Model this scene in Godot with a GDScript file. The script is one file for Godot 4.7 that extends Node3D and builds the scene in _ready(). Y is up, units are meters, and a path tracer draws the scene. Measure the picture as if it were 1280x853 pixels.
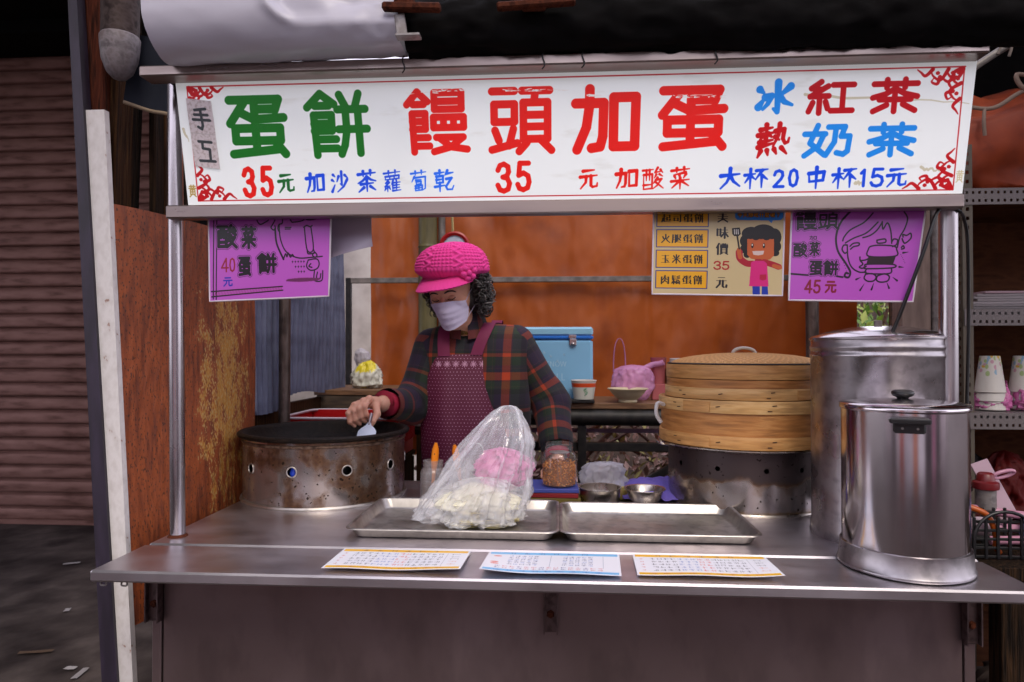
extends Node3D
# A breakfast stall in a covered lane: steel cart with a lettered sign, cook at the griddle, steamers and tea urns.

const TOP := 0.83          # height of the cart's counter
var M := {}

func _ready() -> void:
	rng.seed = 7
	fnl.seed = 3
	fnl.frequency = 0.01
	fnl.fractal_octaves = 3
	# camera
	var cam := Camera3D.new()
	cam.name = "camera"
	cam.position = Vector3(0, 1.28, 0)
	cam.rotation_degrees = Vector3(0.77, 3.9, 0)
	cam.fov = 53.13
	cam.near = 0.05
	cam.far = 300.0
	var lens := CameraAttributesPhysical.new()
	lens.frustum_focal_length = 24.0
	lens.frustum_focus_distance = 1.68
	lens.exposure_aperture = 5.6
	cam.attributes = lens
	cam.fov = 53.13
	add_child(cam)
	# sky, haze-free overcast day
	var sm := ProceduralSkyMaterial.new()
	sm.sky_top_color = Color(0.86, 0.85, 0.93)
	sm.sky_horizon_color = Color(0.93, 0.91, 0.95)
	sm.sky_curve = 0.2
	sm.ground_bottom_color = Color(0.32, 0.31, 0.32)
	sm.ground_horizon_color = Color(0.6, 0.6, 0.62)
	sm.energy_multiplier = 1.0
	var sky := Sky.new()
	sky.sky_material = sm
	var e := Environment.new()
	e.background_mode = Environment.BG_SKY
	e.sky = sky
	e.tonemap_mode = Environment.TONE_MAPPER_LINEAR
	e.tonemap_exposure = 2.8
	e.sdfgi_enabled = true
	e.ssao_enabled = true
	e.ssil_enabled = true
	var we := WorldEnvironment.new()
	we.name = "surroundings"
	we.environment = e
	add_child(we)
	# the veiled sun, high behind the camera
	var sun := DirectionalLight3D.new()
	sun.name = "sun"
	sun.light_energy = 0.3
	sun.light_angular_distance = 25.0
	sun.light_color = Color(1.0, 0.96, 0.92)
	sun.shadow_enabled = true
	add_child(sun)
	sun.look_at_from_position(Vector3(1.5, 6, 5.0), Vector3(0, 0, 0))
	materials()
	lane()
	left_side()
	back_yard()
	right_side()
	roof_side()
	cart()
	sign_board()
	posters()
	stoves()
	urns()
	counter_things()
	back_counter()
	right_things()
	cook()

# ---------------------------------------------------------------- mesh buffer
class MB:
	var v := PackedVector3Array()
	var n := PackedVector3Array()
	var uv := PackedVector2Array()
	var c := PackedColorArray()
	var ix := PackedInt32Array()
	var tint := Color(1, 1, 1)
	var colored := false

	func vert(p: Vector3, nn: Vector3, t := Vector2.ZERO) -> int:
		v.append(p); n.append(nn); uv.append(t); c.append(tint)
		return v.size() - 1

	func tri(a: Vector3, b: Vector3, d: Vector3) -> void:      # counter-clockwise seen from outside
		var nn := (b - a).cross(d - a).normalized()
		var i := vert(a, nn, Vector2(0, 1)); vert(b, nn, Vector2(1, 1)); vert(d, nn, Vector2(1, 0))
		ix.append_array([i, i + 2, i + 1])

	func quad(a: Vector3, b: Vector3, d: Vector3, e: Vector3) -> void:
		var nn := (b - a).cross(e - a)
		if nn.length() < 1e-12:
			nn = (d - a).cross(e - a)
		nn = nn.normalized()
		var i := vert(a, nn, Vector2(0, 1)); vert(b, nn, Vector2(1, 1)); vert(d, nn, Vector2(1, 0)); vert(e, nn, Vector2(0, 0))
		ix.append_array([i, i + 2, i + 1, i, i + 3, i + 2])

	func box(ce: Vector3, s: Vector3, b := Basis.IDENTITY, bev := 0.002) -> void:
		var h := s * 0.5
		var e: float = minf(bev, minf(h.x, minf(h.y, h.z)) * 0.45)
		var ax := [Vector3(1, 0, 0), Vector3(0, 1, 0), Vector3(0, 0, 1)]
		for k in 3:
			for sg: float in [-1.0, 1.0]:
				var w: Vector3 = ax[k] * sg
				var p: Vector3 = ax[(k + 1) % 3]
				var q: Vector3 = ax[(k + 2) % 3] * sg
				var hw: float = h[k]; var hp: float = h[(k + 1) % 3] - e; var hq: float = h[(k + 2) % 3] - e
				var o := w * hw
				quad(ce + b * (o - p * hp - q * hq), ce + b * (o + p * hp - q * hq), ce + b * (o + p * hp + q * hq), ce + b * (o - p * hp + q * hq))
		if e <= 0.0:
			return
		for k in 3:
			var p: Vector3 = ax[(k + 1) % 3]; var q: Vector3 = ax[(k + 2) % 3]; var w: Vector3 = ax[k]
			for sp: float in [-1.0, 1.0]:
				for sq: float in [-1.0, 1.0]:
					var hw: float = h[k] - e
					var a1: Vector3 = p * sp * h[(k + 1) % 3] + q * sq * (h[(k + 2) % 3] - e)
					var a2: Vector3 = p * sp * (h[(k + 1) % 3] - e) + q * sq * h[(k + 2) % 3]
					if sp * sq > 0.0:
						quad(ce + b * (a1 - w * hw), ce + b * (a2 - w * hw), ce + b * (a2 + w * hw), ce + b * (a1 + w * hw))
					else:
						quad(ce + b * (a2 - w * hw), ce + b * (a1 - w * hw), ce + b * (a1 + w * hw), ce + b * (a2 + w * hw))
		for sx: float in [-1.0, 1.0]:
			for sy: float in [-1.0, 1.0]:
				for sz: float in [-1.0, 1.0]:
					var a := Vector3(sx * h.x, sy * (h.y - e), sz * (h.z - e))
					var d := Vector3(sx * (h.x - e), sy * h.y, sz * (h.z - e))
					var f := Vector3(sx * (h.x - e), sy * (h.y - e), sz * h.z)
					if sx * sy * sz > 0.0:
						tri(ce + b * a, ce + b * d, ce + b * f)
					else:
						tri(ce + b * a, ce + b * f, ce + b * d)

	# profile: Vector2(radius, height); going up on the outside
	func lathe(pr: Array, ce: Vector3, seg := 64, b := Basis.IDENTITY, sx := 1.0, sz := 1.0) -> void:
		var run := 0.0
		for i in pr.size() - 1:
			var a: Vector2 = pr[i]; var d: Vector2 = pr[i + 1]
			var dir := d - a
			var ln := dir.length()
			if ln < 1e-7:
				continue
			dir /= ln
			var da := dir; var dd := dir
			if i > 0:
				var pv: Vector2 = (a - pr[i - 1]).normalized()
				if pv.dot(dir) > 0.75:
					da = (pv + dir).normalized()
			if i + 2 < pr.size():
				var nx: Vector2 = (pr[i + 2] - d).normalized()
				if nx.dot(dir) > 0.75:
					dd = (nx + dir).normalized()
			var st := v.size()
			for k in seg + 1:
				var t := TAU * k / seg
				var cs := sin(t); var sn := cos(t)
				vert(ce + b * Vector3(a.x * cs * sx, a.y, a.x * sn * sz), (b * Vector3(da.y * cs / sx, -da.x, da.y * sn / sz)).normalized(), Vector2(t / TAU, run))
				vert(ce + b * Vector3(d.x * cs * sx, d.y, d.x * sn * sz), (b * Vector3(dd.y * cs / sx, -dd.x, dd.y * sn / sz)).normalized(), Vector2(t / TAU, run + ln))
			for k in seg:
				var q := st + 2 * k
				if a.x > 1e-6:
					ix.append_array([q, q + 1, q + 2])
				if d.x > 1e-6:
					ix.append_array([q + 1, q + 3, q + 2])
			run += ln

	func tube(p: Array, r, seg := 10, cap := true) -> void:
		var m := p.size()
		var up := Vector3.UP
		var t0: Vector3 = (p[1] - p[0]).normalized()
		if absf(t0.dot(up)) > 0.9:
			up = Vector3.RIGHT
		var side := t0.cross(up).normalized()
		var st := v.size()
		var run := 0.0
		for i in m:
			var t: Vector3 = (p[mini(i + 1, m - 1)] - p[maxi(i - 1, 0)]).normalized()
			side = (side - t * side.dot(t)).normalized()
			var o := t.cross(side)
			var rr: float = r if (r is float or r is int) else r[i]
			if i > 0:
				run += p[i].distance_to(p[i - 1])
			for k in seg + 1:
				var a := TAU * k / seg
				var d := side * cos(a) + o * sin(a)
				vert(p[i] + d * rr, d, Vector2(float(k) / seg, run))
		for i in m - 1:
			for k in seg:
				var q := st + i * (seg + 1) + k
				ix.append_array([q, q + seg + 1, q + 1, q + 1, q + seg + 1, q + seg + 2])
		if cap:
			for e in 2:
				var i := 0 if e == 0 else m - 1
				var t: Vector3 = (p[0] - p[1]).normalized() if e == 0 else (p[m - 1] - p[m - 2]).normalized()
				var cen := vert(p[i], t)
				var f := v.size()
				for k in seg + 1:
					vert(v[st + i * (seg + 1) + k], t)
				for k in seg:
					if e == 0:
						ix.append_array([cen, f + k, f + k + 1])
					else:
						ix.append_array([cen, f + k + 1, f + k])

	# rows of points, smooth; flip turns the sides round; closed joins last column to first
	func grid(rows: Array, closed := false, flip := false, us := 1.0, vs := 1.0, cols = null) -> void:
		var h := rows.size(); var w: int = rows[0].size()
		var nn := PackedVector3Array(); nn.resize(h * w)
		for j in h - 1:
			for i in (w if closed else w - 1):
				var i2 := (i + 1) % w
				var a: Vector3 = rows[j][i]; var b: Vector3 = rows[j][i2]; var d: Vector3 = rows[j + 1][i2]; var e: Vector3 = rows[j + 1][i]
				var f := (d - a).cross(e - b)
				if flip:
					f = -f
				nn[j * w + i] += f; nn[j * w + i2] += f; nn[(j + 1) * w + i2] += f; nn[(j + 1) * w + i] += f
		var st := v.size()
		var ww := w + 1 if closed else w
		for j in h:
			for i in ww:
				if cols != null:
					tint = cols[j][i % w]
				vert(rows[j][i % w], nn[j * w + i % w].normalized(), Vector2(us * i / (ww - 1), vs * j / (h - 1)))
		for j in h - 1:
			for i in ww - 1:
				var q := st + j * ww + i
				if flip:
					ix.append_array([q, q + 1, q + ww + 1, q, q + ww + 1, q + ww])
				else:
					ix.append_array([q, q + ww + 1, q + 1, q, q + ww, q + ww + 1])

	func ball(ce: Vector3, r: Vector3, b := Basis.IDENTITY, nu := 24, nv := 12) -> void:
		var st := v.size()
		for j in nv + 1:
			var f := PI * j / nv - PI / 2
			for i in nu + 1:
				var t := TAU * i / nu
				var d := Vector3(cos(f) * sin(t), sin(f), cos(f) * cos(t))
				vert(ce + b * (d * r), (b * (d / r)).normalized(), Vector2(float(i) / nu, float(j) / nv))
		for j in nv:
			for i in nu:
				var q := st + j * (nu + 1) + i
				ix.append_array([q, q + nu + 1, q + 1, q + 1, q + nu + 1, q + nu + 2])

	# a sheet with thickness from a grid of points
	func sheet(rows: Array, th: float, us := 1.0, vs := 1.0) -> void:
		var h := rows.size(); var w: int = rows[0].size()
		var back := []
		for j in h:
			var r := []
			for i in w:
				var du: Vector3 = rows[j][mini(i + 1, w - 1)] - rows[j][maxi(i - 1, 0)]
				var dv: Vector3 = rows[mini(j + 1, h - 1)][i] - rows[maxi(j - 1, 0)][i]
				r.append(rows[j][i] - du.cross(dv).normalized() * th)
			back.append(r)
		grid(rows, false, false, us, vs)
		grid(back, false, true, us, vs)
		for i in w - 1:
			quad(rows[0][i + 1], rows[0][i], back[0][i], back[0][i + 1])
			quad(rows[h - 1][i], rows[h - 1][i + 1], back[h - 1][i + 1], back[h - 1][i])
		for j in h - 1:
			quad(rows[j][0], rows[j + 1][0], back[j + 1][0], back[j][0])
			quad(rows[j + 1][w - 1], rows[j][w - 1], back[j][w - 1], back[j + 1][w - 1])

	func mesh(off := Vector3.ZERO) -> ArrayMesh:
		var a := []
		a.resize(Mesh.ARRAY_MAX)
		var vv := v
		if off != Vector3.ZERO:
			vv = v.duplicate()
			for i in vv.size():
				vv[i] -= off
		a[Mesh.ARRAY_VERTEX] = vv
		a[Mesh.ARRAY_NORMAL] = n
		a[Mesh.ARRAY_TEX_UV] = uv
		if colored:
			a[Mesh.ARRAY_COLOR] = c
		a[Mesh.ARRAY_INDEX] = ix
		var m := ArrayMesh.new()
		m.add_surface_from_arrays(Mesh.PRIMITIVE_TRIANGLES, a)
		return m

# ---------------------------------------------------------------- objects
var used := {}

func numbered(called: String) -> String:
	if not used.has(called):
		used[called] = 0
		return called
	used[called] += 1
	return "%s_%03d" % [called, used[called]]

func tag(o: Node, label: String, category: String, group := "") -> void:
	o.set_meta("label", label)
	o.set_meta("category", category)
	if group:
		o.set_meta("group", group)

func thing(called: String, label: String, category: String, at: Vector3, group := "") -> Node3D:
	var o := Node3D.new()
	o.name = numbered(called)
	add_child(o)
	o.position = at
	tag(o, label, category, group)
	return o

func part(parent: Node3D, called: String, mb: MB, m: Material, label := "", at = null) -> MeshInstance3D:
	var o := MeshInstance3D.new()
	o.name = called
	var off := Vector3.ZERO
	var q: Node = parent
	while q != self:
		off += (q as Node3D).position
		q = q.get_parent()
	if at != null:
		o.position = at - off
		off = at
	o.mesh = mb.mesh(off)
	o.material_override = m
	parent.add_child(o, true)
	if label:
		o.set_meta("label", label)
	return o

func one(called: String, mb: MB, m: Material, label: String, category: String, at: Vector3, group := "") -> MeshInstance3D:
	var o := MeshInstance3D.new()
	o.name = numbered(called)
	o.position = at
	o.mesh = mb.mesh(at)
	o.material_override = m
	add_child(o)
	tag(o, label, category, group)
	return o

func struct(called: String, mb: MB, m: Material) -> MeshInstance3D:
	var o := MeshInstance3D.new()
	o.name = numbered(called)
	o.mesh = mb.mesh()
	o.material_override = m
	o.set_meta("kind", "structure")
	add_child(o)
	return o

func copy(o: Node3D, called: String, at: Vector3, label: String) -> Node3D:
	var r: Node3D = o.duplicate()
	r.name = numbered(called)
	add_child(r)
	r.position = at
	r.set_meta("label", label)
	return r

# ---------------------------------------------------------------- materials
var noise_cache := {}

func lin(r: float, g: float, b: float, a := 1.0) -> Color:
	var k := Color(r, g, b).linear_to_srgb()
	k.a = a
	return k

func noise_tex(sd: int, freq: float, oct: int, ramp: Gradient, size := 512, kind := FastNoiseLite.TYPE_SIMPLEX_SMOOTH) -> NoiseTexture2D:
	var f := FastNoiseLite.new()
	f.seed = sd
	f.noise_type = kind
	f.frequency = freq
	f.fractal_octaves = oct
	var t := NoiseTexture2D.new()
	t.width = size
	t.height = size
	t.seamless = true
	t.seamless_blend_skirt = 0.2
	t.normalize = true
	t.noise = f
	t.color_ramp = ramp
	return t

func ramp(offs: Array, cols: Array) -> Gradient:
	var g := Gradient.new()
	g.offsets = PackedFloat32Array(offs)
	g.colors = PackedColorArray(cols)
	return g

func grey(a: float) -> Color:
	return Color(a, a, a)

func plain(col: Color, rough := 0.6, metal := 0.0, spec := 0.5) -> StandardMaterial3D:
	var m := StandardMaterial3D.new()
	m.albedo_color = col
	m.roughness = rough
	m.metallic = metal
	m.metallic_specular = spec
	return m

# a base colour mottled by noise, in the world's axes; offs and cols give the ramp (sRGB colours)
func mottled(sd: int, offs: Array, cols: Array, scale: Vector3, rough := 0.7, metal := 0.0, freq := 0.01, oct := 5, bump := 0.0) -> StandardMaterial3D:
	var m := plain(Color.WHITE, rough, metal)
	m.albedo_texture = noise_tex(sd, freq, oct, ramp(offs, cols))
	m.uv1_triplanar = true
	m.uv1_world_triplanar = true
	m.uv1_scale = scale
	if bump > 0.0:
		m.heightmap_enabled = true
		m.heightmap_scale = bump
		m.heightmap_texture = noise_tex(sd + 50, freq * 2.0, 4, ramp([0.0, 1.0], [Color.BLACK, Color.WHITE]))
	return m

var rough_soft: NoiseTexture2D
var rough_streak: NoiseTexture2D

func steel(col: Color, rough: float, scale := Vector3(1.5, 1.5, 1.5), sd := 1, spread := 0.35, dent := 0.0, stain := 0.0) -> StandardMaterial3D:
	var m := plain(col, 1.0, 1.0)
	if dent > 0.0:            # shallow dents
		m.heightmap_enabled = true
		m.heightmap_scale = dent
		m.heightmap_texture = noise_tex(sd + 300, 0.009, 3, ramp([0.0, 1.0], [Color.BLACK, Color.WHITE]), 256)
	if stain > 0.0:           # water marks, grease and specks
		m.albedo_texture = noise_tex(sd + 400, 0.016, 6, ramp([0.0, 0.30, 0.5, 0.8, 1.0], [grey(1.0 - stain), grey(1.0 - stain * 0.5), Color.WHITE, Color.WHITE, grey(1.0 - stain * 0.6)]), 512)
	m.roughness_texture = noise_tex(sd, 0.012, 5, ramp([0.2, 0.8], [grey(rough * (1.0 - spread)), grey(rough * (1.0 + spread))]), 256)
	m.roughness_texture_channel = BaseMaterial3D.TEXTURE_CHANNEL_RED
	m.uv1_triplanar = true
	m.uv1_world_triplanar = true
	m.uv1_scale = scale
	return m

var rng := RandomNumberGenerator.new()
var fnl := FastNoiseLite.new()

func nz(p: Vector3, f := 1.0) -> float:
	return fnl.get_noise_3dv(p * f * 100.0)

# ---------------------------------------------------------------- painting on pictures (print and lettering)
class Pix:
	var im: Image
	var w: int
	var h: int

	func _init(ww: int, hh: int, col: Color) -> void:
		w = ww; h = hh
		im = Image.create(w, h, false, Image.FORMAT_RGBA8)
		im.fill(col)

	func seg(a: Vector2, b: Vector2, r0: float, r1: float, col: Color) -> void:
		var m := maxf(r0, r1) + 1.0
		var x0 := maxi(0, int(floor(minf(a.x, b.x) - m))); var x1 := mini(w - 1, int(ceil(maxf(a.x, b.x) + m)))
		var y0 := maxi(0, int(floor(minf(a.y, b.y) - m))); var y1 := mini(h - 1, int(ceil(maxf(a.y, b.y) + m)))
		var d := b - a
		var l2 := maxf(d.length_squared(), 1e-6)
		for y in range(y0, y1 + 1):
			for x in range(x0, x1 + 1):
				var p := Vector2(x + 0.5, y + 0.5) - a
				var t := clampf(p.dot(d) / l2, 0.0, 1.0)
				var k := r0 + (r1 - r0) * t - (p - d * t).length() + 0.5
				if k >= 1.0:
					im.set_pixel(x, y, col)
				elif k > 0.0:
					var o := im.get_pixel(x, y)
					var q := o.lerp(col, k)
					q.a = maxf(o.a, col.a * k)
					im.set_pixel(x, y, q)

	func line(p: Array, r: float, col: Color, taper := 0.0) -> void:
		var m := p.size()
		for i in m - 1:
			var r0 := r; var r1 := r
			if taper > 0.0:
				r0 = r * (1.2 - taper * i / (m - 1))
				r1 = r * (1.2 - taper * (i + 1) / (m - 1))
			seg(p[i], p[i + 1], r0, maxf(r1, 0.3), col)

	func poly(p: PackedVector2Array, col: Color) -> void:
		var lo := p[0]; var hi := p[0]
		for q in p:
			lo = lo.min(q); hi = hi.max(q)
		for y in range(maxi(0, int(lo.y)), mini(h - 1, int(hi.y) + 1) + 1):
			var cy := y + 0.5
			var xs := []
			for i in p.size():
				var a := p[i]; var b := p[(i + 1) % p.size()]
				if (a.y <= cy) != (b.y <= cy):
					xs.append(a.x + (cy - a.y) / (b.y - a.y) * (b.x - a.x))
			xs.sort()
			for k in range(0, xs.size() - 1, 2):
				for x in range(maxi(0, int(round(xs[k]))), mini(w, int(round(xs[k + 1])))):
					im.set_pixel(x, y, col)

	func disc(ce: Vector2, rx: float, ry: float, col: Color) -> void:
		var p := PackedVector2Array()
		for i in 40:
			p.append(ce + Vector2(cos(TAU * i / 40.0) * rx, sin(TAU * i / 40.0) * ry))
		poly(p, col)

	func tex() -> ImageTexture:
		return ImageTexture.create_from_image(im)

func curve(p: Array, sub := 6) -> Array:            # Catmull-Rom through flat numbers x, y, x, y ...
	var q := []
	for i in p.size() / 2:
		q.append(Vector2(p[2 * i], p[2 * i + 1]))
	var o := []
	for i in q.size() - 1:
		var a: Vector2 = q[maxi(i - 1, 0)]; var b: Vector2 = q[i]; var c: Vector2 = q[i + 1]; var d: Vector2 = q[mini(i + 2, q.size() - 1)]
		for k in sub:
			o.append(b.cubic_interpolate(c, a, d, float(k) / sub))
	o.append(q[-1])
	return o

func bend(p: Array, sub := 6) -> Array:             # the same for points in space
	var o := []
	for i in p.size() - 1:
		var a: Vector3 = p[maxi(i - 1, 0)]; var b: Vector3 = p[i]; var c: Vector3 = p[i + 1]; var d: Vector3 = p[mini(i + 2, p.size() - 1)]
		for k in sub:
			o.append(b.cubic_interpolate(c, a, d, float(k) / sub))
	o.append(p[-1])
	return o

# style 0 round strokes of one width; 1 brush strokes that taper; 2 thin horizontals and thick verticals
func write(px: Pix, ch: String, x0: float, y0: float, x1: float, y1: float, wid: float, col: Color, style := 0) -> void:
	if not GLYPH.has(ch):
		return
	for st in GLYPH[ch]:
		var pts := []
		for i in st.size() / 2:
			var x: float = st[2 * i] / 100.0
			var y: float = st[2 * i + 1] / 100.0
			if style == 1:
				y -= (x - 0.5) * 0.10
			pts.append(Vector2(lerpf(x0, x1, x), lerpf(y0, y1, y)))
		if style == 1:
			px.line(pts, wid, col, 0.7)
		elif style == 2:
			for i in pts.size() - 1:
				var d: Vector2 = (pts[i + 1] - pts[i]).normalized()
				var r := wid * lerpf(0.35, 1.25, absf(d.y))
				px.seg(pts[i], pts[i + 1], r, r, col)
		else:
			px.line(pts, wid, col)
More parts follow.
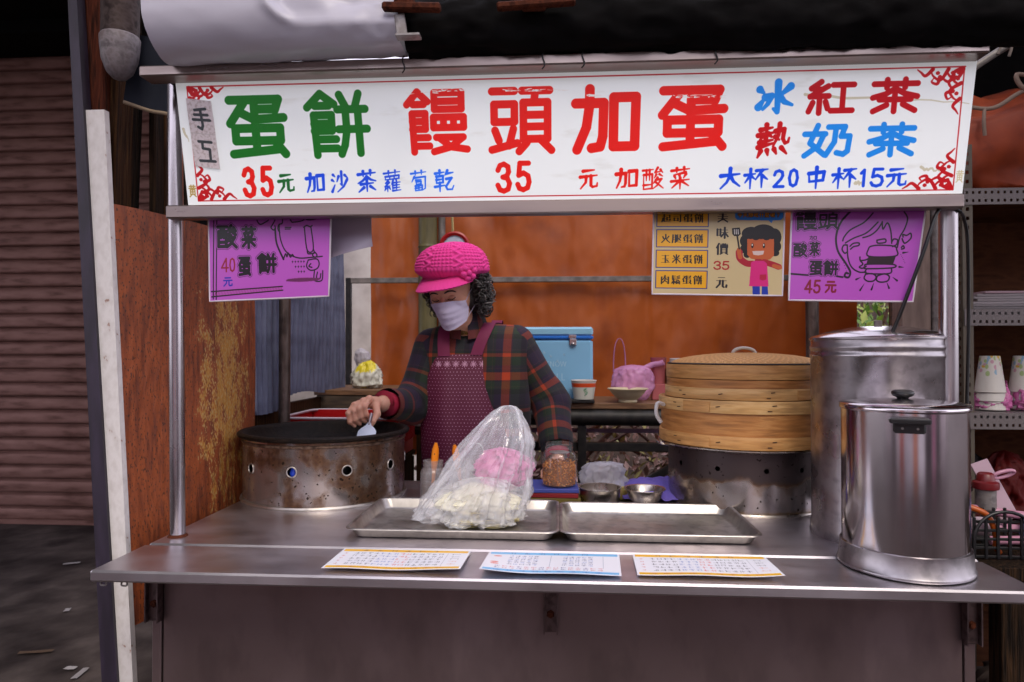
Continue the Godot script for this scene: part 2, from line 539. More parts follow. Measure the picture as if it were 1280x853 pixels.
# strokes of each character on a square of 100 by 100
const GLYPH := {
	"蛋": [[6, 8, 90, 8, 83, 25], [48, 8, 48, 90], [48, 23, 84, 23], [30, 13, 5, 45], [22, 27, 46, 39, 97, 37], [13, 53, 90, 53, 90, 73, 13, 73, 13, 53], [7, 94, 88, 87], [82, 77, 97, 95]],
	"餅": [[3, 24, 25, 4, 47, 20], [16, 22, 38, 22], [13, 36, 42, 36, 42, 60, 13, 60], [13, 49, 42, 49], [13, 36, 16, 97], [16, 73, 48, 73], [16, 87, 49, 87], [56, 6, 67, 27], [87, 5, 80, 27], [52, 28, 97, 28], [53, 58, 99, 58], [65, 28, 66, 60, 62, 82, 56, 96], [85, 28, 87, 95]],
	"饅": [[3, 24, 20, 5, 36, 20], [13, 24, 30, 24], [11, 38, 32, 38, 32, 62, 11, 62], [11, 50, 32, 50], [11, 38, 13, 97], [13, 75, 36, 75], [13, 88, 38, 88], [47, 7, 90, 7, 90, 32, 47, 32, 47, 7], [47, 20, 90, 20], [45, 44, 93, 44, 93, 60, 45, 60, 45, 44], [61, 44, 61, 60], [77, 44, 77, 60], [49, 75, 92, 75, 72, 90, 45, 97], [54, 76, 72, 90, 98, 94]],
	"頭": [[5, 6, 40, 6], [8, 26, 40, 26, 40, 53, 8, 53, 8, 26], [9, 66, 15, 82], [38, 64, 31, 90], [4, 96, 44, 86], [52, 6, 95, 6], [73, 6, 71, 22], [54, 24, 92, 24, 92, 80, 54, 80, 54, 24], [54, 43, 92, 43], [54, 61, 92, 61], [59, 86, 47, 99], [80, 80, 98, 98]],
	"加": [[4, 26, 46, 26, 45, 76, 41, 92, 28, 94], [25, 5, 25, 27, 20, 62, 6, 96], [61, 18, 94, 18, 93, 92, 61, 92, 61, 18]],
	"冰": [[6, 20, 17, 31], [3, 74, 18, 52], [22, 46, 40, 43, 30, 66, 16, 82], [57, 4, 57, 94, 46, 84], [92, 20, 64, 44], [60, 44, 76, 66, 98, 78]],
	"紅": [[29, 5, 9, 24, 32, 28], [44, 18, 7, 48, 46, 47], [27, 48, 27, 97], [13, 66, 5, 92], [40, 64, 45, 84], [55, 15, 98, 15], [76, 15, 76, 90], [52, 91, 97, 91]],
	"茶": [[5, 16, 96, 16], [32, 4, 32, 27], [70, 4, 70, 27], [50, 30, 30, 46, 4, 56], [50, 30, 72, 46, 97, 54], [18, 62, 84, 62], [50, 44, 50, 97], [34, 78, 6, 96], [68, 76, 94, 95]],
	"熱": [[10, 14, 46, 11], [28, 1, 28, 28], [3, 30, 52, 26], [20, 30, 9, 44], [34, 28, 45, 39], [8, 52, 48, 48], [27, 38, 27, 62], [4, 66, 52, 58], [56, 23, 82, 20, 79, 48, 86, 62, 95, 60, 98, 48], [68, 3, 65, 36, 50, 68], [56, 40, 68, 50], [13, 78, 4, 96], [32, 78, 35, 92], [54, 77, 61, 91], [76, 75, 92, 94]],
	"奶": [[29, 4, 14, 58, 46, 95], [2, 30, 46, 30], [43, 30, 33, 66, 3, 97], [52, 9, 87, 9, 80, 38, 98, 38, 95, 84, 86, 94, 72, 89], [68, 9, 66, 55, 49, 96]],
	"沙": [[12, 14, 22, 24], [6, 38, 16, 46], [4, 92, 20, 62], [58, 4, 58, 66, 50, 60], [42, 24, 32, 48], [76, 22, 92, 38], [88, 44, 68, 74, 34, 96]],
	"蘿": [[6, 12, 94, 12], [32, 3, 32, 22], [68, 3, 68, 22], [14, 28, 88, 28, 88, 42, 14, 42, 14, 28], [38, 28, 38, 42], [62, 28, 62, 42], [28, 48, 14, 58, 30, 60], [34, 56, 10, 74, 38, 72], [24, 74, 24, 98], [14, 82, 8, 92], [34, 80, 40, 90], [56, 48, 46, 66], [52, 58, 52, 98], [54, 60, 94, 60], [72, 48, 76, 58], [73, 60, 73, 96], [54, 72, 90, 72], [54, 84, 90, 84], [52, 97, 96, 97]],
	"蔔": [[6, 12, 94, 12], [32, 3, 32, 22], [68, 3, 68, 22], [26, 28, 10, 52], [22, 34, 90, 34, 88, 90, 76, 96], [34, 46, 66, 46], [36, 54, 64, 54, 64, 66, 36, 66, 36, 54], [30, 74, 70, 74, 70, 96, 30, 96, 30, 74], [50, 74, 50, 96], [30, 85, 70, 85]],
	"乾": [[4, 14, 48, 12], [26, 2, 26, 26], [10, 28, 42, 28, 42, 58, 10, 58, 10, 28], [10, 43, 42, 43], [2, 74, 50, 72], [26, 58, 26, 98], [64, 6, 52, 26], [60, 20, 92, 18], [58, 44, 84, 42, 56, 78, 62, 92, 86, 94, 94, 78]],
	"酸": [[4, 10, 50, 10], [8, 30, 46, 30, 46, 94, 8, 94, 8, 30], [20, 10, 20, 56], [34, 10, 34, 56], [8, 76, 46, 76], [70, 4, 58, 24, 84, 22], [82, 14, 92, 28], [64, 34, 56, 48], [78, 34, 92, 44], [70, 48, 52, 72], [62, 58, 88, 56, 68, 84, 50, 96], [60, 66, 96, 98]],
	"菜": [[6, 12, 94, 12], [32, 3, 32, 22], [68, 3, 68, 22], [76, 26, 18, 32], [22, 38, 28, 50], [46, 36, 48, 48], [78, 34, 66, 50], [6, 60, 94, 60], [50, 48, 50, 98], [46, 62, 10, 90], [54, 62, 92, 88]],
	"大": [[6, 34, 94, 34], [50, 4, 48, 40, 34, 68, 6, 94], [52, 40, 66, 66, 96, 92]],
	"杯": [[2, 30, 46, 28], [26, 4, 26, 96], [24, 34, 4, 66], [28, 36, 44, 52], [50, 14, 98, 12], [76, 14, 48, 56], [74, 38, 74, 96], [78, 42, 98, 60]],
	"中": [[12, 26, 88, 26, 84, 64, 16, 64, 12, 26], [50, 2, 50, 98]],
	"元": [[22, 12, 78, 12], [8, 38, 92, 38], [38, 38, 36, 65, 10, 92], [62, 38, 62, 82, 70, 90, 92, 88, 94, 74]],
	"手": [[78, 6, 18, 16], [14, 36, 86, 32], [4, 58, 96, 54], [50, 12, 54, 80, 46, 96, 28, 88]],
	"工": [[12, 8, 86, 6], [34, 8, 32, 38, 72, 40, 70, 92], [8, 97, 96, 93]],
	"起": [[10, 14, 46, 14], [28, 2, 28, 30], [4, 32, 50, 32], [28, 32, 28, 82], [28, 54, 48, 54], [14, 50, 10, 74, 4, 92], [10, 78, 30, 90, 98, 94], [58, 16, 90, 16, 90, 42, 60, 42], [60, 42, 60, 72, 92, 74, 94, 60]],
	"司": [[10, 12, 88, 12, 88, 90, 74, 94], [10, 32, 66, 32], [18, 50, 60, 50, 60, 78, 18, 78, 18, 50]],
	"火": [[50, 4, 50, 40, 30, 72, 6, 96], [52, 48, 70, 76, 96, 96], [18, 28, 26, 50], [84, 24, 68, 46]],
	"腿": [[8, 8, 36, 8, 36, 94, 26, 92], [8, 8, 8, 60, 2, 96], [8, 34, 36, 34], [8, 60, 36, 60], [56, 8, 90, 8, 90, 40, 56, 40], [56, 24, 90, 24], [56, 8, 56, 72, 72, 66], [70, 44, 92, 72], [44, 16, 50, 24], [42, 40, 52, 40, 48, 80], [40, 84, 56, 88, 98, 94]],
	"玉": [[10, 10, 90, 10], [16, 48, 84, 48], [4, 90, 96, 90], [50, 10, 50, 90], [66, 62, 82, 78]],
	"米": [[20, 12, 32, 32], [80, 10, 66, 32], [6, 44, 94, 44], [50, 2, 50, 98], [46, 46, 8, 88], [54, 46, 94, 88]],
	"肉": [[12, 22, 12, 98], [12, 22, 88, 22, 88, 94, 76, 96], [50, 4, 46, 30, 24, 50], [48, 30, 72, 48], [50, 50, 46, 62, 26, 84], [48, 62, 74, 80]],
	"鬆": [[14, 6, 14, 40], [14, 6, 46, 6], [14, 17, 44, 17], [14, 28, 44, 28], [6, 40, 50, 40], [24, 40, 14, 52, 44, 50], [90, 4, 60, 16], [92, 18, 60, 30], [94, 32, 58, 46], [4, 68, 44, 68], [24, 56, 24, 98], [22, 70, 4, 90], [28, 72, 42, 84], [62, 60, 50, 80], [76, 58, 94, 78], [70, 78, 54, 96, 88, 92], [82, 84, 92, 98]],
	"美": [[28, 2, 36, 14], [72, 2, 64, 14], [12, 18, 88, 18], [18, 34, 82, 34], [6, 50, 94, 50], [50, 18, 50, 50], [10, 68, 90, 68], [50, 50, 46, 76, 10, 98], [54, 72, 92, 98]],
	"味": [[6, 20, 32, 20, 32, 74, 6, 74, 6, 20], [44, 26, 94, 26], [38, 48, 98, 48], [70, 4, 70, 98], [68, 50, 40, 86], [72, 50, 98, 84]],
	"價": [[22, 4, 4, 40], [14, 26, 14, 98], [34, 8, 98, 8], [40, 20, 94, 20, 94, 36, 40, 36, 40, 20], [58, 8, 58, 36], [76, 8, 76, 36], [42, 44, 90, 44, 90, 84, 42, 84, 42, 44], [42, 57, 90, 57], [42, 70, 90, 70], [54, 86, 34, 98], [78, 86, 98, 98]],
	"今": [[50, 4, 6, 44], [50, 4, 94, 44], [34, 42, 66, 42], [20, 62, 78, 62, 48, 98]],
	"天": [[14, 14, 86, 14], [8, 46, 92, 46], [50, 14, 46, 56, 8, 96], [52, 50, 94, 96]],
	"想": [[2, 16, 46, 16], [24, 2, 24, 54], [22, 20, 4, 44], [28, 22, 44, 40], [56, 4, 92, 4, 92, 54, 56, 54, 56, 4], [56, 20, 92, 20], [56, 37, 92, 37], [10, 68, 4, 92], [28, 62, 34, 92, 72, 94, 76, 80], [50, 62, 58, 76], [82, 62, 96, 82]],
	"吃": [[6, 22, 34, 22, 34, 74, 6, 74, 6, 22], [58, 4, 44, 30], [54, 20, 94, 20], [52, 42, 84, 42, 50, 80, 56, 92, 90, 92, 94, 78]],
	"什": [[30, 4, 6, 48], [20, 32, 20, 98], [40, 40, 98, 40], [70, 4, 70, 98]],
	"麼": [[50, 0, 50, 10], [8, 12, 94, 12], [14, 12, 12, 60, 2, 96], [22, 28, 54, 28], [38, 18, 38, 56], [60, 28, 94, 28], [76, 18, 76, 56], [54, 58, 30, 76, 58, 74], [62, 72, 30, 96, 82, 92], [74, 82, 90, 98]],
	"呢": [[6, 22, 34, 22, 34, 74, 6, 74, 6, 22], [48, 10, 92, 10, 92, 34, 48, 34], [48, 10, 48, 60, 38, 96], [92, 46, 62, 60], [62, 44, 62, 88, 72, 94, 92, 92, 96, 78]],
	"？": [[24, 26, 34, 8, 62, 6, 76, 24, 66, 44, 50, 56, 50, 72], [50, 90, 50, 94]],
	"黃": [[10, 12, 90, 12], [34, 2, 34, 24], [66, 2, 66, 24], [4, 28, 96, 28], [20, 40, 80, 40, 80, 78, 20, 78, 20, 40], [50, 28, 50, 78], [20, 58, 80, 58], [30, 84, 8, 98], [70, 84, 92, 98]],
	"0": [[50, 4, 24, 14, 12, 50, 24, 86, 50, 96, 76, 86, 88, 50, 76, 14, 50, 4]],
	"1": [[24, 22, 60, 4, 60, 97]],
	"2": [[12, 28, 22, 10, 50, 3, 78, 12, 84, 32, 70, 52, 12, 96, 92, 96]],
	"3": [[10, 24, 24, 8, 52, 3, 80, 12, 84, 30, 72, 44, 44, 48, 74, 52, 90, 70, 80, 90, 50, 97, 22, 92, 8, 76]],
	"4": [[70, 97, 70, 3, 4, 70, 97, 70]],
	"5": [[86, 4, 24, 4, 16, 46, 50, 38, 82, 48, 90, 70, 78, 90, 48, 97, 20, 92, 8, 78]],
}

func materials() -> void:
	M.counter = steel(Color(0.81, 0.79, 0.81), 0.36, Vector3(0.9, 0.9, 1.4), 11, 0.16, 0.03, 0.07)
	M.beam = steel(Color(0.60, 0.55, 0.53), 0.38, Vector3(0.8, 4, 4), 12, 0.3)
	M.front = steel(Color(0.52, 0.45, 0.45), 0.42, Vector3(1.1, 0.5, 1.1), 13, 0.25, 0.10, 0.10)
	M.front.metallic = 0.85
	M.bracket = steel(Color(0.44, 0.38, 0.38), 0.45, Vector3(4, 4, 4), 47, 0.2, 0.0, 0.3)
	M.pole = steel(Color(0.66, 0.64, 0.65), 0.28, Vector3(3, 1, 3), 14)
	M.old_pole = mottled(15, [0.2, 0.6, 0.9], [Color(0.30, 0.26, 0.24), Color(0.42, 0.37, 0.35), Color(0.24, 0.2, 0.19)], Vector3(3, 1.5, 3), 0.45, 0.7)
	M.urn = steel(Color(0.80, 0.77, 0.78), 0.15, Vector3(1.6, 0.5, 1.6), 16, 0.3, 0.06, 0.14)
	M.urn_old = steel(Color(0.64, 0.62, 0.63), 0.34, Vector3(3, 3, 3), 17, 0.35, 0.05, 0.22)
	M.tray = steel(Color(0.70, 0.68, 0.66), 0.40, Vector3(3, 3, 3), 18, 0.2, 0.04, 0.2)
	M.bowl = steel(Color(0.74, 0.71, 0.67), 0.28, Vector3(4, 4, 4), 19)
	M.black = plain(Color(0.05, 0.05, 0.055), 0.4)
	M.black_metal = mottled(21, [0.3, 0.8], [Color(0.09, 0.085, 0.09), Color(0.16, 0.145, 0.14)], Vector3(4, 4, 4), 0.5, 0.3)
	M.rubber = plain(Color(0.07, 0.065, 0.07), 0.75)
	M.concrete = mottled(22, [0.15, 0.5, 0.85], [Color(0.17, 0.145, 0.14), Color(0.25, 0.22, 0.21), Color(0.33, 0.295, 0.28)], Vector3(0.45, 0.45, 0.45), 0.75, 0.0, 0.012, 6, 0.5)
	M.concrete.detail_enabled = true
	M.concrete.detail_albedo = noise_tex(23, 0.02, 6, ramp([0.0, 0.5, 0.85, 1.0], [Color(0.24, 0.21, 0.2, 0.0), Color(0.24, 0.21, 0.2, 0.0), Color(0.22, 0.19, 0.18, 0.45), Color(0.2, 0.17, 0.17, 0.5)]))
	M.shutter = mottled(24, [0.1, 0.45, 0.9], [Color(0.36, 0.25, 0.225), Color(0.48, 0.355, 0.325), Color(0.53, 0.40, 0.37)], Vector3(0.5, 2.2, 0.5), 0.5, 0.15, 0.012, 5)
	M.dark = plain(Color(0.05, 0.045, 0.05), 0.8)
	M.purple = mottled(25, [0.2, 0.8], [Color(0.11, 0.085, 0.13), Color(0.17, 0.135, 0.20)], Vector3(4, 1, 4), 0.5)
	M.white_board = mottled(26, [0.0, 0.12, 0.17, 0.6, 1.0], [Color(0.45, 0.33, 0.29), Color(0.60, 0.50, 0.46), Color(0.74, 0.72, 0.71), Color(0.80, 0.785, 0.78), Color(0.76, 0.74, 0.73)], Vector3(3, 2, 3), 0.55, 0.0, 0.02, 6)
	M.brown_post = mottled(27, [0.2, 0.5, 0.8], [Color(0.16, 0.075, 0.05), Color(0.31, 0.15, 0.10), Color(0.24, 0.11, 0.075)], Vector3(9, 0.9, 9), 0.75, 0.0, 0.012, 5, 0.3)
	M.plank = mottled(28, [0.15, 0.5, 0.85], [Color(0.06, 0.045, 0.035), Color(0.14, 0.10, 0.07), Color(0.22, 0.155, 0.10)], Vector3(14, 0.8, 14), 0.85, 0.0, 0.012, 5, 0.5)
	M.plank_warm = mottled(29, [0.15, 0.5, 0.85], [Color(0.12, 0.075, 0.045), Color(0.22, 0.14, 0.08), Color(0.31, 0.21, 0.12)], Vector3(14, 0.8, 14), 0.85, 0.0, 0.012, 5, 0.5)
	M.duct = mottled(30, [0.2, 0.5, 0.8], [Color(0.15, 0.12, 0.115), Color(0.29, 0.25, 0.24), Color(0.21, 0.17, 0.16)], Vector3(4, 4, 4), 0.6, 0.4)
	M.duct_cap = mottled(31, [0.2, 0.5, 0.8], [Color(0.28, 0.25, 0.25), Color(0.46, 0.43, 0.44), Color(0.36, 0.31, 0.31)], Vector3(6, 6, 6), 0.6)
	M.canvas = plain(Color(0.13, 0.14, 0.17), 0.8)
	M.black_tarp = mottled(32, [0.2, 0.8], [Color(0.02, 0.017, 0.018), Color(0.045, 0.036, 0.036)], Vector3(2, 6, 2), 0.8)
	M.corrugated = mottled(33, [0.1, 0.5, 0.9], [Color(0.30, 0.31, 0.40), Color(0.42, 0.44, 0.54), Color(0.50, 0.52, 0.61)], Vector3(2, 1.2, 2), 0.5, 0.0, 0.012, 5)
	M.corrugated.backlight_enabled = true
	M.corrugated.backlight = lin(0.22, 0.24, 0.34)
	M.tarp = mottled(34, [0.05, 0.35, 0.7, 0.95], [Color(0.60, 0.29, 0.12), Color(0.71, 0.37, 0.15), Color(0.76, 0.41, 0.17), Color(0.69, 0.35, 0.14)], Vector3(0.6, 0.6, 0.6), 0.40, 0.0, 0.008, 5, 0.12)
	M.tarp.backlight_enabled = true
	M.tarp.backlight = lin(0.6, 0.58, 0.55)
	M.grey_bar = mottled(35, [0.2, 0.8], [Color(0.38, 0.36, 0.34), Color(0.52, 0.49, 0.47)], Vector3(3, 3, 3), 0.5, 0.3)
	M.bamboo_green = mottled(36, [0.2, 0.8], [Color(0.30, 0.28, 0.17), Color(0.43, 0.40, 0.26)], Vector3(6, 1, 6), 0.55)
	M.vinyl = plain(Color(0.70, 0.69, 0.73), 0.38)
	M.rust = mottled(37, [0.2, 0.5, 0.8], [Color(0.20, 0.10, 0.07), Color(0.34, 0.18, 0.12), Color(0.26, 0.14, 0.1)], Vector3(8, 8, 8), 0.75, 0.3)
	M.wood_top = mottled(38, [0.2, 0.5, 0.8], [Color(0.36, 0.25, 0.17), Color(0.48, 0.35, 0.24), Color(0.42, 0.30, 0.2)], Vector3(1.0, 8, 8), 0.6)
	M.ply = mottled(39, [0.2, 0.5, 0.8], [Color(0.25, 0.145, 0.09), Color(0.34, 0.21, 0.13), Color(0.29, 0.17, 0.11)], Vector3(1.2, 4, 4), 0.75)
	M.galv = mottled(40, [0.2, 0.5, 0.8], [Color(0.40, 0.38, 0.37), Color(0.54, 0.52, 0.51), Color(0.47, 0.44, 0.42)], Vector3(5, 5, 5), 0.45, 0.5)
	M.plaster = mottled(41, [0.1, 0.5, 0.9], [Color(0.66, 0.63, 0.62), Color(0.75, 0.72, 0.71), Color(0.80, 0.78, 0.77)], Vector3(0.6, 0.6, 0.6), 0.85)
	M.leaf_v = plain(Color.WHITE, 0.5)
	M.leaf_v.vertex_color_use_as_albedo = true
	M.leaf_v.backlight_enabled = true
	M.leaf_v.backlight = lin(0.6, 0.6, 0.5)
	M.roof_sheet = plain(Color(0.86, 0.85, 0.84, 0.20), 0.6)
	M.roof_sheet.transparency = BaseMaterial3D.TRANSPARENCY_ALPHA
	M.branch = mottled(42, [0.2, 0.8], [Color(0.22, 0.16, 0.14), Color(0.40, 0.31, 0.28)], Vector3(6, 6, 6), 0.8)
	# rough dark surfaces shine little
	for k in ["concrete", "shutter", "dark", "brown_post", "plank", "plank_warm", "canvas", "black_tarp", "ply", "rust", "branch", "duct"]:
		M[k].metallic_specular = 0.2
	M.orange_old = mottled(46, [0.1, 0.5, 0.9], [Color(0.42, 0.15, 0.05), Color(0.58, 0.23, 0.08), Color(0.64, 0.27, 0.10)], Vector3(2, 2, 2), 0.6)

func lane() -> void:
	var g := MB.new()
	g.quad(Vector3(-60, 0, 60), Vector3(60, 0, 60), Vector3(60, 0, -60), Vector3(-60, 0, -60))
	struct("ground", g, M.concrete)
	# the other side of the lane, seen only as what the steel mirrors
	var t := thing("shop_house", "pale rendered shop house on the far side of the lane, facing the stall", "building", Vector3(0, 0, 5.2))
	var b := MB.new()
	b.box(Vector3(0, 1.6, 6.4), Vector3(18, 3.2, 2.4), Basis.IDENTITY, 0.02)
	part(t, "wall", b, plain(Color(0.78, 0.73, 0.73), 0.9))
	b = MB.new()
	b.box(Vector3(0, 3.26, 6.1), Vector3(18.4, 0.12, 3.0))
	part(t, "roof", b, plain(Color(0.30, 0.27, 0.27), 0.8))
	b = MB.new()
	b.box(Vector3(0, 2.95, 4.95), Vector3(18, 0.06, 0.5))  # overhang added to cut some of the low sky light
	part(t, "awning", b, plain(Color(0.34, 0.30, 0.30), 0.8))
	var cols := [Color(0.22, 0.19, 0.19), Color(0.92, 0.90, 0.90), Color(0.78, 0.36, 0.28), Color(0.86, 0.83, 0.84), Color(0.82, 0.52, 0.38), Color(0.92, 0.90, 0.90), Color(0.24, 0.20, 0.22), Color(0.78, 0.46, 0.58), Color(0.14, 0.12, 0.12)]
	var x := -6.0
	for k in cols.size():
		var wd: float = [1.5, 0.7, 0.9, 1.6, 0.8, 1.1, 1.5, 0.6, 1.4][k]
		b = MB.new()
		b.box(Vector3(x + wd / 2, 1.15, 5.16), Vector3(wd, 2.3, 0.08))
		part(t, "door", b, plain(cols[k], 0.6))
		x += wd + 0.25

func left_side() -> void:
	# roller shutter far back on the left
	var s := thing("roller_shutter", "closed brown ribbed roller shutter at the back of the left bay", "shutter", Vector3(-4.7, 0, -4.8))
	var sl := MB.new()
	var prof := [Vector2(0.0, 0.0), Vector2(0.010, 0.003), Vector2(0.017, 0.008), Vector2(0.019, 0.02), Vector2(0.020, 0.05), Vector2(0.017, 0.080), Vector2(0.010, 0.087), Vector2(0.003, 0.091), Vector2(0.0, 0.101)]
	var rows := []
	for p in prof:
		rows.append([Vector3(-1.9, p.y, p.x * 1.5), Vector3(1.9, p.y, p.x * 1.5)])
	sl.grid(rows)
	var slat := sl.mesh()
	for k in 34:
		var o := MeshInstance3D.new()
		o.name = "slat"
		o.mesh = slat
		o.material_override = M.shutter
		o.position = Vector3(0, 0.03 + k * 0.101, rng.randf_range(-0.003, 0.003))
		o.rotation = Vector3(rng.randf_range(-0.03, 0.03), rng.randf_range(-0.0012, 0.0012), rng.randf_range(-0.0008, 0.0008))
		s.add_child(o, true)
	var b := MB.new()
	b.box(Vector3(-4.7, 0.02, -4.79), Vector3(3.8, 0.035, 0.05))
	part(s, "bottom_bar", b, M.shutter)
	b = MB.new()
	b.box(Vector3(-4.7, 1.75, -4.90), Vector3(3.9, 3.5, 0.1))  # dark panel added to stop light leaking between the slats
	part(s, "added_backing", b, M.dark)
	b = MB.new()
	b.box(Vector3(-4.7, 3.72, -4.66), Vector3(3.9, 0.5, 0.45))
	part(s, "shutter_box", b, M.dark)
	b = MB.new()
	b.box(Vector3(-4.6, 3.6, -1.9), Vector3(6.6, 0.08, 6.0))  # carried forward past the bay to darken the left side
	one("bay_roof", b, M.dark, "dark roof over the left bay in front of the brown shutter", "roof", Vector3(-4.4, 3.56, -2.9))
	b = MB.new()
	b.box(Vector3(-2.55, 1.8, -4.75), Vector3(0.5, 3.6, 0.2))
	one("bay_pier", b, M.dark, "dark pier beside the brown roller shutter", "pier", Vector3(-2.55, 0, -4.75))
	# scraps blown onto the concrete
	rng.seed = 51
	for k in 5:
		var sc := MB.new()
		var p0: Vector3 = [Vector3(-1.95, 0.006, -2.62), Vector3(-1.88, 0.006, -2.58), Vector3(-2.2, 0.006, -2.75), Vector3(-2.4, 0.006, -3.2), Vector3(-2.9, 0.006, -3.9), Vector3(-2.3, 0.006, -2.9), Vector3(-3.1, 0.006, -3.4), Vector3(-2.0, 0.006, -2.9), Vector3(-2.7, 0.006, -2.9)][k]
		var rw := []
		for j in 4:
			var row := []
			for i in 5:
				row.append(p0 + Basis(Vector3.UP, k * 1.7) * Vector3((i - 2) * 0.011 * (1 + k % 3), 0.006 * absf(nz(Vector3(i, j, k) * 0.3, 1.0)) + 0.002, (j - 1.5) * 0.008))
			rw.append(row)
		sc.sheet(rw, 0.0006)
		one("litter_scrap", sc, plain([Color(0.62, 0.60, 0.60), Color(0.55, 0.53, 0.53), Color(0.30, 0.22, 0.15)][k % 3], 0.8), ["pale paper scrap on the concrete nearest the white board", "pale grey scrap beside the nearest scrap on the concrete", "brown dry leaf scrap on the near left concrete", "pale paper scrap on the middle of the left floor", "grey scrap close to the brown roller shutter", "brown leaf scrap behind the near scraps", "pale paper scrap far left on the floor", "grey scrap behind the white board", "brown leaf scrap in the middle of the left floor"][k], "litter", p0, "scraps on the left floor")
	# leaning boards at the corner of the stall
	b = MB.new()
	slab(b, Vector3(-1.222, 2.5, -1.612), Vector3(-1.058, 0.0, -1.612), 0.020, 0.03, 0.044)
	one("steel_post", b, M.purple, "thin dark purple post leaning beside the white board", "post", Vector3(-1.022, 0, -1.64))
	b = MB.new()
	slab(b, Vector3(-1.147, 1.875, -1.615), Vector3(-1.022, 0.0, -1.615), 0.054, 0.018, 0.030)
	one("white_board", b, M.white_board, "worn white painted board standing at the corner of the stall", "board", Vector3(-1.013, 0, -1.615))
	b = MB.new()
	slab(b, Vector3(-1.205, 2.6, -1.655), Vector3(-1.072, 0.0, -1.655), 0.062, 0.04, 0.03)
	one("wooden_post", b, M.brown_post, "reddish brown timber post rising above the white board", "post", Vector3(-1.072, 0, -1.655))
	# rusty orange sheets: the near one and the one behind it
	var pt := panel_print()
	for k in 2:
		var f0: float = [0.0, 0.62][k]
		var f1: float = [0.63, 1.0][k]
		var out: float = [0.0, -0.006][k]
		var rr := []
		for j in 15:
			var row := []
			for i in 9:
				var f := lerpf(f0, f1, i / 8.0)
				var v := j / 14.0
				var ytop: float = 1.645
				var y := lerpf(ytop, 0.60, v)
				var xf: float = -1.015 - (y - 0.0) * 0.058
				var p := Vector3(lerpf(xf, -0.985, pow(f, 0.8)), y, lerpf(-1.625, -2.16, f))
				p.x += out + 0.004 * sin(v * 7.0 + f * 5.0)
				row.append(p)
			rr.append(row)
		b = MB.new()
		b.sheet(rr, 0.003, 1.0, 1.0)
		var m := plain(Color.WHITE, 0.62, 0.0)
		m.albedo_texture = pt[k]
		m.heightmap_enabled = true
		m.heightmap_texture = noise_tex(70 + k, 0.06, 4, ramp([0.0, 1.0], [Color.BLACK, Color.WHITE]), 256)
		m.heightmap_scale = 0.25
		one("rusty_sheet", b, m, ["rusty orange steel sheet beside the front left pole, speckled with dark pits", "rusty orange sheet with peeling yellow paint, behind the front left pole"][k], "metal sheet", Vector3(-1.0, 0.6, [-1.79, -2.06][k]), "rusty sheets of the side wall")
	# planks above the sheets
	var w := thing("plank_wall", "dark rough upright planks above the rusty orange sheets", "wall", Vector3(-1.1, 1.5, -1.8))
	for k in 9:
		var f := k / 8.0
		b = MB.new()
		var x := lerpf(-1.135, -1.03, f) - 0.022 * (k % 2)
		var z := lerpf(-1.70, -2.15, f)
		var hh := rng.randf_range(0.92, 1.08)
		b.box(Vector3(x, 1.5 + hh / 2, z), Vector3(0.018, hh, 0.082), Basis(Vector3.UP, 0.2 + rng.randf_range(-0.15, 0.15)) * Basis(Vector3.BACK, rng.randf_range(-0.03, 0.03)), 0.003)
		part(w, "plank", b, M.plank if k % 3 else M.plank_warm)
	# duct end, flap of canvas
	var d := thing("duct", "grey drain duct with a pale rounded end beside the white roll", "duct", Vector3(-1.080, 1.945, -1.605))
	b = MB.new()
	b.lathe([Vector2(0.043, 2.03), Vector2(0.043, 2.6)], Vector3(-1.080, 0, -1.605), 24)
	part(d, "pipe", b, M.duct)
	b = MB.new()
	b.lathe([Vector2(0.0, 1.945), Vector2(0.016, 1.95), Vector2(0.03, 1.965), Vector2(0.041, 1.995), Vector2(0.045, 2.03), Vector2(0.046, 2.05), Vector2(0.043, 2.055)], Vector3(-1.080, 0, -1.605), 24)
	part(d, "end_cap", b, M.duct_cap)
	var fl := thing("canvas_flap", "dark canvas flap with a pale corded hem below the white roll", "canvas", Vector3(-1.03, 1.87, -1.66))
	var rr2 := []
	for j in 7:
		var row := []
		for i in 9:
			var u := i / 8.0; var v := j / 6.0
			var a := Vector3(-1.085, 2.09, -1.68).lerp(Vector3(-0.93, 2.05, -1.66), u)
			var c := Vector3(-1.105, 1.913, -1.67).lerp(Vector3(-0.945, 1.862, -1.645), u)
			var p := a.lerp(c, v)
			p.z += 0.012 * sin(u * 7.0 + v * 2.0)
			row.append(p)
		rr2.append(row)
	b = MB.new()
	b.sheet(rr2, 0.003)
	part(fl, "cloth", b, M.canvas)
	b = MB.new()
	b.tube(rr2[6], 0.005, 8)
	part(fl, "hem", b, plain(Color(0.52, 0.45, 0.36), 0.8))
	side_board()
	# corrugated sheets further back
	for k in 2:
		var z0: float = [-2.17, -2.38][k]
		var z1: float = [-2.40, -3.12][k]
		var cnt := int((z0 - z1) / 0.004)
		var r3 := []
		for j in 6:
			var row := []
			for i in cnt:
				var f := float(i) / (cnt - 1)
				var z := lerpf(z0, z1, f)
				var y0: float = 1.075 + [0.0, 0.03][k] + 0.012 * sin(z * 9.0)
				row.append(Vector3(-0.995 - 0.008 * k + 0.010 * sin(z * TAU / 0.042) + 0.008 * sin(z * 5.0 + j), lerpf(2.35, y0, j / 5.0), z))
			r3.append(row)
		b = MB.new()
		b.sheet(r3, 0.0015)
		one("corrugated_sheet", b, M.corrugated, ["narrow strip of blue grey corrugated sheet left of the back pole", "wide blue grey corrugated sheet right of the back pole"][k], "corrugated sheet", Vector3(-0.99, 1.1, (z0 + z1) / 2), "corrugated side wall")

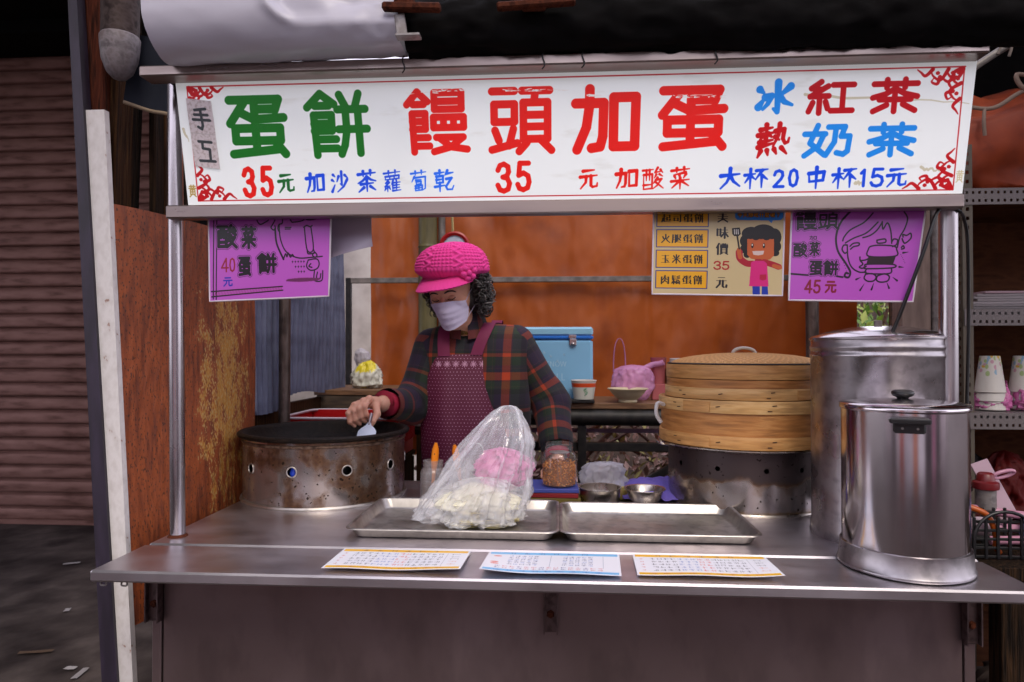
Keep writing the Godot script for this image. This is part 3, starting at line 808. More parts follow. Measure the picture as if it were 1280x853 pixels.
func side_board() -> void:
	var b := MB.new()
	b.box(Vector3(-1.03, 0.54, -2.62), Vector3(0.02, 1.08, 0.94))
	one("low_board", b, M.plank_warm, "dark low board under the corrugated sheets", "board", Vector3(-1.03, 0, -2.62))

func slab(b: MB, a: Vector3, c: Vector3, wd: float, dp: float, wb := 0.0) -> void:     # a leaning board between two points
	if wb > 0.0:      # of another width at its foot
		var x := Vector3(wd / 2, 0, 0); var y := Vector3(wb / 2, 0, 0); var z := Vector3(0, 0, dp / 2)
		b.quad(c - y + z, c + y + z, a + x + z, a - x + z)
		b.quad(c + y - z, c - y - z, a - x - z, a + x - z)
		b.quad(c + y + z, c + y - z, a + x - z, a + x + z)
		b.quad(c - y - z, c - y + z, a - x + z, a - x - z)
		b.quad(a - x + z, a + x + z, a + x - z, a - x - z)
		return
	var up := (a - c).normalized()
	var bk := Vector3.BACK
	var rt := up.cross(bk).normalized()
	b.box((a + c) / 2, Vector3(wd, a.distance_to(c), dp), Basis(rt, up, bk), 0.003)

func panel_print() -> Array:
	var out := []
	var f := FastNoiseLite.new(); f.seed = 5; f.frequency = 0.02; f.fractal_octaves = 5
	var g := FastNoiseLite.new(); g.seed = 9; g.frequency = 0.12; g.fractal_octaves = 3
	for k in 2:
		var im := Image.create(320, 640, false, Image.FORMAT_RGBA8)
		for y in 640:
			for x in 320:
				var a := f.get_noise_2d(x * 0.9 + 900 * k, y * 0.9) * 0.5 + 0.5
				var s := g.get_noise_2d(x * 1.3 + 500 * k, y * 0.9)
				var st := f.get_noise_2d(x * 2.2 + 3000, y * 0.5 + 100 * k) * 0.5 + 0.5
				var col := Color(0.46, 0.215, 0.095).lerp(Color(0.58, 0.29, 0.125), a)
				col = col.lerp(Color(0.30, 0.13, 0.07), smoothstep(0.45, 0.8, st) * 0.6)
				if s + 0.25 * (a - 0.5) > 0.33:
					col = col.lerp(Color(0.17, 0.085, 0.06), smoothstep(0.33, 0.48, s + 0.25 * (a - 0.5)) * 0.85)
				# peeling yellow paint
				var u := x / 320.0; var v := y / 640.0
				var patch := 0.0
				if k == 1:
					patch = 1.15 - Vector2((u - 0.32) / 0.42, (v - 0.45) / 0.36).length()
				else:
					patch = 0.85 - Vector2((u - 0.93) / 0.2, (v - 0.52) / 0.35).length()
				var pe := patch + (a - 0.5) * 2.2 + s * 0.9
				if pe > 0.45:
					col = col.lerp(Color(0.66, 0.47, 0.17).lerp(Color(0.70, 0.62, 0.44), clampf(s * 2.0, 0, 1)), smoothstep(0.45, 0.6, pe) * 0.85)
				im.set_pixel(x, y, col)
		out.append(ImageTexture.create_from_image(im))
	return out

func tarp_rows(x0: float, x1: float, y1: float, y0: float, z: float, nx: int, ny: int, amp: float, fold: float, sd: float) -> Array:
	var r := []
	for j in ny:
		var row := []
		for i in nx:
			var u := float(i) / (nx - 1); var v := float(j) / (ny - 1)
			var x := lerpf(x0, x1, u); var y := lerpf(y1, y0, v)
			var p := Vector3(x, y, z)
			p.z += amp * 1.0 * crumple(Vector3(x * 0.30 + y * 0.12 + sd, y * 0.34 - x * 0.1, sd), 0.8) + 0.006 * exp(-pow((x - 0.44) / 0.007, 2.0))
			p.z += amp * (nz(Vector3(x * 2.2 + sd, y * 0.7, sd), 0.9) + 0.5 * nz(Vector3(x * 5.0, y * 2.0, sd), 1.0)) + fold * sin(x * 34.0 + sd + 1.5 * sin(y * 3.0)) * (0.4 + 0.6 * v)
			row.append(p)
		r.append(row)
	return r

func back_yard() -> void:
	var b := MB.new()
	b.sheet(tarp_rows(-0.96, -0.575, 2.5, 0.75, -3.44, 50, 70, 0.05, 0.018, 1.0), 0.002)
	one("orange_tarp", b, M.tarp, "creased orange tarp hanging left of the bamboo post", "tarp", Vector3(-0.77, 0.75, -3.44), "orange tarps at the back")
	b = MB.new()
	b.sheet(tarp_rows(-0.60, 1.46, 2.5, 1.60, -3.46, 170, 70, 0.030, 0.0015, 5.0), 0.002)
	one("orange_tarp", b, M.tarp, "wide orange tarp above the grey rail behind the cook", "tarp", Vector3(0.43, 1.6, -3.46), "orange tarps at the back")
	b = MB.new()
	b.sheet(tarp_rows(-0.60, 1.43, 1.635, 0.95, -3.40, 170, 60, 0.032, 0.003, 9.0), 0.002)
	one("orange_tarp", b, M.tarp, "wide orange tarp below the grey rail behind the blue cooler", "tarp", Vector3(0.43, 0.95, -3.4), "orange tarps at the back")
	# rail frame
	var f := thing("rail_frame", "dark square tube frame holding the orange tarps", "frame", Vector3(-1.03, 0, -3.34))
	b = MB.new()
	b.box(Vector3(0.25, 1.626, -3.335), Vector3(2.56, 0.026, 0.026))
	part(f, "rail", b, M.grey_bar)
	b = MB.new()
	b.box(Vector3(-1.043, 0.82, -3.335), Vector3(0.026, 1.64, 0.026))
	part(f, "upright", b, M.black_metal)
	b = MB.new()
	b.box(Vector3(1.2, 1.25, -3.3), Vector3(0.035, 2.5, 0.035))
	part(f, "upright", b, M.old_pole)
	# bamboo post and thin pole
	b = MB.new()
	var pr := []
	for k in 6:
		var y := 0.45 * k
		pr.append_array([Vector2(0.046, y), Vector2(0.046, y + 0.43), Vector2(0.050, y + 0.438), Vector2(0.046, y + 0.446)])
	b.lathe(pr, Vector3(-0.642, 0, -3.32), 24)
	one("bamboo_post", b, M.bamboo_green, "thick greenish bamboo post behind the cook", "post", Vector3(-0.642, 0, -3.32))
	b = MB.new()
	b.tube([Vector3(-0.572, 0, -3.33), Vector3(-0.575, 2.5, -3.33)], 0.018, 12)
	one("steel_tube", b, M.grey_bar, "thin grey tube standing against the bamboo post", "pole", Vector3(-0.572, 0, -3.33))
	# hanging red dial scale
	var s := thing("dial_scale", "round red dial scale hanging on a cord above the pink cap", "scale", Vector3(-0.49, 1.68, -3.2))
	b = MB.new()
	b.lathe([Vector2(0, -0.02), Vector2(0.068, -0.02), Vector2(0.074, -0.014), Vector2(0.074, 0.012), Vector2(0.066, 0.016), Vector2(0.055, 0.010)], Vector3(-0.49, 1.768, -3.2), 32, Basis(Vector3.RIGHT, PI / 2))
	part(s, "case", b, plain(Color(0.62, 0.06, 0.07), 0.35))
	b = MB.new()
	b.lathe([Vector2(0.056, 0.004), Vector2(0.0, 0.005)], Vector3(-0.49, 1.768, -3.2), 32, Basis(Vector3.RIGHT, PI / 2))
	part(s, "dial", b, plain(Color(0.70, 0.73, 0.80), 0.4))
	b = MB.new()
	b.tube(bend([Vector3(-0.50, 1.81, -3.2), Vector3(-0.505, 1.9, -3.21), Vector3(-0.515, 2.1, -3.2), Vector3(-0.51, 2.4, -3.2)]), 0.004, 6)
	b.tube(bend([Vector3(-0.495, 1.81, -3.2), Vector3(-0.50, 1.95, -3.19), Vector3(-0.495, 2.1, -3.2), Vector3(-0.51, 2.4, -3.2)]), 0.004, 6)
	part(s, "cord", b, plain(Color(0.72, 0.66, 0.45), 0.8))
	# pale wall outside
	b = MB.new()
	b.box(Vector3(-1.7, 1.6, -5.6), Vector3(2.6, 3.2, 0.3))
	one("white_wall", b, M.plaster, "sunlit white wall seen through the gap beside the corrugated sheet", "wall", Vector3(-1.7, 0, -5.6))
	b = MB.new()
	b.box(Vector3(0.5, 0.9, -6.5), Vector3(9, 1.8, 0.3))
	one("garden_wall", b, mottled(43, [0.2, 0.8], [Color(0.20, 0.16, 0.15), Color(0.32, 0.26, 0.24)], Vector3(1, 1, 1), 0.9), "grey garden wall behind the brush pile", "wall", Vector3(0.5, 0, -6.5))
	# brush pile seen under the back counter
	var bp := thing("brush_pile", "heap of cut branches behind the back counter", "branches", Vector3(0.3, 0, -3.9))
	rng.seed = 21
	for k in 34:
		b = MB.new()
		var c := Vector3(rng.randf_range(-0.7, 1.5), rng.randf_range(0.25, 0.95), rng.randf_range(-4.2, -3.55))
		var dr := Vector3(rng.randf_range(-1, 1), rng.randf_range(-0.35, 0.6), rng.randf_range(-0.3, 0.3)).normalized()
		var ln := rng.randf_range(0.5, 1.1)
		var pp := []
		var rd := []
		var r0 := rng.randf_range(0.008, 0.022)
		for i in 6:
			var t := i / 5.0
			pp.append(c + dr * ln * (t - 0.5) + Vector3(rng.randf_range(-1, 1), rng.randf_range(-1, 1), 0) * 0.04)
			rd.append(r0 * (1.0 - 0.55 * t))
		b.tube(bend(pp, 4), 0.8 * r0, 7)
		part(bp, "branch", b, M.branch)
	leaves("dry_leaves", Vector3(0.4, 0.42, -3.9), Vector3(1.5, 0.50, 0.35), 3200, 0.03, [Color(0.30, 0.17, 0.13), Color(0.42, 0.28, 0.24), Color(0.20, 0.12, 0.09), Color(0.36, 0.34, 0.10)], "dry brown leaves caught in the cut branches", "leaves", true)
	# shrubs outside, seen through the gap right of the tarps
	for k in 3:
		var c: Vector3 = [Vector3(2.05, 1.35, -5.0), Vector3(2.75, 1.5, -5.4), Vector3(1.6, 0.95, -4.6)][k]
		var sh := thing("shrub", ["leafy green shrub seen through the gap beside the far tarp edge", "taller green shrub behind, right of the gap", "low green shrub at the foot of the gap"][k], "shrub", Vector3(c.x, 0, c.z), "shrubs behind the stall")
		b = MB.new()
		for i in 7:
			var a := TAU * i / 7.0
			b.tube(bend([Vector3(c.x, 0, c.z), Vector3(c.x + 0.08 * cos(a), c.y * 0.6, c.z + 0.08 * sin(a)), c + Vector3(0.3 * cos(a), rng.randf_range(-0.1, 0.45), 0.25 * sin(a))]), 0.011, 6)
		part(sh, "stem", b, M.branch)
		var lf := MB.new()
		lf.colored = true
		scatter(lf, c, Vector3(0.5, 0.75, 0.35), 700, 0.045, [Color(0.10, 0.20, 0.03), Color(0.20, 0.30, 0.05), Color(0.06, 0.13, 0.02), Color(0.32, 0.38, 0.08)])
		part(sh, "foliage", lf, M.leaf_v)

func scatter(b: MB, c: Vector3, r: Vector3, cnt: int, size: float, cols: Array) -> void:
	for i in cnt:
		var d := Vector3(rng.randfn(), rng.randfn(), rng.randfn()).normalized() * pow(rng.randf(), 0.4)
		var p := c + d * r
		var bs := Basis.from_euler(Vector3(rng.randf_range(-1.2, 1.2), rng.randf() * TAU, rng.randf_range(-1, 1)))
		var s := size * rng.randf_range(0.6, 1.3)
		b.tint = cols[rng.randi() % cols.size()]
		var a := p; var e := p + bs * Vector3(0, 0, s * 2)
		var l := p + bs * Vector3(-s * 0.45, s * 0.08, s); var q := p + bs * Vector3(s * 0.45, s * 0.08, s)
		b.tri(a, l, e)
		b.tri(a, e, q)

func leaves(called: String, c: Vector3, r: Vector3, cnt: int, size: float, cols: Array, label: String, cat: String, stuff: bool) -> void:
	var m := plain(Color.WHITE, 0.7)
	m.vertex_color_use_as_albedo = true
	var b := MB.new()
	b.colored = true
	scatter(b, c, r, cnt, size, cols)
	var o := one(called, b, m, label, cat, Vector3(c.x, c.y - r.y, c.z))
	if stuff:
		o.set_meta("kind", "stuff")

func slotted(base: Color, rows: int) -> StandardMaterial3D:
	# perforated angle steel: openings cut out of the sheet
	var pw := 64
	var im := Image.create(pw, pw, false, Image.FORMAT_RGBA8)
	for y in pw:
		for x in pw:
			var v := rng.randf_range(-0.03, 0.03)
			var col := Color(base.r + v, base.g + v, base.b + v, 1.0)
			var fy := fposmod(y * float(rows) / pw, 1.0)
			if absf(x - 32) < 13 and absf(fy - 0.5) < 0.16:
				col.a = 0.0
			im.set_pixel(x, y, col)
	var m := plain(Color.WHITE, 0.5, 0.3)
	m.albedo_texture = ImageTexture.create_from_image(im)
	m.transparency = BaseMaterial3D.TRANSPARENCY_ALPHA_SCISSOR
	m.alpha_scissor_threshold = 0.5
	return m

func angle_bar(b: MB, a: Vector3, c: Vector3, dirs: Array, wd: float, pitch: float) -> void:
	# two sheets meeting along the line a-c, each wd wide; uv repeats every pitch metres
	for d: Vector3 in dirs:
		var ln := a.distance_to(c)
		var nn := (c - a).cross(d).normalized()
		var i := b.vert(a, nn, Vector2(0, 0)); b.vert(c, nn, Vector2(ln / pitch, 0)); b.vert(c + d * wd, nn, Vector2(ln / pitch, 1)); b.vert(a + d * wd, nn, Vector2(0, 1))
		b.ix.append_array([i, i + 2, i + 1, i, i + 3, i + 2])
		var off := nn * -0.002
		i = b.vert(a + off, -nn, Vector2(0, 0)); b.vert(c + off, -nn, Vector2(ln / pitch, 0)); b.vert(c + d * wd + off, -nn, Vector2(ln / pitch, 1)); b.vert(a + d * wd + off, -nn, Vector2(0, 1))
		b.ix.append_array([i, i + 1, i + 2, i, i + 2, i + 3])

func right_side() -> void:
	var sl2 := slotted(Color(0.44, 0.41, 0.40), 2)
	var sl1 := slotted(Color(0.36, 0.33, 0.28), 1)
	var s := thing("slotted_shelf", "slotted steel angle shelving at the right edge behind the urns", "shelf", Vector3(1.6, 0, -2.2))
	for xz in [Vector2(1.135, -2.0), Vector2(1.135, -2.42), Vector2(2.2, -2.0), Vector2(2.2, -2.42)]:
		var b := MB.new()
		var sg := 1.0 if xz.x < 1.5 else -1.0
		var sz := -1.0 if xz.y > -2.2 else 1.0
		angle_bar(b, Vector3(xz.x, 0, xz.y), Vector3(xz.x, 1.86, xz.y), [Vector3(sg, 0, 0), Vector3(0, 0, sz)], 0.028, 0.026)
		part(s, "upright", b, sl1)
	for k in 4:
		var y: float = [0.62, 1.105, 1.395, 1.735][k]
		var b := MB.new()
		angle_bar(b, Vector3(1.137, y, -1.996), Vector3(2.198, y, -1.996), [Vector3(0, -1, 0)], 0.046, 0.017)
		part(s, "edge_beam", b, sl2)
		b = MB.new()
		b.box(Vector3(1.667, y - 0.012, -2.21), Vector3(1.06, 0.022, 0.415))
		part(s, "shelf_board", b, [M.ply, M.galv, M.galv, M.ply][k])
	var b := MB.new()
	b.box(Vector3(1.75, 1.15, -2.47), Vector3(1.15, 1.5, 0.015))
	part(s, "back_board", b, M.ply)
	b = MB.new()
	b.box(Vector3(2.6, 1.3, -2.95), Vector3(2.4, 2.6, 0.1))
	one("side_wall", b, M.ply, "brown plywood wall behind the slotted shelving", "wall", Vector3(2.6, 0, -2.95))
	# pillar and pipe behind the urns
	b = MB.new()
	b.box(Vector3(1.040, 1.22, -2.09), Vector3(0.082, 2.44, 0.06))
	one("timber_pillar", b, mottled(44, [0.2, 0.8], [Color(0.42, 0.35, 0.32), Color(0.54, 0.46, 0.42)], Vector3(6, 1, 6), 0.7), "grey brown pillar behind the tall urn", "pillar", Vector3(1.040, 0, -2.09))
	b = MB.new()
	b.tube([Vector3(1.103, 0, -2.07), Vector3(1.103, 2.44, -2.07)], 0.019, 16)
	one("downpipe", b, M.galv, "mottled grey downpipe beside the pillar behind the tall urn", "pipe", Vector3(1.103, 0, -2.07))

func roof_side() -> void:
	# white vinyl awning rolled up on the left
	var r := thing("rolled_awning", "rolled white vinyl awning lying on the sign's top rail", "awning", Vector3(-0.64, 1.905, -1.43))
	var rows := []
	var n := 60
	for j in n + 1:
		var u := float(j) / n
		var row := []
		for i in 48:
			var a := TAU * i / 48.0
			var rad := 0.088 - 0.006 * u
			var x := lerpf(-0.868, -0.330, u)
			x += (0.007 * (1.0 - cos(a + 0.3)) - 0.004) * (1.0 - smoothstep(0.0, 0.12, u))
			# a slack pocket pressed in near the right-hand end
			var front := maxf(0.0, cos(a - PI * 0.5 + 0.25))
			var q := (a - 1.35) / 0.75
			var lip := 0.50 + 0.10 * q * q
			var inside := smoothstep(lip, lip + 0.035, u) * clampf(1.0 - q * q, 0.0, 1.0)
			rad += 0.012 * exp(-pow((u - lip) / 0.03, 2.0)) * clampf(1.2 - q * q, 0.0, 1.0)
			rad -= inside * (0.030 - 0.016 * sin(clampf((u - lip) / 0.3, 0, 1) * PI) * clampf(cos(q * 2.2), 0, 1))
			rad -= 0.012 * smoothstep(0.62, 1.0, u) * absf(sin(a * 2.5 + u * 6.0)) * front
			rad += 0.004 * nz(Vector3(u * 3.0, cos(a), sin(a)), 1.2) + 0.006 * smoothstep(0.6, 1.0, u) * nz(Vector3(u * 8.0, cos(a) * 2.0, sin(a) * 2.0), 1.5)
			var y := 1.996 + rad * cos(a) * 0.98
			y = maxf(y, 1.908 + 0.016 * u)
			row.append(Vector3(x, y, -1.435 + rad * sin(a)))
		rows.append(row)
	var b := MB.new()
	b.grid(rows, true, false)
	part(r, "vinyl", b, M.vinyl)
	b = MB.new()
	b.tube([Vector3(-0.84, 2.0, -1.435), Vector3(-0.30, 2.0, -1.435)], 0.016, 12)
	part(r, "core", b, M.rust)
	# black roll to the right of it
	b = MB.new()
	rows = []
	for j in 241:
		var u := j / 240.0
		var row := []
		for i in 36:
			var a := TAU * i / 36.0
			var rad := 0.070 + 0.006 * nz(Vector3(u * 4.0, cos(a), sin(a)), 1.3) - 0.020 * crumple(Vector3(u * 5.0, cos(a) * 0.8, sin(a) * 0.8), 1.1)
			var x := lerpf(-0.325, 1.25, u)
			row.append(Vector3(x, 1.977 + 0.004 * sin(u * 7.0) + rad * cos(a), -1.46 + rad * 0.9 * sin(a)))
		rows.append(row)
	b.grid(rows, true, false)
	one("tarp_roll", b, M.black_tarp, "long black rolled tarp above the sign", "tarp", Vector3(0.46, 1.93, -1.46))
	# brackets at the end of the white roll
	var k := thing("awning_bracket", "rusty brown clamp where the white roll ends", "bracket", Vector3(-0.30, 1.93, -1.385))
	b = MB.new()
	b.box(Vector3(-0.315, 2.005, -1.372), Vector3(0.04, 0.05, 0.03), Basis.IDENTITY, 0.006)
	b.box(Vector3(-0.298, 1.978, -1.362), Vector3(0.12, 0.016, 0.02), Basis(Vector3.BACK, -0.05), 0.004)
	b.tube([Vector3(-0.315, 2.0, -1.37), Vector3(-0.315, 2.06, -1.37)], 0.02, 14)
	part(k, "clamp", b, M.rust)
	b = MB.new()
	b.box(Vector3(-0.322, 1.945, -1.372), Vector3(0.022, 0.05, 0.006), Basis(Vector3.BACK, 0.15), 0.002)
	b.box(Vector3(-0.305, 1.920, -1.366), Vector3(0.05, 0.006, 0.024), Basis.IDENTITY, 0.001)
	part(k, "hinge", b, M.galv)
	b = MB.new()
	b.box(Vector3(-0.05, 2.03, -1.385), Vector3(0.05, 0.11, 0.02), Basis.IDENTITY, 0.004)
	b.box(Vector3(-0.045, 1.985, -1.38), Vector3(0.16, 0.014, 0.02), Basis(Vector3.BACK, 0.04), 0.004)
	one("roof_bracket", b, M.rust, "rusty T shaped bracket on the black roll at top centre", "bracket", Vector3(-0.05, 1.975, -1.385))
	# roof added over the stall, translucent so that soft light gets in
	b = MB.new()
	b.box(Vector3(0.03, 2.42, -2.02), Vector3(1.66 + 0.82, 0.004, 2.76), Basis.IDENTITY, 0.0)
	one("added_stall_roof", b, M.roof_sheet, "translucent milky plastic roof sheet added over the stall to let soft light in", "roof", Vector3(0.45, 2.418, -2.02))
	b = MB.new()
	b.box(Vector3(2.6, 2.50, -2.0), Vector3(2.6, 0.05, 2.6))  # opaque roof put in to darken the right-hand shelves
	one("added_side_roof", b, M.dark, "dark roof added over the shelving at the right to shade it", "roof", Vector3(2.6, 2.475, -2.0))
	# top right: conduit, dark sheet, orange bundle
	b = MB.new()
	b.tube(bend([Vector3(0.985, 1.95, -1.70), Vector3(1.02, 1.975, -1.70), Vector3(1.12, 2.037, -1.70), Vector3(1.4, 2.2, -1.72)]), 0.009, 10)
	one("conduit", b, M.grey_bar, "pale grey conduit slanting up at the top right corner", "pipe", Vector3(1.0, 1.95, -1.7))
	b = MB.new()
	b.tube(bend([Vector3(1.045, 1.985, -1.69), Vector3(1.06, 2.03, -1.685), Vector3(1.075, 2.01, -1.685), Vector3(1.07, 1.98, -1.69), Vector3(1.09, 2.06, -1.69), Vector3(1.10, 2.10, -1.7)]), 0.003, 6)
	one("tie_wire", b, plain(Color(0.45, 0.40, 0.36), 0.6), "thin wire looped round the slanting conduit", "wire", Vector3(1.05, 1.98, -1.69))
	b = MB.new()
	b.sheet(tarp_rows(1.05, 2.4, 2.5, 1.86, -2.28, 40, 20, 0.08, 0.01, 14.0), 0.003)
	one("black_sheet", b, M.black_tarp, "black plastic sheet hanging at the top right above the orange bundle", "tarp", Vector3(1.7, 1.86, -2.28))
	var ob := thing("tarp_bundle", "bundled orange tarp tied with cord on top of the shelving", "tarp", Vector3(1.4, 1.74, -2.12))
	b = MB.new()
	rows = []
	for j in 41:
		var u := j / 40.0
		var row := []
		for i in 36:
			var a := TAU * i / 36.0
			var rad := (0.13 + 0.05 * sin(u * 5.0)) * (1.0 + 0.35 * nz(Vector3(u * 3.0, cos(a) * 1.4, sin(a) * 1.4), 1.0) + 0.10 * sin(a * 4.0 + u * 12.0))
			row.append(Vector3(lerpf(1.10, 2.1, u), maxf(1.742, 1.86 + rad * cos(a) * (0.95 + 0.6 * u)), -2.12 + rad * 0.8 * sin(a)))
		rows.append(row)
	b.grid(rows, true, false)
	part(ob, "cloth", b, M.orange_old)
	b = MB.new()
	b.tube(bend([Vector3(1.09, 1.985, -2.0), Vector3(1.2, 1.955, -1.985), Vector3(1.27, 1.99, -1.98), Vector3(1.33, 2.03, -1.98), Vector3(1.27, 2.045, -1.975), Vector3(1.30, 2.0, -1.975), Vector3(1.42, 1.995, -1.98)]), 0.006, 8)
	b.tube(bend([Vector3(1.19, 1.955, -1.985), Vector3(1.185, 1.92, -1.98), Vector3(1.19, 1.88, -1.985)]), 0.005, 8)
	part(ob, "cord", b, plain(Color(0.52, 0.44, 0.38), 0.8))
func cart() -> void:
	var c := thing("food_cart", "stainless steel food cart with a counter, corner poles and a fold-out front shelf", "cart", Vector3(-0.03, 0, -1.93))
	var b := MB.new()
	b.box(Vector3(-0.0265, TOP - 0.0175, -1.934), Vector3(1.853, 0.035, 0.80), Basis.IDENTITY, 0.004)
	part(c, "counter", b, M.counter)
	# fold-out shelf with a turned-down lip
	b = MB.new()
	b.box(Vector3(-0.028, TOP - 0.014, -1.4365), Vector3(1.866, 0.024, 0.187), Basis.IDENTITY, 0.004)
	var shelf := part(c, "front_shelf", b, M.counter)
	for x in [-0.945, -0.90]:
		b = MB.new()
		b.tube(bend([Vector3(x, TOP - 0.025, -1.36), Vector3(x - 0.003, TOP - 0.036, -1.36), Vector3(x + 0.008, TOP - 0.037, -1.36), Vector3(x + 0.009, TOP - 0.03, -1.36)]), 0.0018, 6)
		part(shelf, "hook", b, M.galv)
	b = MB.new()
	b.box(Vector3(-0.0265, 0.47, -1.556), Vector3(1.80, 0.64, 0.012), Basis.IDENTITY, 0.002)
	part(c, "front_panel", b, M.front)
	for s in [-1.0, 1.0]:
		b = MB.new()
		b.box(Vector3(-0.0265 + s * 0.914, 0.43, -1.5565), Vector3(0.022, 0.72, 0.02), Basis.IDENTITY, 0.002)
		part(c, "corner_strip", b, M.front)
		b = MB.new()
		b.box(Vector3(-0.0265 + s * 0.915, 0.47, -1.95), Vector3(0.012, 0.64, 0.75), Basis.IDENTITY, 0.002)
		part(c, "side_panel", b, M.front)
	b = MB.new()
	b.box(Vector3(-0.0265, 0.47, -2.325), Vector3(1.80, 0.64, 0.012), Basis.IDENTITY, 0.002)
	part(c, "back_panel", b, M.front)
	for q in [Vector2(-0.85, -1.63), Vector2(0.80, -1.63), Vector2(-0.85, -2.25), Vector2(0.80, -2.25)]:
		b = MB.new()
		b.lathe([Vector2(0.0, -0.018), Vector2(0.055, -0.018), Vector2(0.062, -0.01), Vector2(0.062, 0.01), Vector2(0.055, 0.018), Vector2(0.0, 0.018)], Vector3(q.x, 0.062, q.y), 24, Basis(Vector3.BACK, PI / 2))
		b.box(Vector3(q.x, 0.11, q.y), Vector3(0.05, 0.08, 0.03))
		part(c, "wheel", b, M.rubber)
	# shelf brackets with their bolts
	for x in [-0.940, -0.018, 0.884]:
		b = MB.new()
		b.box(Vector3(x, 0.727, -1.541), Vector3(0.031, 0.156, 0.010), Basis.IDENTITY, 0.002)
		b.box(Vector3(x - 0.0145, 0.727, -1.533), Vector3(0.003, 0.156, 0.022), Basis.IDENTITY, 0.0005)
		b.box(Vector3(x + 0.0145, 0.727, -1.533), Vector3(0.003, 0.156, 0.022), Basis.IDENTITY, 0.0005)
		b.box(Vector3(x, 0.802, -1.49), Vector3(0.031, 0.004, 0.09), Basis.IDENTITY, 0.001)
		var br := part(c, "bracket", b, M.bracket)
		b = MB.new()
		b.lathe([Vector2(0.0095, 0.0), Vector2(0.0095, 0.002), Vector2(0.006, 0.002), Vector2(0.006, 0.007), Vector2(0.0, 0.007)], Vector3(x, 0.690, -1.536), 6, Basis(Vector3.RIGHT, PI / 2))
		part(br, "bolt", b, M.rust)
	# poles
	var ends := [[Vector3(-0.920, TOP, -1.598), Vector3(-0.934, 1.93, -1.598), 0.0175, M.pole], [Vector3(0.880, TOP, -1.61), Vector3(0.886, 1.93, -1.61), 0.0195, M.pole], [Vector3(-0.945, TOP, -2.30), Vector3(-0.945, 2.39, -2.30), 0.0195, M.old_pole], [Vector3(0.838, TOP, -2.31), Vector3(0.825, 2.39, -2.31), 0.0195, M.old_pole]]
	for q in ends:
		b = MB.new()
		b.tube([q[0], q[1]], q[2], 28)
		var po := part(c, "pole", b, q[3])
		b = MB.new()
		b.lathe([Vector2(q[2] + 0.006, 0.0), Vector2(q[2] + 0.005, 0.002), Vector2(q[2] + 0.0005, 0.006)], q[0], 24)
		part(po, "weld_ring", b, M.rust)
	# rails that carry the sign
	b = MB.new()
	b.box(Vector3(-0.021, 1.609, -1.574), Vector3(1.822, 0.031, 0.036), Basis.IDENTITY, 0.003)
	part(c, "lower_rail", b, M.beam)
	b = MB.new()
	b.box(Vector3(-0.025, 1.907, -1.487), Vector3(1.83, 0.024, 0.05), Basis.IDENTITY, 0.003)
	part(c, "upper_rail", b, M.beam)
	b = MB.new()
	b.box(Vector3(-0.03, 1.925, -1.60), Vector3(1.80, 0.012, 0.17), Basis.IDENTITY, 0.002)
	part(c, "roof_tray", b, M.black_metal)
	# wire ties on the upper rail
	for x in [-0.335, -0.03, 0.055, 0.335]:
		b = MB.new()
		b.tube(bend([Vector3(x, 1.922, -1.459), Vector3(x - 0.004, 1.912, -1.458), Vector3(x + 0.001, 1.894, -1.459), Vector3(x - 0.005, 1.886, -1.463)]), 0.0016, 6)
		one("wire_tie", b, M.black, {-0.335: "black wire tie at the end of the white roll", -0.03: "first black wire tie right of centre on the sign rail", 0.055: "second black wire tie, next to the centre tie", 0.335: "rightmost black wire tie on the sign rail"}[x], "wire", Vector3(x, 1.886, -1.459), "wire ties on the sign rail")

func ornament(px: Pix, x0: float, y0: float, x1: float, y1: float, col: Color) -> void:
	# a scrolled corner flourish; (x0, y0) is the corner, (x1, y1) the far side
	var arm := [[3, 5, 12, 22, 28, 20, 36, 8, 30, 3], [22, 16, 30, 30, 42, 24, 38, 15], [34, 5, 48, 26, 64, 18, 70, 6], [50, 20, 54, 34, 66, 30, 62, 22], [66, 4, 80, 17, 90, 10, 98, 4]]
	for side in 2:
		for q in arm:
			var pts := []
			for p: Vector2 in curve(q, 6):
				var w := p if side == 0 else Vector2(p.y, p.x)
				pts.append(Vector2(lerpf(x0, x1, w.x / 100.0), lerpf(y0, y1, w.y / 100.0)))
			px.line(pts, 4.0, col, 0.95)
	px.disc(Vector2(lerpf(x0, x1, 0.11), lerpf(y0, y1, 0.11)), 6.0, 5.5, col)
	for w in [Vector2(0.24, 0.12), Vector2(0.55, 0.12), Vector2(0.12, 0.24), Vector2(0.12, 0.55)]:
		px.disc(Vector2(lerpf(x0, x1, w.x), lerpf(y0, y1, w.y)), 5.0, 4.5, col)

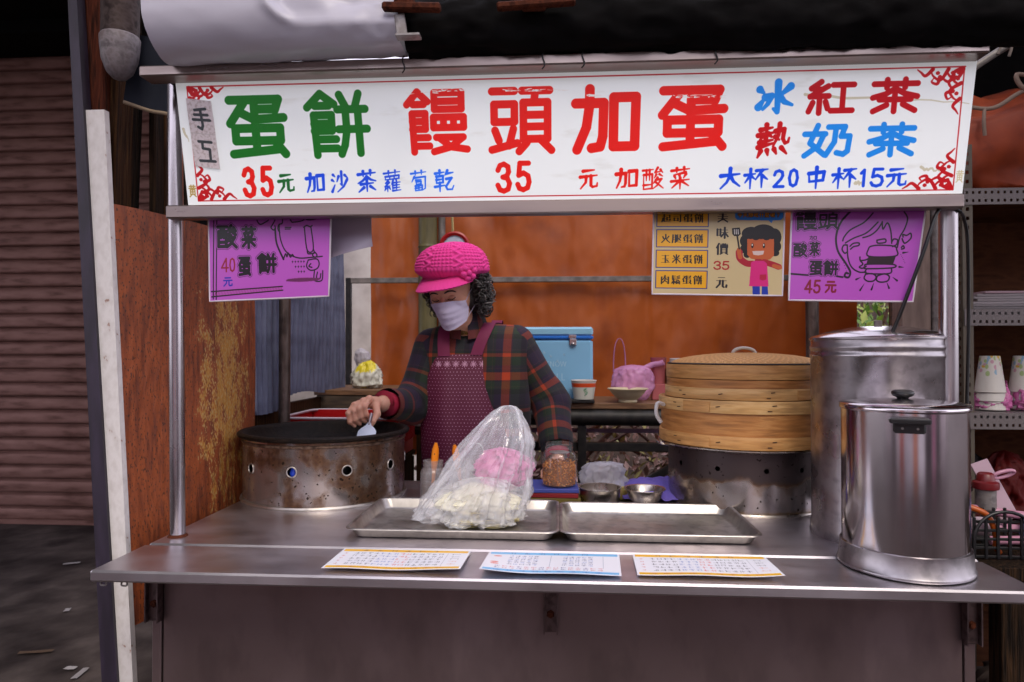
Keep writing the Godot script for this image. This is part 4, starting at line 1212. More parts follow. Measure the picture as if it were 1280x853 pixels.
func sign_board() -> void:
	var green := Color(0.02, 0.42, 0.10)
	var red := Color(0.86, 0.08, 0.04)
	var dred := Color(0.72, 0.04, 0.08)
	var blue := Color(0.05, 0.28, 0.85)
	var sky := Color(0.10, 0.52, 0.88)
	var px := Pix.new(2048, 320, Color(0.90, 0.915, 0.915))
	# faint weathering of the acrylic
	var f := FastNoiseLite.new(); f.seed = 12; f.frequency = 0.006; f.fractal_octaves = 5
	for y in 320:
		for x in 2048:
			var v := f.get_noise_2d(x * 0.5, y * 2.0)
			if v > 0.3:
				px.im.set_pixel(x, y, Color(0.90, 0.915, 0.915).lerp(Color(0.86, 0.87, 0.86), smoothstep(0.3, 0.6, v)))
	for q in [[1640, 72, 2040, 100], [1940, 255, 2000, 262], [1780, 288, 1800, 292], [8, 120, 20, 150]]:
		var pts := []
		for i in 14:
			pts.append(Vector2(lerpf(q[0], q[2], i / 13.0), lerpf(q[1], q[3], i / 13.0) + rng.randf_range(-4, 4)))
		px.line(pts, 3.0, Color(0.76, 0.73, 0.64), 0.9)
	# border
	for q in [[30, 12, 2022, 14], [30, 309, 2024, 310], [30, 12, 30, 309], [2020, 14, 2024, 310]]:
		px.line([Vector2(q[0], q[1]), Vector2(q[2], q[3])], 1.5, dred)
	ornament(px, 30, 12, 132, 96, dred)
	ornament(px, 30, 309, 142, 206, dred)
	ornament(px, 2021, 14, 1906, 128, dred)
	ornament(px, 2023, 310, 1896, 206, dred)
	var big := [["蛋", 122, 26, 302, 207, green], ["餅", 338, 22, 524, 209, green], ["饅", 606, 22, 792, 206, red], ["頭", 828, 24, 1014, 206, red], ["加", 1047, 26, 1238, 210, red], ["蛋", 1267, 30, 1455, 210, red]]
	for q in big:
		var d := 10.0
		write(px, q[0], q[1] + d, q[2] + d, q[3] - d, q[4] - d, {"蛋": 11.4, "餅": 10.2, "加": 12.4, "饅": 9.2, "頭": 10.0}[q[0]], q[5])
	# flaked paint along the top of the red letters
	for q in [[618, 44, 780, 36], [870, 40, 1040, 46], [1300, 66, 1440, 70], [1090, 58, 1120, 62]]:
		for i in 26:
			var t := rng.randf()
			var p := Vector2(lerpf(q[0], q[2], t), lerpf(q[1], q[3], t) + rng.randf_range(-3, 3))
			px.seg(p, p + Vector2(rng.randf_range(3, 16), rng.randf_range(-2, 2)), rng.randf_range(0.5, 1.8), 0.5, Color(0.89, 0.88, 0.87))
	for q in [["紅", 1638, 31, 1768, 124, Color(0.70, 0.03, 0.08)], ["茶", 1795, 31, 1924, 124, Color(0.70, 0.03, 0.08)], ["奶", 1637, 137, 1767, 228, sky], ["茶", 1795, 138, 1926, 229, sky]]:
		write(px, q[0], q[1] + 7, q[2] + 6, q[3] - 7, q[4] - 6, 7.0, q[5])
	for q in [["冰", 1518, 32, 1616, 120, sky, 8.0], ["熱", 1522, 134, 1614, 226, Color(0.74, 0.03, 0.06), 5.6]]:
		write(px, q[0], q[1] + 5, q[2] + 5, q[3] - 5, q[4] - 5, q[6], q[5], 1)
	for q in [["3", 156, 218, 200, 306, red], ["5", 206, 216, 249, 304, red], ["3", 849, 218, 899, 304, red], ["5", 902, 216, 951, 301, red]]:
		write(px, q[0], q[1] + 6, q[2] + 6, q[3] - 6, q[4] - 6, 6.6, q[5])
	var row := [["元", 257, 238, 305, 292, Color(0.02, 0.38, 0.14), 3.8], ["加", 336, 239, 388, 290, blue, 4.2], ["沙", 406, 236, 456, 292, blue, 3.2], ["茶", 478, 235, 530, 292, blue, 3.6], ["蘿", 548, 236, 598, 292, blue, 2.3], ["蔔", 622, 238, 668, 292, Color(0.10, 0.40, 0.92), 2.4], ["乾", 688, 237, 743, 294, Color(0.10, 0.40, 0.92), 3.2], ["元", 1072, 240, 1124, 295, red, 3.8], ["加", 1168, 242, 1227, 292, red, 4.4], ["酸", 1237, 241, 1295, 298, red, 2.7], ["菜", 1310, 242, 1362, 298, red, 3.2], ["大", 1437, 246, 1491, 299, blue, 4.6], ["杯", 1500, 247, 1560, 300, blue, 3.7], ["中", 1657, 248, 1707, 302, blue, 4.4], ["杯", 1722, 250, 1782, 303, blue, 3.7], ["元", 1855, 251, 1909, 302, blue, 3.8]]
	for q in row:
		write(px, q[0], q[1], q[2], q[3], q[4], q[6], q[5], 1)
	for q in [["2", 1570, 252, 1605, 299], ["0", 1608, 250, 1641, 298], ["1", 1786, 254, 1812, 300], ["5", 1814, 252, 1854, 301]]:
		write(px, q[0], q[1] + 3, q[2] + 2, q[3] - 3, q[4] - 2, 3.8, blue)
	write(px, "黃", 6, 266, 27, 298, 1.6, Color(0.66, 0.55, 0.28))
	write(px, "黃", 2028, 262, 2046, 292, 1.2, Color(0.78, 0.73, 0.58))
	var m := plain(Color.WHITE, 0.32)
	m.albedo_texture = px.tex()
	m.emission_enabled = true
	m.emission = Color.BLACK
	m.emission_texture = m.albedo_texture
	m.emission_energy_multiplier = 0.10  # faint glow added to brighten the sign face, no lamp behind it
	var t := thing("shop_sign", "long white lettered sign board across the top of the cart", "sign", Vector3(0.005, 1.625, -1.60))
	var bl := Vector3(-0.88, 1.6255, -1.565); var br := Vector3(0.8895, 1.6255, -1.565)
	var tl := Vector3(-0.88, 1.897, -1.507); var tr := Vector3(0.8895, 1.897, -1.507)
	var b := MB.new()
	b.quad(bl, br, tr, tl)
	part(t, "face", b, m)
	b = MB.new()
	var k := Vector3(0, -0.003, -0.10)
	b.quad(br, bl, bl + k, br + k)
	b.quad(tl, tr, tr + k, tl + k)
	b.quad(bl, tl, tl + k, bl + k)
	b.quad(tr, br, br + k, tr + k)
	b.quad(br + k, bl + k, tl + k, tr + k)
	part(t, "box", b, mottled(45, [0.2, 0.8], [Color(0.74, 0.73, 0.72), Color(0.84, 0.84, 0.83)], Vector3(4, 4, 4), 0.4))
	# paper note taped over the sign's left end
	var pn := Pix.new(140, 360, Color(0.66, 0.62, 0.62))
	for y in 360:
		for x in 140:
			var v := f.get_noise_2d(x * 7.0 + 4000, y * 7.0)
			pn.im.set_pixel(x, y, Color(0.87, 0.83, 0.83).lerp(Color(0.72, 0.66, 0.64), clampf(v * 1.4 + 0.1, 0, 1)))
	write(pn, "手", 22, 38, 122, 160, 7.5, Color(0.22, 0.25, 0.26))
	write(pn, "工", 28, 214, 124, 330, 7.5, Color(0.22, 0.25, 0.26))
	pn.line([Vector2(0, 182), Vector2(140, 178)], 1.5, Color(0.76, 0.73, 0.72))
	var mp := plain(Color.WHITE, 0.45)
	mp.albedo_texture = pn.tex()
	var sl := (tl - bl) / (tl - bl).length()
	var nn := Vector3(1, 0, 0).cross(sl).normalized()
	var rows := []
	for j in 7:
		var rr := []
		for i in 5:
			var p := bl + Vector3(0.022 + 0.060 * i / 4.0 + 0.006 * j / 6.0, 0, 0) + sl * (0.242 - 0.152 * j / 6.0 - 0.002 * i) + nn * (0.0022 + 0.0012 * absf(sin(j * 2.1 + i * 1.3)))
			rr.append(p)
		rows.append(rr)
	b = MB.new()
	b.sheet(rows, 0.0006)
	part(t, "taped_note", b, mp, "stained paper note taped over the left end of the sign")

func hanging(called: String, label: String, px: Pix, tl: Vector3, tr: Vector3, br: Vector3, bl: Vector3, group: String) -> void:
	var m := plain(Color.WHITE, 0.3)
	m.albedo_texture = px.tex()
	var t := thing(called, label, "poster", (bl + br) / 2, group)
	var rows := []
	for j in 9:
		var row := []
		for i in 13:
			var u := i / 12.0; var v := j / 8.0
			var p := tl.lerp(tr, u).lerp(bl.lerp(br, u), v)
			p.z += 0.004 * sin(u * 4.2 + v * 1.5) * v
			row.append(p)
		rows.append(row)
	var b := MB.new()
	b.sheet(rows, 0.0009)
	part(t, "print", b, m)
	# clear laminate margin
	var rim := []
	for j in 9:
		rim.append(rows[j][0])
	for i in range(1, 13):
		rim.append(rows[8][i])
	for j in range(7, -1, -1):
		rim.append(rows[j][12])
	b = MB.new()
	b.tube(rim, 0.0022, 6)
	part(t, "laminate_edge", b, plain(Color(0.74, 0.70, 0.74), 0.3))

func outlined(px: Pix, ch: String, x0: float, y0: float, x1: float, y1: float, wid: float, halo: Color) -> void:
	write(px, ch, x0, y0, x1, y1, wid + 6.0, Color(0.09, 0.05, 0.10))
	write(px, ch, x0, y0, x1, y1, wid + 4.0, halo)
	write(px, ch, x0, y0, x1, y1, wid, Color(0.05, 0.02, 0.06))

func posters() -> void:
	var ink := Color(0.08, 0.04, 0.09)
	var pink := Color(0.67, 0.31, 0.70)
	# left purple poster
	var px := Pix.new(640, 440, pink)
	px.line([Vector2(26, 10), Vector2(330, 16)], 4.0, ink)
	px.line([Vector2(30, 0), Vector2(20, 430)], 3.0, ink)
	px.line([Vector2(46, 0), Vector2(36, 432)], 3.0, ink)
	px.line([Vector2(10, 396), Vector2(390, 384)], 3.0, ink)
	px.line([Vector2(12, 420), Vector2(392, 402)], 3.0, ink)
	for i in 44:
		px.line([Vector2(28 + i * 8.2, 416 - i * 0.3), Vector2(34 + i * 8.2, 398 - i * 0.3)], 0.9, Color(0.45, 0.14, 0.20))
	outlined(px, "酸", 44, 88, 152, 196, 8.0, pink)
	outlined(px, "菜", 176, 98, 250, 200, 7.5, pink)
	outlined(px, "蛋", 160, 238, 220, 328, 7.0, pink)
	outlined(px, "餅", 258, 226, 356, 318, 7.0, pink)
	write(px, "4", 66, 244, 104, 308, 3.8, Color(0.52, 0.08, 0.16))
	write(px, "0", 108, 244, 142, 308, 3.8, Color(0.52, 0.08, 0.16))
	write(px, "元", 74, 330, 126, 376, 3.4, Color(0.16, 0.16, 0.62))
	for q in [[346, 10, 352, 60, 338, 90, 330, 104, 344, 116, 352, 106, 350, 96], [350, 112, 360, 180, 396, 256], [396, 256, 406, 230, 414, 244, 420, 226, 432, 246, 442, 234, 450, 244], [372, 90, 380, 160, 410, 220, 470, 250, 540, 250, 600, 246], [392, 10, 390, 60, 388, 84, 372, 90, 366, 110, 376, 128], [394, 4, 408, 34, 420, 6, 428, 60, 440, 80], [440, 80, 502, 66, 500, 4], [506, 10, 514, 66, 580, 54, 576, 4], [266, 8, 272, 40, 256, 64, 272, 88, 300, 78, 318, 62, 316, 8], [500, 104, 516, 96, 534, 102, 544, 96], [504, 106, 520, 214, 552, 210, 538, 104], [520, 214, 526, 232, 556, 228, 552, 210], [562, 226, 548, 238, 562, 250, 572, 240, 562, 226], [526, 262, 518, 292, 540, 312, 574, 304, 584, 280, 570, 258, 526, 262], [540, 280, 530, 292, 546, 298], [560, 310, 560, 360, 600, 362, 604, 316], [576, 322, 572, 350, 590, 352, 594, 330]]:
		px.line(curve(q, 6), 3.2, ink)
	px.line(curve([352, 108, 360, 180, 396, 256]), 4.5, ink)
	px.disc(Vector2(500, 356), 92, 10, Color(0.44, 0.15, 0.38))
	for i in 26:
		px.line([Vector2(412 + i * 6.6, 362), Vector2(420 + i * 6.6, 350)], 0.8, Color(0.15, 0.06, 0.15))
	for r in 3:
		for i in 5 - r:
			var q := Vector2(440 + 16 * r + i * 15.0, 268 + 24 * r)
			px.line([q, q + Vector2(7, 0)], 1.6, ink)
			px.line([q + Vector2(3, -4), q + Vector2(3, 6)], 1.4, ink)
	px.line([Vector2(404, 104), Vector2(434, 104)], 3.0, ink); px.line([Vector2(404, 112), Vector2(430, 112)], 3.0, ink)
	hanging("poster", "purple hand drawn poster reading 40元, hanging under the left end of the sign", px, Vector3(-0.852, 1.632, -1.605), Vector3(-0.546, 1.628, -1.605), Vector3(-0.550, 1.410, -1.60), Vector3(-0.842, 1.398, -1.60), "posters under the sign")
	# cream poster
	px = Pix.new(640, 470, Color(0.70, 0.63, 0.47))
	var lab := ["起司蛋餅", "火腿蛋餅", "玉米蛋餅", "肉鬆蛋餅"]
	for r in 4:
		var y: float = 6 + r * 115 - 14
		px.poly(PackedVector2Array([Vector2(14, y), Vector2(272, y), Vector2(272, y + 102), Vector2(14, y + 102)]), Color(0.10, 0.16, 0.44))
		px.poly(PackedVector2Array([Vector2(19, y + 5), Vector2(267, y + 5), Vector2(267, y + 97), Vector2(19, y + 97)]), Color(0.80, 0.58, 0.05))
		for i in 4:
			write(px, lab[r][i], 40 + i * 54, y + 28, 84 + i * 54, y + 76, 2.9, Color(0.06, 0.05, 0.07), 2)
	var col := ["美", "味", "價"]
	for i in 3:
		write(px, col[i], 312, 4 + i * 90, 368, 66 + i * 90, 4.0, Color(0.06, 0.06, 0.10), 2)
	write(px, "3", 300, 284, 338, 330, 3.8, Color(0.58, 0.06, 0.08))
	write(px, "5", 342, 284, 378, 330, 3.8, Color(0.58, 0.06, 0.08))
	write(px, "元", 312, 366, 370, 434, 4.2, Color(0.06, 0.06, 0.10), 2)
	px.poly(PackedVector2Array([Vector2(400, 0), Vector2(634, 0), Vector2(634, 40), Vector2(622, 54), Vector2(584, 56), Vector2(578, 72), Vector2(562, 56), Vector2(412, 54), Vector2(400, 40)]), Color(0.10, 0.44, 0.76))
	var q8 := "今天想吃什麼呢？"
	for i in 8:
		write(px, q8[i], 412 + i * 26.5, 14, 434 + i * 26.5, 38, 3.2, Color(0.20, 0.13, 0.02))
		write(px, q8[i], 412 + i * 26.5, 14, 434 + i * 26.5, 38, 1.2, Color(0.80, 0.52, 0.05))
	# figure of a cook
	var hair := Color(0.06, 0.04, 0.045); var skin := Color(0.66, 0.31, 0.14)
	for q in [[480, 130, 46, 38], [540, 118, 56, 40], [592, 150, 36, 50], [452, 170, 26, 34], [452, 214, 24, 26], [606, 200, 22, 30], [600, 236, 20, 18], [464, 246, 18, 18]]:
		px.disc(Vector2(q[0], q[1]), q[2], q[3], hair)
	px.poly(PackedVector2Array([Vector2(462, 160), Vector2(500, 150), Vector2(530, 138), Vector2(560, 150), Vector2(592, 148), Vector2(594, 250), Vector2(576, 272), Vector2(530, 278), Vector2(482, 268), Vector2(464, 246)]), skin)
	for i in 5:
		px.disc(Vector2(478 + i * 26, 142 + (i % 2) * 6), 20, 18, hair)
	for x in [488, 544]:
		px.disc(Vector2(x, 196), 6, 14, hair); px.disc(Vector2(x - 1, 192), 2.6, 6, Color(0.8, 0.78, 0.75))
	px.poly(PackedVector2Array([Vector2(488, 226), Vector2(546, 224), Vector2(542, 244), Vector2(518, 250), Vector2(494, 246)]), Color(0.74, 0.66, 0.64))
	px.poly(PackedVector2Array([Vector2(504, 270), Vector2(534, 270), Vector2(540, 290), Vector2(498, 290)]), Color(0.55, 0.08, 0.14))
	px.line(curve([424, 232, 430, 268, 462, 294, 492, 296]), 17.0, Color(0.58, 0.05, 0.14))
	px.line(curve([422, 218, 424, 236, 430, 262]), 10.0, skin)
	px.line(curve([548, 286, 590, 300, 618, 312]), 16.0, Color(0.58, 0.05, 0.14))
	px.line(curve([596, 306, 612, 312, 626, 316]), 10.0, skin)
	px.poly(PackedVector2Array([Vector2(484, 288), Vector2(498, 280), Vector2(546, 280), Vector2(562, 296), Vector2(572, 420), Vector2(478, 420)]), Color(0.74, 0.10, 0.42))
	px.poly(PackedVector2Array([Vector2(528, 356), Vector2(560, 354), Vector2(560, 382), Vector2(544, 388), Vector2(528, 382)]), Color(0.62, 0.05, 0.20))
	px.poly(PackedVector2Array([Vector2(494, 420), Vector2(530, 420), Vector2(532, 468), Vector2(496, 468)]), Color(0.06, 0.17, 0.56))
	px.poly(PackedVector2Array([Vector2(540, 420), Vector2(568, 420), Vector2(572, 468), Vector2(540, 468)]), Color(0.06, 0.17, 0.56))
	px.line([Vector2(424, 214), Vector2(412, 140)], 4.0, hair)
	px.poly(PackedVector2Array([Vector2(386, 100), Vector2(424, 96), Vector2(430, 132), Vector2(418, 144), Vector2(398, 144), Vector2(388, 132)]), hair)
	for i in 3:
		px.line([Vector2(398 + i * 9, 108), Vector2(400 + i * 9, 132)], 2.6, Color(0.70, 0.68, 0.66))
	hanging("poster", "cream menu poster with yellow boxes and a printed cook, reading 35元", px, Vector3(0.222, 1.606, -1.606), Vector3(0.520, 1.602, -1.606), Vector3(0.512, 1.405, -1.598), Vector3(0.216, 1.410, -1.598), "posters under the sign")
	# right purple poster
	pink = Color(0.63, 0.28, 0.66)
	px = Pix.new(640, 440, pink)
	outlined(px, "饅", 20, 0, 122, 96, 5.6, pink)
	outlined(px, "頭", 132, 0, 226, 90, 5.6, pink)
	write(px, "加", 92, 126, 128, 144, 1.8, ink)
	outlined(px, "酸", 14, 160, 84, 228, 4.6, pink)
	outlined(px, "菜", 94, 156, 144, 224, 4.6, pink)
	outlined(px, "蛋", 100, 246, 162, 318, 5.2, pink)
	outlined(px, "餅", 168, 246, 242, 318, 5.0, pink)
	px.line([Vector2(8, 312), Vector2(92, 318)], 4.5, ink)
	px.line([Vector2(240, 322), Vector2(270, 326)], 4.5, ink)
	write(px, "4", 80, 342, 116, 404, 5.0, Color(0.44, 0.05, 0.14))
	write(px, "5", 124, 342, 160, 404, 5.0, Color(0.44, 0.05, 0.14))
	write(px, "元", 182, 342, 242, 404, 5.0, Color(0.44, 0.05, 0.14))
	for q in [[284, 4, 240, 60, 222, 130, 236, 200, 280, 260, 306, 300, 300, 326, 280, 322, 284, 306, 296, 308]]:
		px.line(curve(q), 5.0, ink)
	for q in [[392, 14, 352, 60, 290, 96, 262, 130, 256, 150], [420, 58, 370, 110, 310, 136, 270, 160], [440, 60, 420, 96, 390, 122, 354, 134], [440, 56, 448, 92, 466, 62, 486, 100, 498, 160], [540, 8, 560, 40, 552, 90, 534, 130, 528, 180], [278, 170, 262, 172, 256, 192, 270, 210, 282, 204], [280, 170, 288, 230, 310, 276, 350, 300, 386, 300], [294, 176, 310, 162, 336, 160, 336, 172, 312, 178, 298, 190], [424, 146, 462, 140, 466, 156, 430, 160, 424, 146], [348, 228, 352, 244, 376, 242, 390, 236], [352, 246, 366, 262, 350, 276, 366, 282, 384, 272], [386, 190, 396, 176, 440, 170, 510, 174, 526, 190, 524, 222, 392, 224, 386, 190], [376, 268, 392, 262, 516, 262, 520, 278, 388, 284, 374, 276], [388, 284, 390, 306, 504, 306, 512, 280], [386, 310, 380, 330, 400, 344, 430, 342, 440, 322, 420, 308, 386, 310], [446, 318, 444, 338, 466, 348, 500, 342, 506, 320, 480, 308, 446, 318], [500, 150, 506, 140, 524, 144, 522, 166, 504, 176], [550, 130, 548, 118, 566, 122, 584, 112, 588, 136, 562, 160, 546, 138], [548, 180, 556, 172, 562, 184, 550, 188]]:
		px.line(curve(q, 5), 3.6, ink)
	px.poly(PackedVector2Array([Vector2(390, 226), Vector2(526, 226), Vector2(518, 260), Vector2(384, 260)]), Color(0.12, 0.05, 0.09))
	for q in [[340, 336, 362, 326], [366, 388, 384, 356], [424, 384, 432, 352], [512, 376, 498, 350], [548, 340, 524, 324], [560, 206, 586, 202], [550, 274, 572, 276]]:
		px.line([Vector2(q[0], q[1]), Vector2(q[2], q[3])], 4.0, ink, 1.0)
	for i in 6:
		px.disc(Vector2(262 + i * 6, 244 + i * 13), 2, 2, ink)
		px.disc(Vector2(550 + i * 5, 214 + i * 8), 2, 2, ink)
	hanging("poster", "purple hand drawn poster reading 45元, hanging under the right end of the sign", px, Vector3(0.536, 1.602, -1.606), Vector3(0.832, 1.598, -1.606), Vector3(0.800, 1.390, -1.598), Vector3(0.524, 1.394, -1.598), "posters under the sign")
	# blank white plastic sheet hanging behind the left poster
	var rows := []
	for j in 8:
		var row := []
		for i in 9:
			var u := i / 8.0; var v := j / 7.0
			var p := Vector3(-0.70, 1.645, -1.66).lerp(Vector3(-0.465, 1.645, -1.66), u).lerp(Vector3(-0.66, 1.48, -1.64).lerp(Vector3(-0.455, 1.535, -1.65), u), v)
			p.z += 0.012 * sin(u * 5.0 + v * 4.0) * v
			row.append(p)
		rows.append(row)
	var b := MB.new()
	b.sheet(rows, 0.001)
	one("plastic_sheet", b, plain(Color(0.66, 0.62, 0.68), 0.25), "blank whitish plastic sheet hanging right of the left purple poster", "plastic sheet", Vector3(-0.57, 1.48, -1.65))
	# printed menus lying on the front shelf
	for k in 3:
		var q: Array = [[-0.484, -0.198, -0.194, -0.480, -1.370, -1.510], [-0.159, 0.124, 0.132, -0.152, -1.366, -1.509], [0.156, 0.442, 0.443, 0.161, -1.373, -1.512]][k]
		var pm := flyer_print(k)
		var m := plain(Color.WHITE, 0.35)
		m.albedo_texture = pm.tex()
		rows = []
		for j in 7:
			var row := []
			for i in 15:
				var u := i / 14.0; var v := j / 6.0
				var p := Vector3(lerpf(q[3], q[2], u), TOP + 0.0035, q[5]).lerp(Vector3(lerpf(q[0], q[1], u), TOP + 0.0035, q[4]), v)
				p.y += (0.0022 * (0.5 + 0.5 * sin(u * 9.0 + k * 2.0)) + (0.006 * pow(1.0 - u, 4.0) if k == 1 else 0.004 * pow(u, 5.0))) * v
				row.append(p)
			rows.append(row)
		b = MB.new()
		b.sheet(rows, 0.0008)
		one("menu_card", b, m, ["laminated menu with yellow bands on the shelf, left of the blue one", "laminated menu with pale blue bands in the middle of the shelf", "laminated menu with yellow bands on the shelf, right of the blue one"][k], "menu", Vector3((q[0] + q[1]) / 2, TOP, -1.44), "menus on the front shelf")

func flyer_print(k: int) -> Pix:
	var band := Color(0.86, 0.66, 0.06) if k != 1 else Color(0.42, 0.68, 0.86)
	var px := Pix.new(640, 320, Color(0.84, 0.85, 0.89))
	rng.seed = 40 + k
	for q in [[10, 8, 630, 44], [10, 282, 630, 312]]:
		px.poly(PackedVector2Array([Vector2(q[0], q[1]), Vector2(q[2], q[1]), Vector2(q[2], q[3]), Vector2(q[0], q[3])]), band)
	for i in 6:
		scribble(px, 110 + i * 70, 14, 26, 22, Color(0.30, 0.16, 0.20) if k != 1 else Color(0.10, 0.20, 0.45))
	for i in 9:
		scribble(px, 60 + i * 58, 288, 30, 16, Color(0.62, 0.22, 0.10) if k != 1 else Color(0.2, 0.3, 0.6))
	if k != 1:
		for r in 5:
			for i in 14:
				var c: Color = Color(0.13, 0.14, 0.22)
				if i in [4, 5, 6]:
					c = Color(0.25, 0.35, 0.65)
				if i in [7, 8]:
					c = Color(0.72, 0.13, 0.13)
				scribble(px, 80 + i * 32 + (r % 2) * 3, 62 + r * 43, 22, 24, c)
			scribble(px, 30, 70 + r * 42, 14, 16, Color(0.7, 0.35, 0.35))
		px.line([Vector2(538, 56), Vector2(538, 272)], 0.8, Color(0.5, 0.5, 0.55))
		for r in 5:
			scribble(px, 562, 66 + r * 40, 40, 20, Color(0.25, 0.25, 0.3) if r < 3 else Color(0.75, 0.45, 0.4))
	else:
		for s in 2:
			for r in 6:
				for i in 5:
					scribble(px, 110 + s * 260 + i * 30, 62 + r * 26, 20, 16, Color(0.20, 0.24, 0.42) if (i + r) % 3 else Color(0.35, 0.45, 0.7))
			px.line([Vector2(310 + s * 250, 52), Vector2(310 + s * 250, 230)], 0.8, Color(0.45, 0.5, 0.6))
		for q in [[36, 70], [32, 170], [36, 196]]:
			px.disc(Vector2(q[0] + 16, q[1] + 8), 20, 8, Color(0.80, 0.28, 0.16))
		for r in 2:
			for i in 15:
				scribble(px, 60 + i * 34, 232 + r * 24, 22, 15, Color(0.70, 0.35, 0.40) if i % 3 else Color(0.3, 0.3, 0.5))
	return px

func scribble(px: Pix, x: float, y: float, w: float, h: float, c: Color) -> void:      # print too fine to read
	for i in 4:
		var a := Vector2(x + rng.randf() * w, y + rng.randf() * h)
		if i % 2:
			px.seg(Vector2(x, a.y), Vector2(x + w, a.y), 0.95, 0.95, c.lightened(0.12))
		else:
			px.seg(Vector2(a.x, y), Vector2(a.x, y + h), 0.95, 0.95, c.lightened(0.12))
# a round wall with a ring of real holes in it; angles in radians from the front
func holed_wall(b: MB, ce: Vector3, r: float, y0: float, y1: float, yh: float, hr: float, holes: Array, n := 120) -> void:
	var step := TAU / n
	var hw := 3                                  # half window in steps
	var wy := r * step * hw
	var starts := {}
	for h in holes:
		starts[int(round(h / step)) - hw] = true
	var cyl := func(th: float, y: float) -> Array: return [ce + Vector3(r * sin(th), y, r * cos(th)), Vector3(sin(th), 0, cos(th))]
	var strip := func(t0: float, t1: float, ya: float, yb: float) -> void:
		var a: Array = cyl.call(t0, ya); var c: Array = cyl.call(t1, ya); var d: Array = cyl.call(t1, yb); var e: Array = cyl.call(t0, yb)
		var i := b.vert(a[0], a[1], Vector2(t0 / TAU, ya)); b.vert(c[0], c[1], Vector2(t1 / TAU, ya)); b.vert(d[0], d[1], Vector2(t1 / TAU, yb)); b.vert(e[0], e[1], Vector2(t0 / TAU, yb))
		b.ix.append_array([i, i + 2, i + 1, i, i + 3, i + 2])
	for k in range(-n / 2, n / 2):
		strip.call(k * step, (k + 1) * step, y0, yh - wy)
		strip.call(k * step, (k + 1) * step, yh + wy, y1)
	var k := -n / 2
	while k < n / 2:
		if starts.has(k):
			var tc := (k + hw) * step
			var m := 32
			var prev := -1
			for i in m + 1:
				var a := TAU * i / m
				var cx := cos(a); var cy := sin(a)
				var s := 1.0 / maxf(absf(cx), absf(cy))
				var o: Array = cyl.call(tc + cx * s * hw * step, yh + cy * s * wy)
				var q: Array = cyl.call(tc + cx * hr / r, yh + cy * hr)
				var id := b.vert(o[0], o[1], Vector2((tc + cx * s * hw * step) / TAU, yh + cy * s * wy)); b.vert(q[0], q[1], Vector2((tc + cx * hr / r) / TAU, yh + cy * hr))
				if prev >= 0:
					b.ix.append_array([prev, prev + 1, id, prev + 1, id + 1, id])
				prev = id
			k += 2 * hw
		else:
			strip.call(k * step, (k + 1) * step, yh - wy, yh + wy)
			k += 1

func ring(b: MB, ce: Vector3, nrm: Vector3, r: float, w: float, seg := 28) -> void:
	var s := nrm.cross(Vector3.UP).normalized()
	var u := s.cross(nrm)
	var p := []
	for i in seg + 1:
		var a := TAU * i / seg
		p.append(ce + (s * cos(a) + u * sin(a)) * r)
	b.tube(p, w, 8, false)

func burnt(sd: int, hot: bool) -> StandardMaterial3D:
	# steel with brown baked-on grease, mapped round the drum
	var f := FastNoiseLite.new(); f.seed = sd; f.frequency = 0.012; f.fractal_octaves = 5
	var g := FastNoiseLite.new(); g.seed = sd + 1; g.frequency = 0.09; g.fractal_octaves = 3
	var im := Image.create(1024, 256, false, Image.FORMAT_RGBA8)
	var rm := Image.create(1024, 256, false, Image.FORMAT_RGBA8)
	for y in 256:
		var v := 1.0 - y / 255.0
		for x in 1024:
			var ca := cos(TAU * x / 1024.0) * 160.0; var sa := sin(TAU * x / 1024.0) * 160.0
			var a := f.get_noise_3d(ca, sa, y * 0.5)
			var run := f.get_noise_3d(ca * 3.0, sa * 3.0, y * 0.06 + 300.0)
			var s := g.get_noise_3d(ca, sa, y * 0.42)
			var d := 0.0
			if hot:
				d = smoothstep(-0.28, 0.35, a + 0.30 * run + 0.22 * sin(TAU * x / 1024.0 - 0.25))
			else:
				d = smoothstep(-0.03, 0.06, v - 0.52 + 0.10 * a + 0.03 * run) + 0.35 * smoothstep(0.1, 0.4, a)
			var col := Color(0.60, 0.57, 0.56)
			var br := Color(0.30, 0.20, 0.15).lerp(Color(0.42, 0.30, 0.20), clampf(0.5 + s, 0, 1)) if hot else Color(0.27, 0.23, 0.23).lerp(Color(0.40, 0.28, 0.18), smoothstep(0.60, 0.50, v + 0.1 * a))
			col = col.lerp(br, clampf(d, 0, 1) * 0.9)
			var pit := smoothstep(0.30, 0.45, s + (0.12 * a + 0.10 * sin(TAU * x / 1024.0 - 0.2) - 0.12 if hot else -0.16))
			col = col.lerp(Color(0.12, 0.08, 0.065), pit * 0.85)
			if not hot:
				col = col.lerp(Color(0.50, 0.36, 0.18), smoothstep(0.12, 0.02, v) * clampf(0.5 + run, 0, 1))
			im.set_pixel(x, y, col)
			rm.set_pixel(x, y, grey(clampf(0.17 + 0.26 * d + 0.3 * pit, 0, 1)))
	var m := plain(Color.WHITE, 1.0, 0.85)
	m.albedo_texture = ImageTexture.create_from_image(im)
	m.roughness_texture = ImageTexture.create_from_image(rm)
	m.roughness_texture_channel = BaseMaterial3D.TEXTURE_CHANNEL_RED
	return m

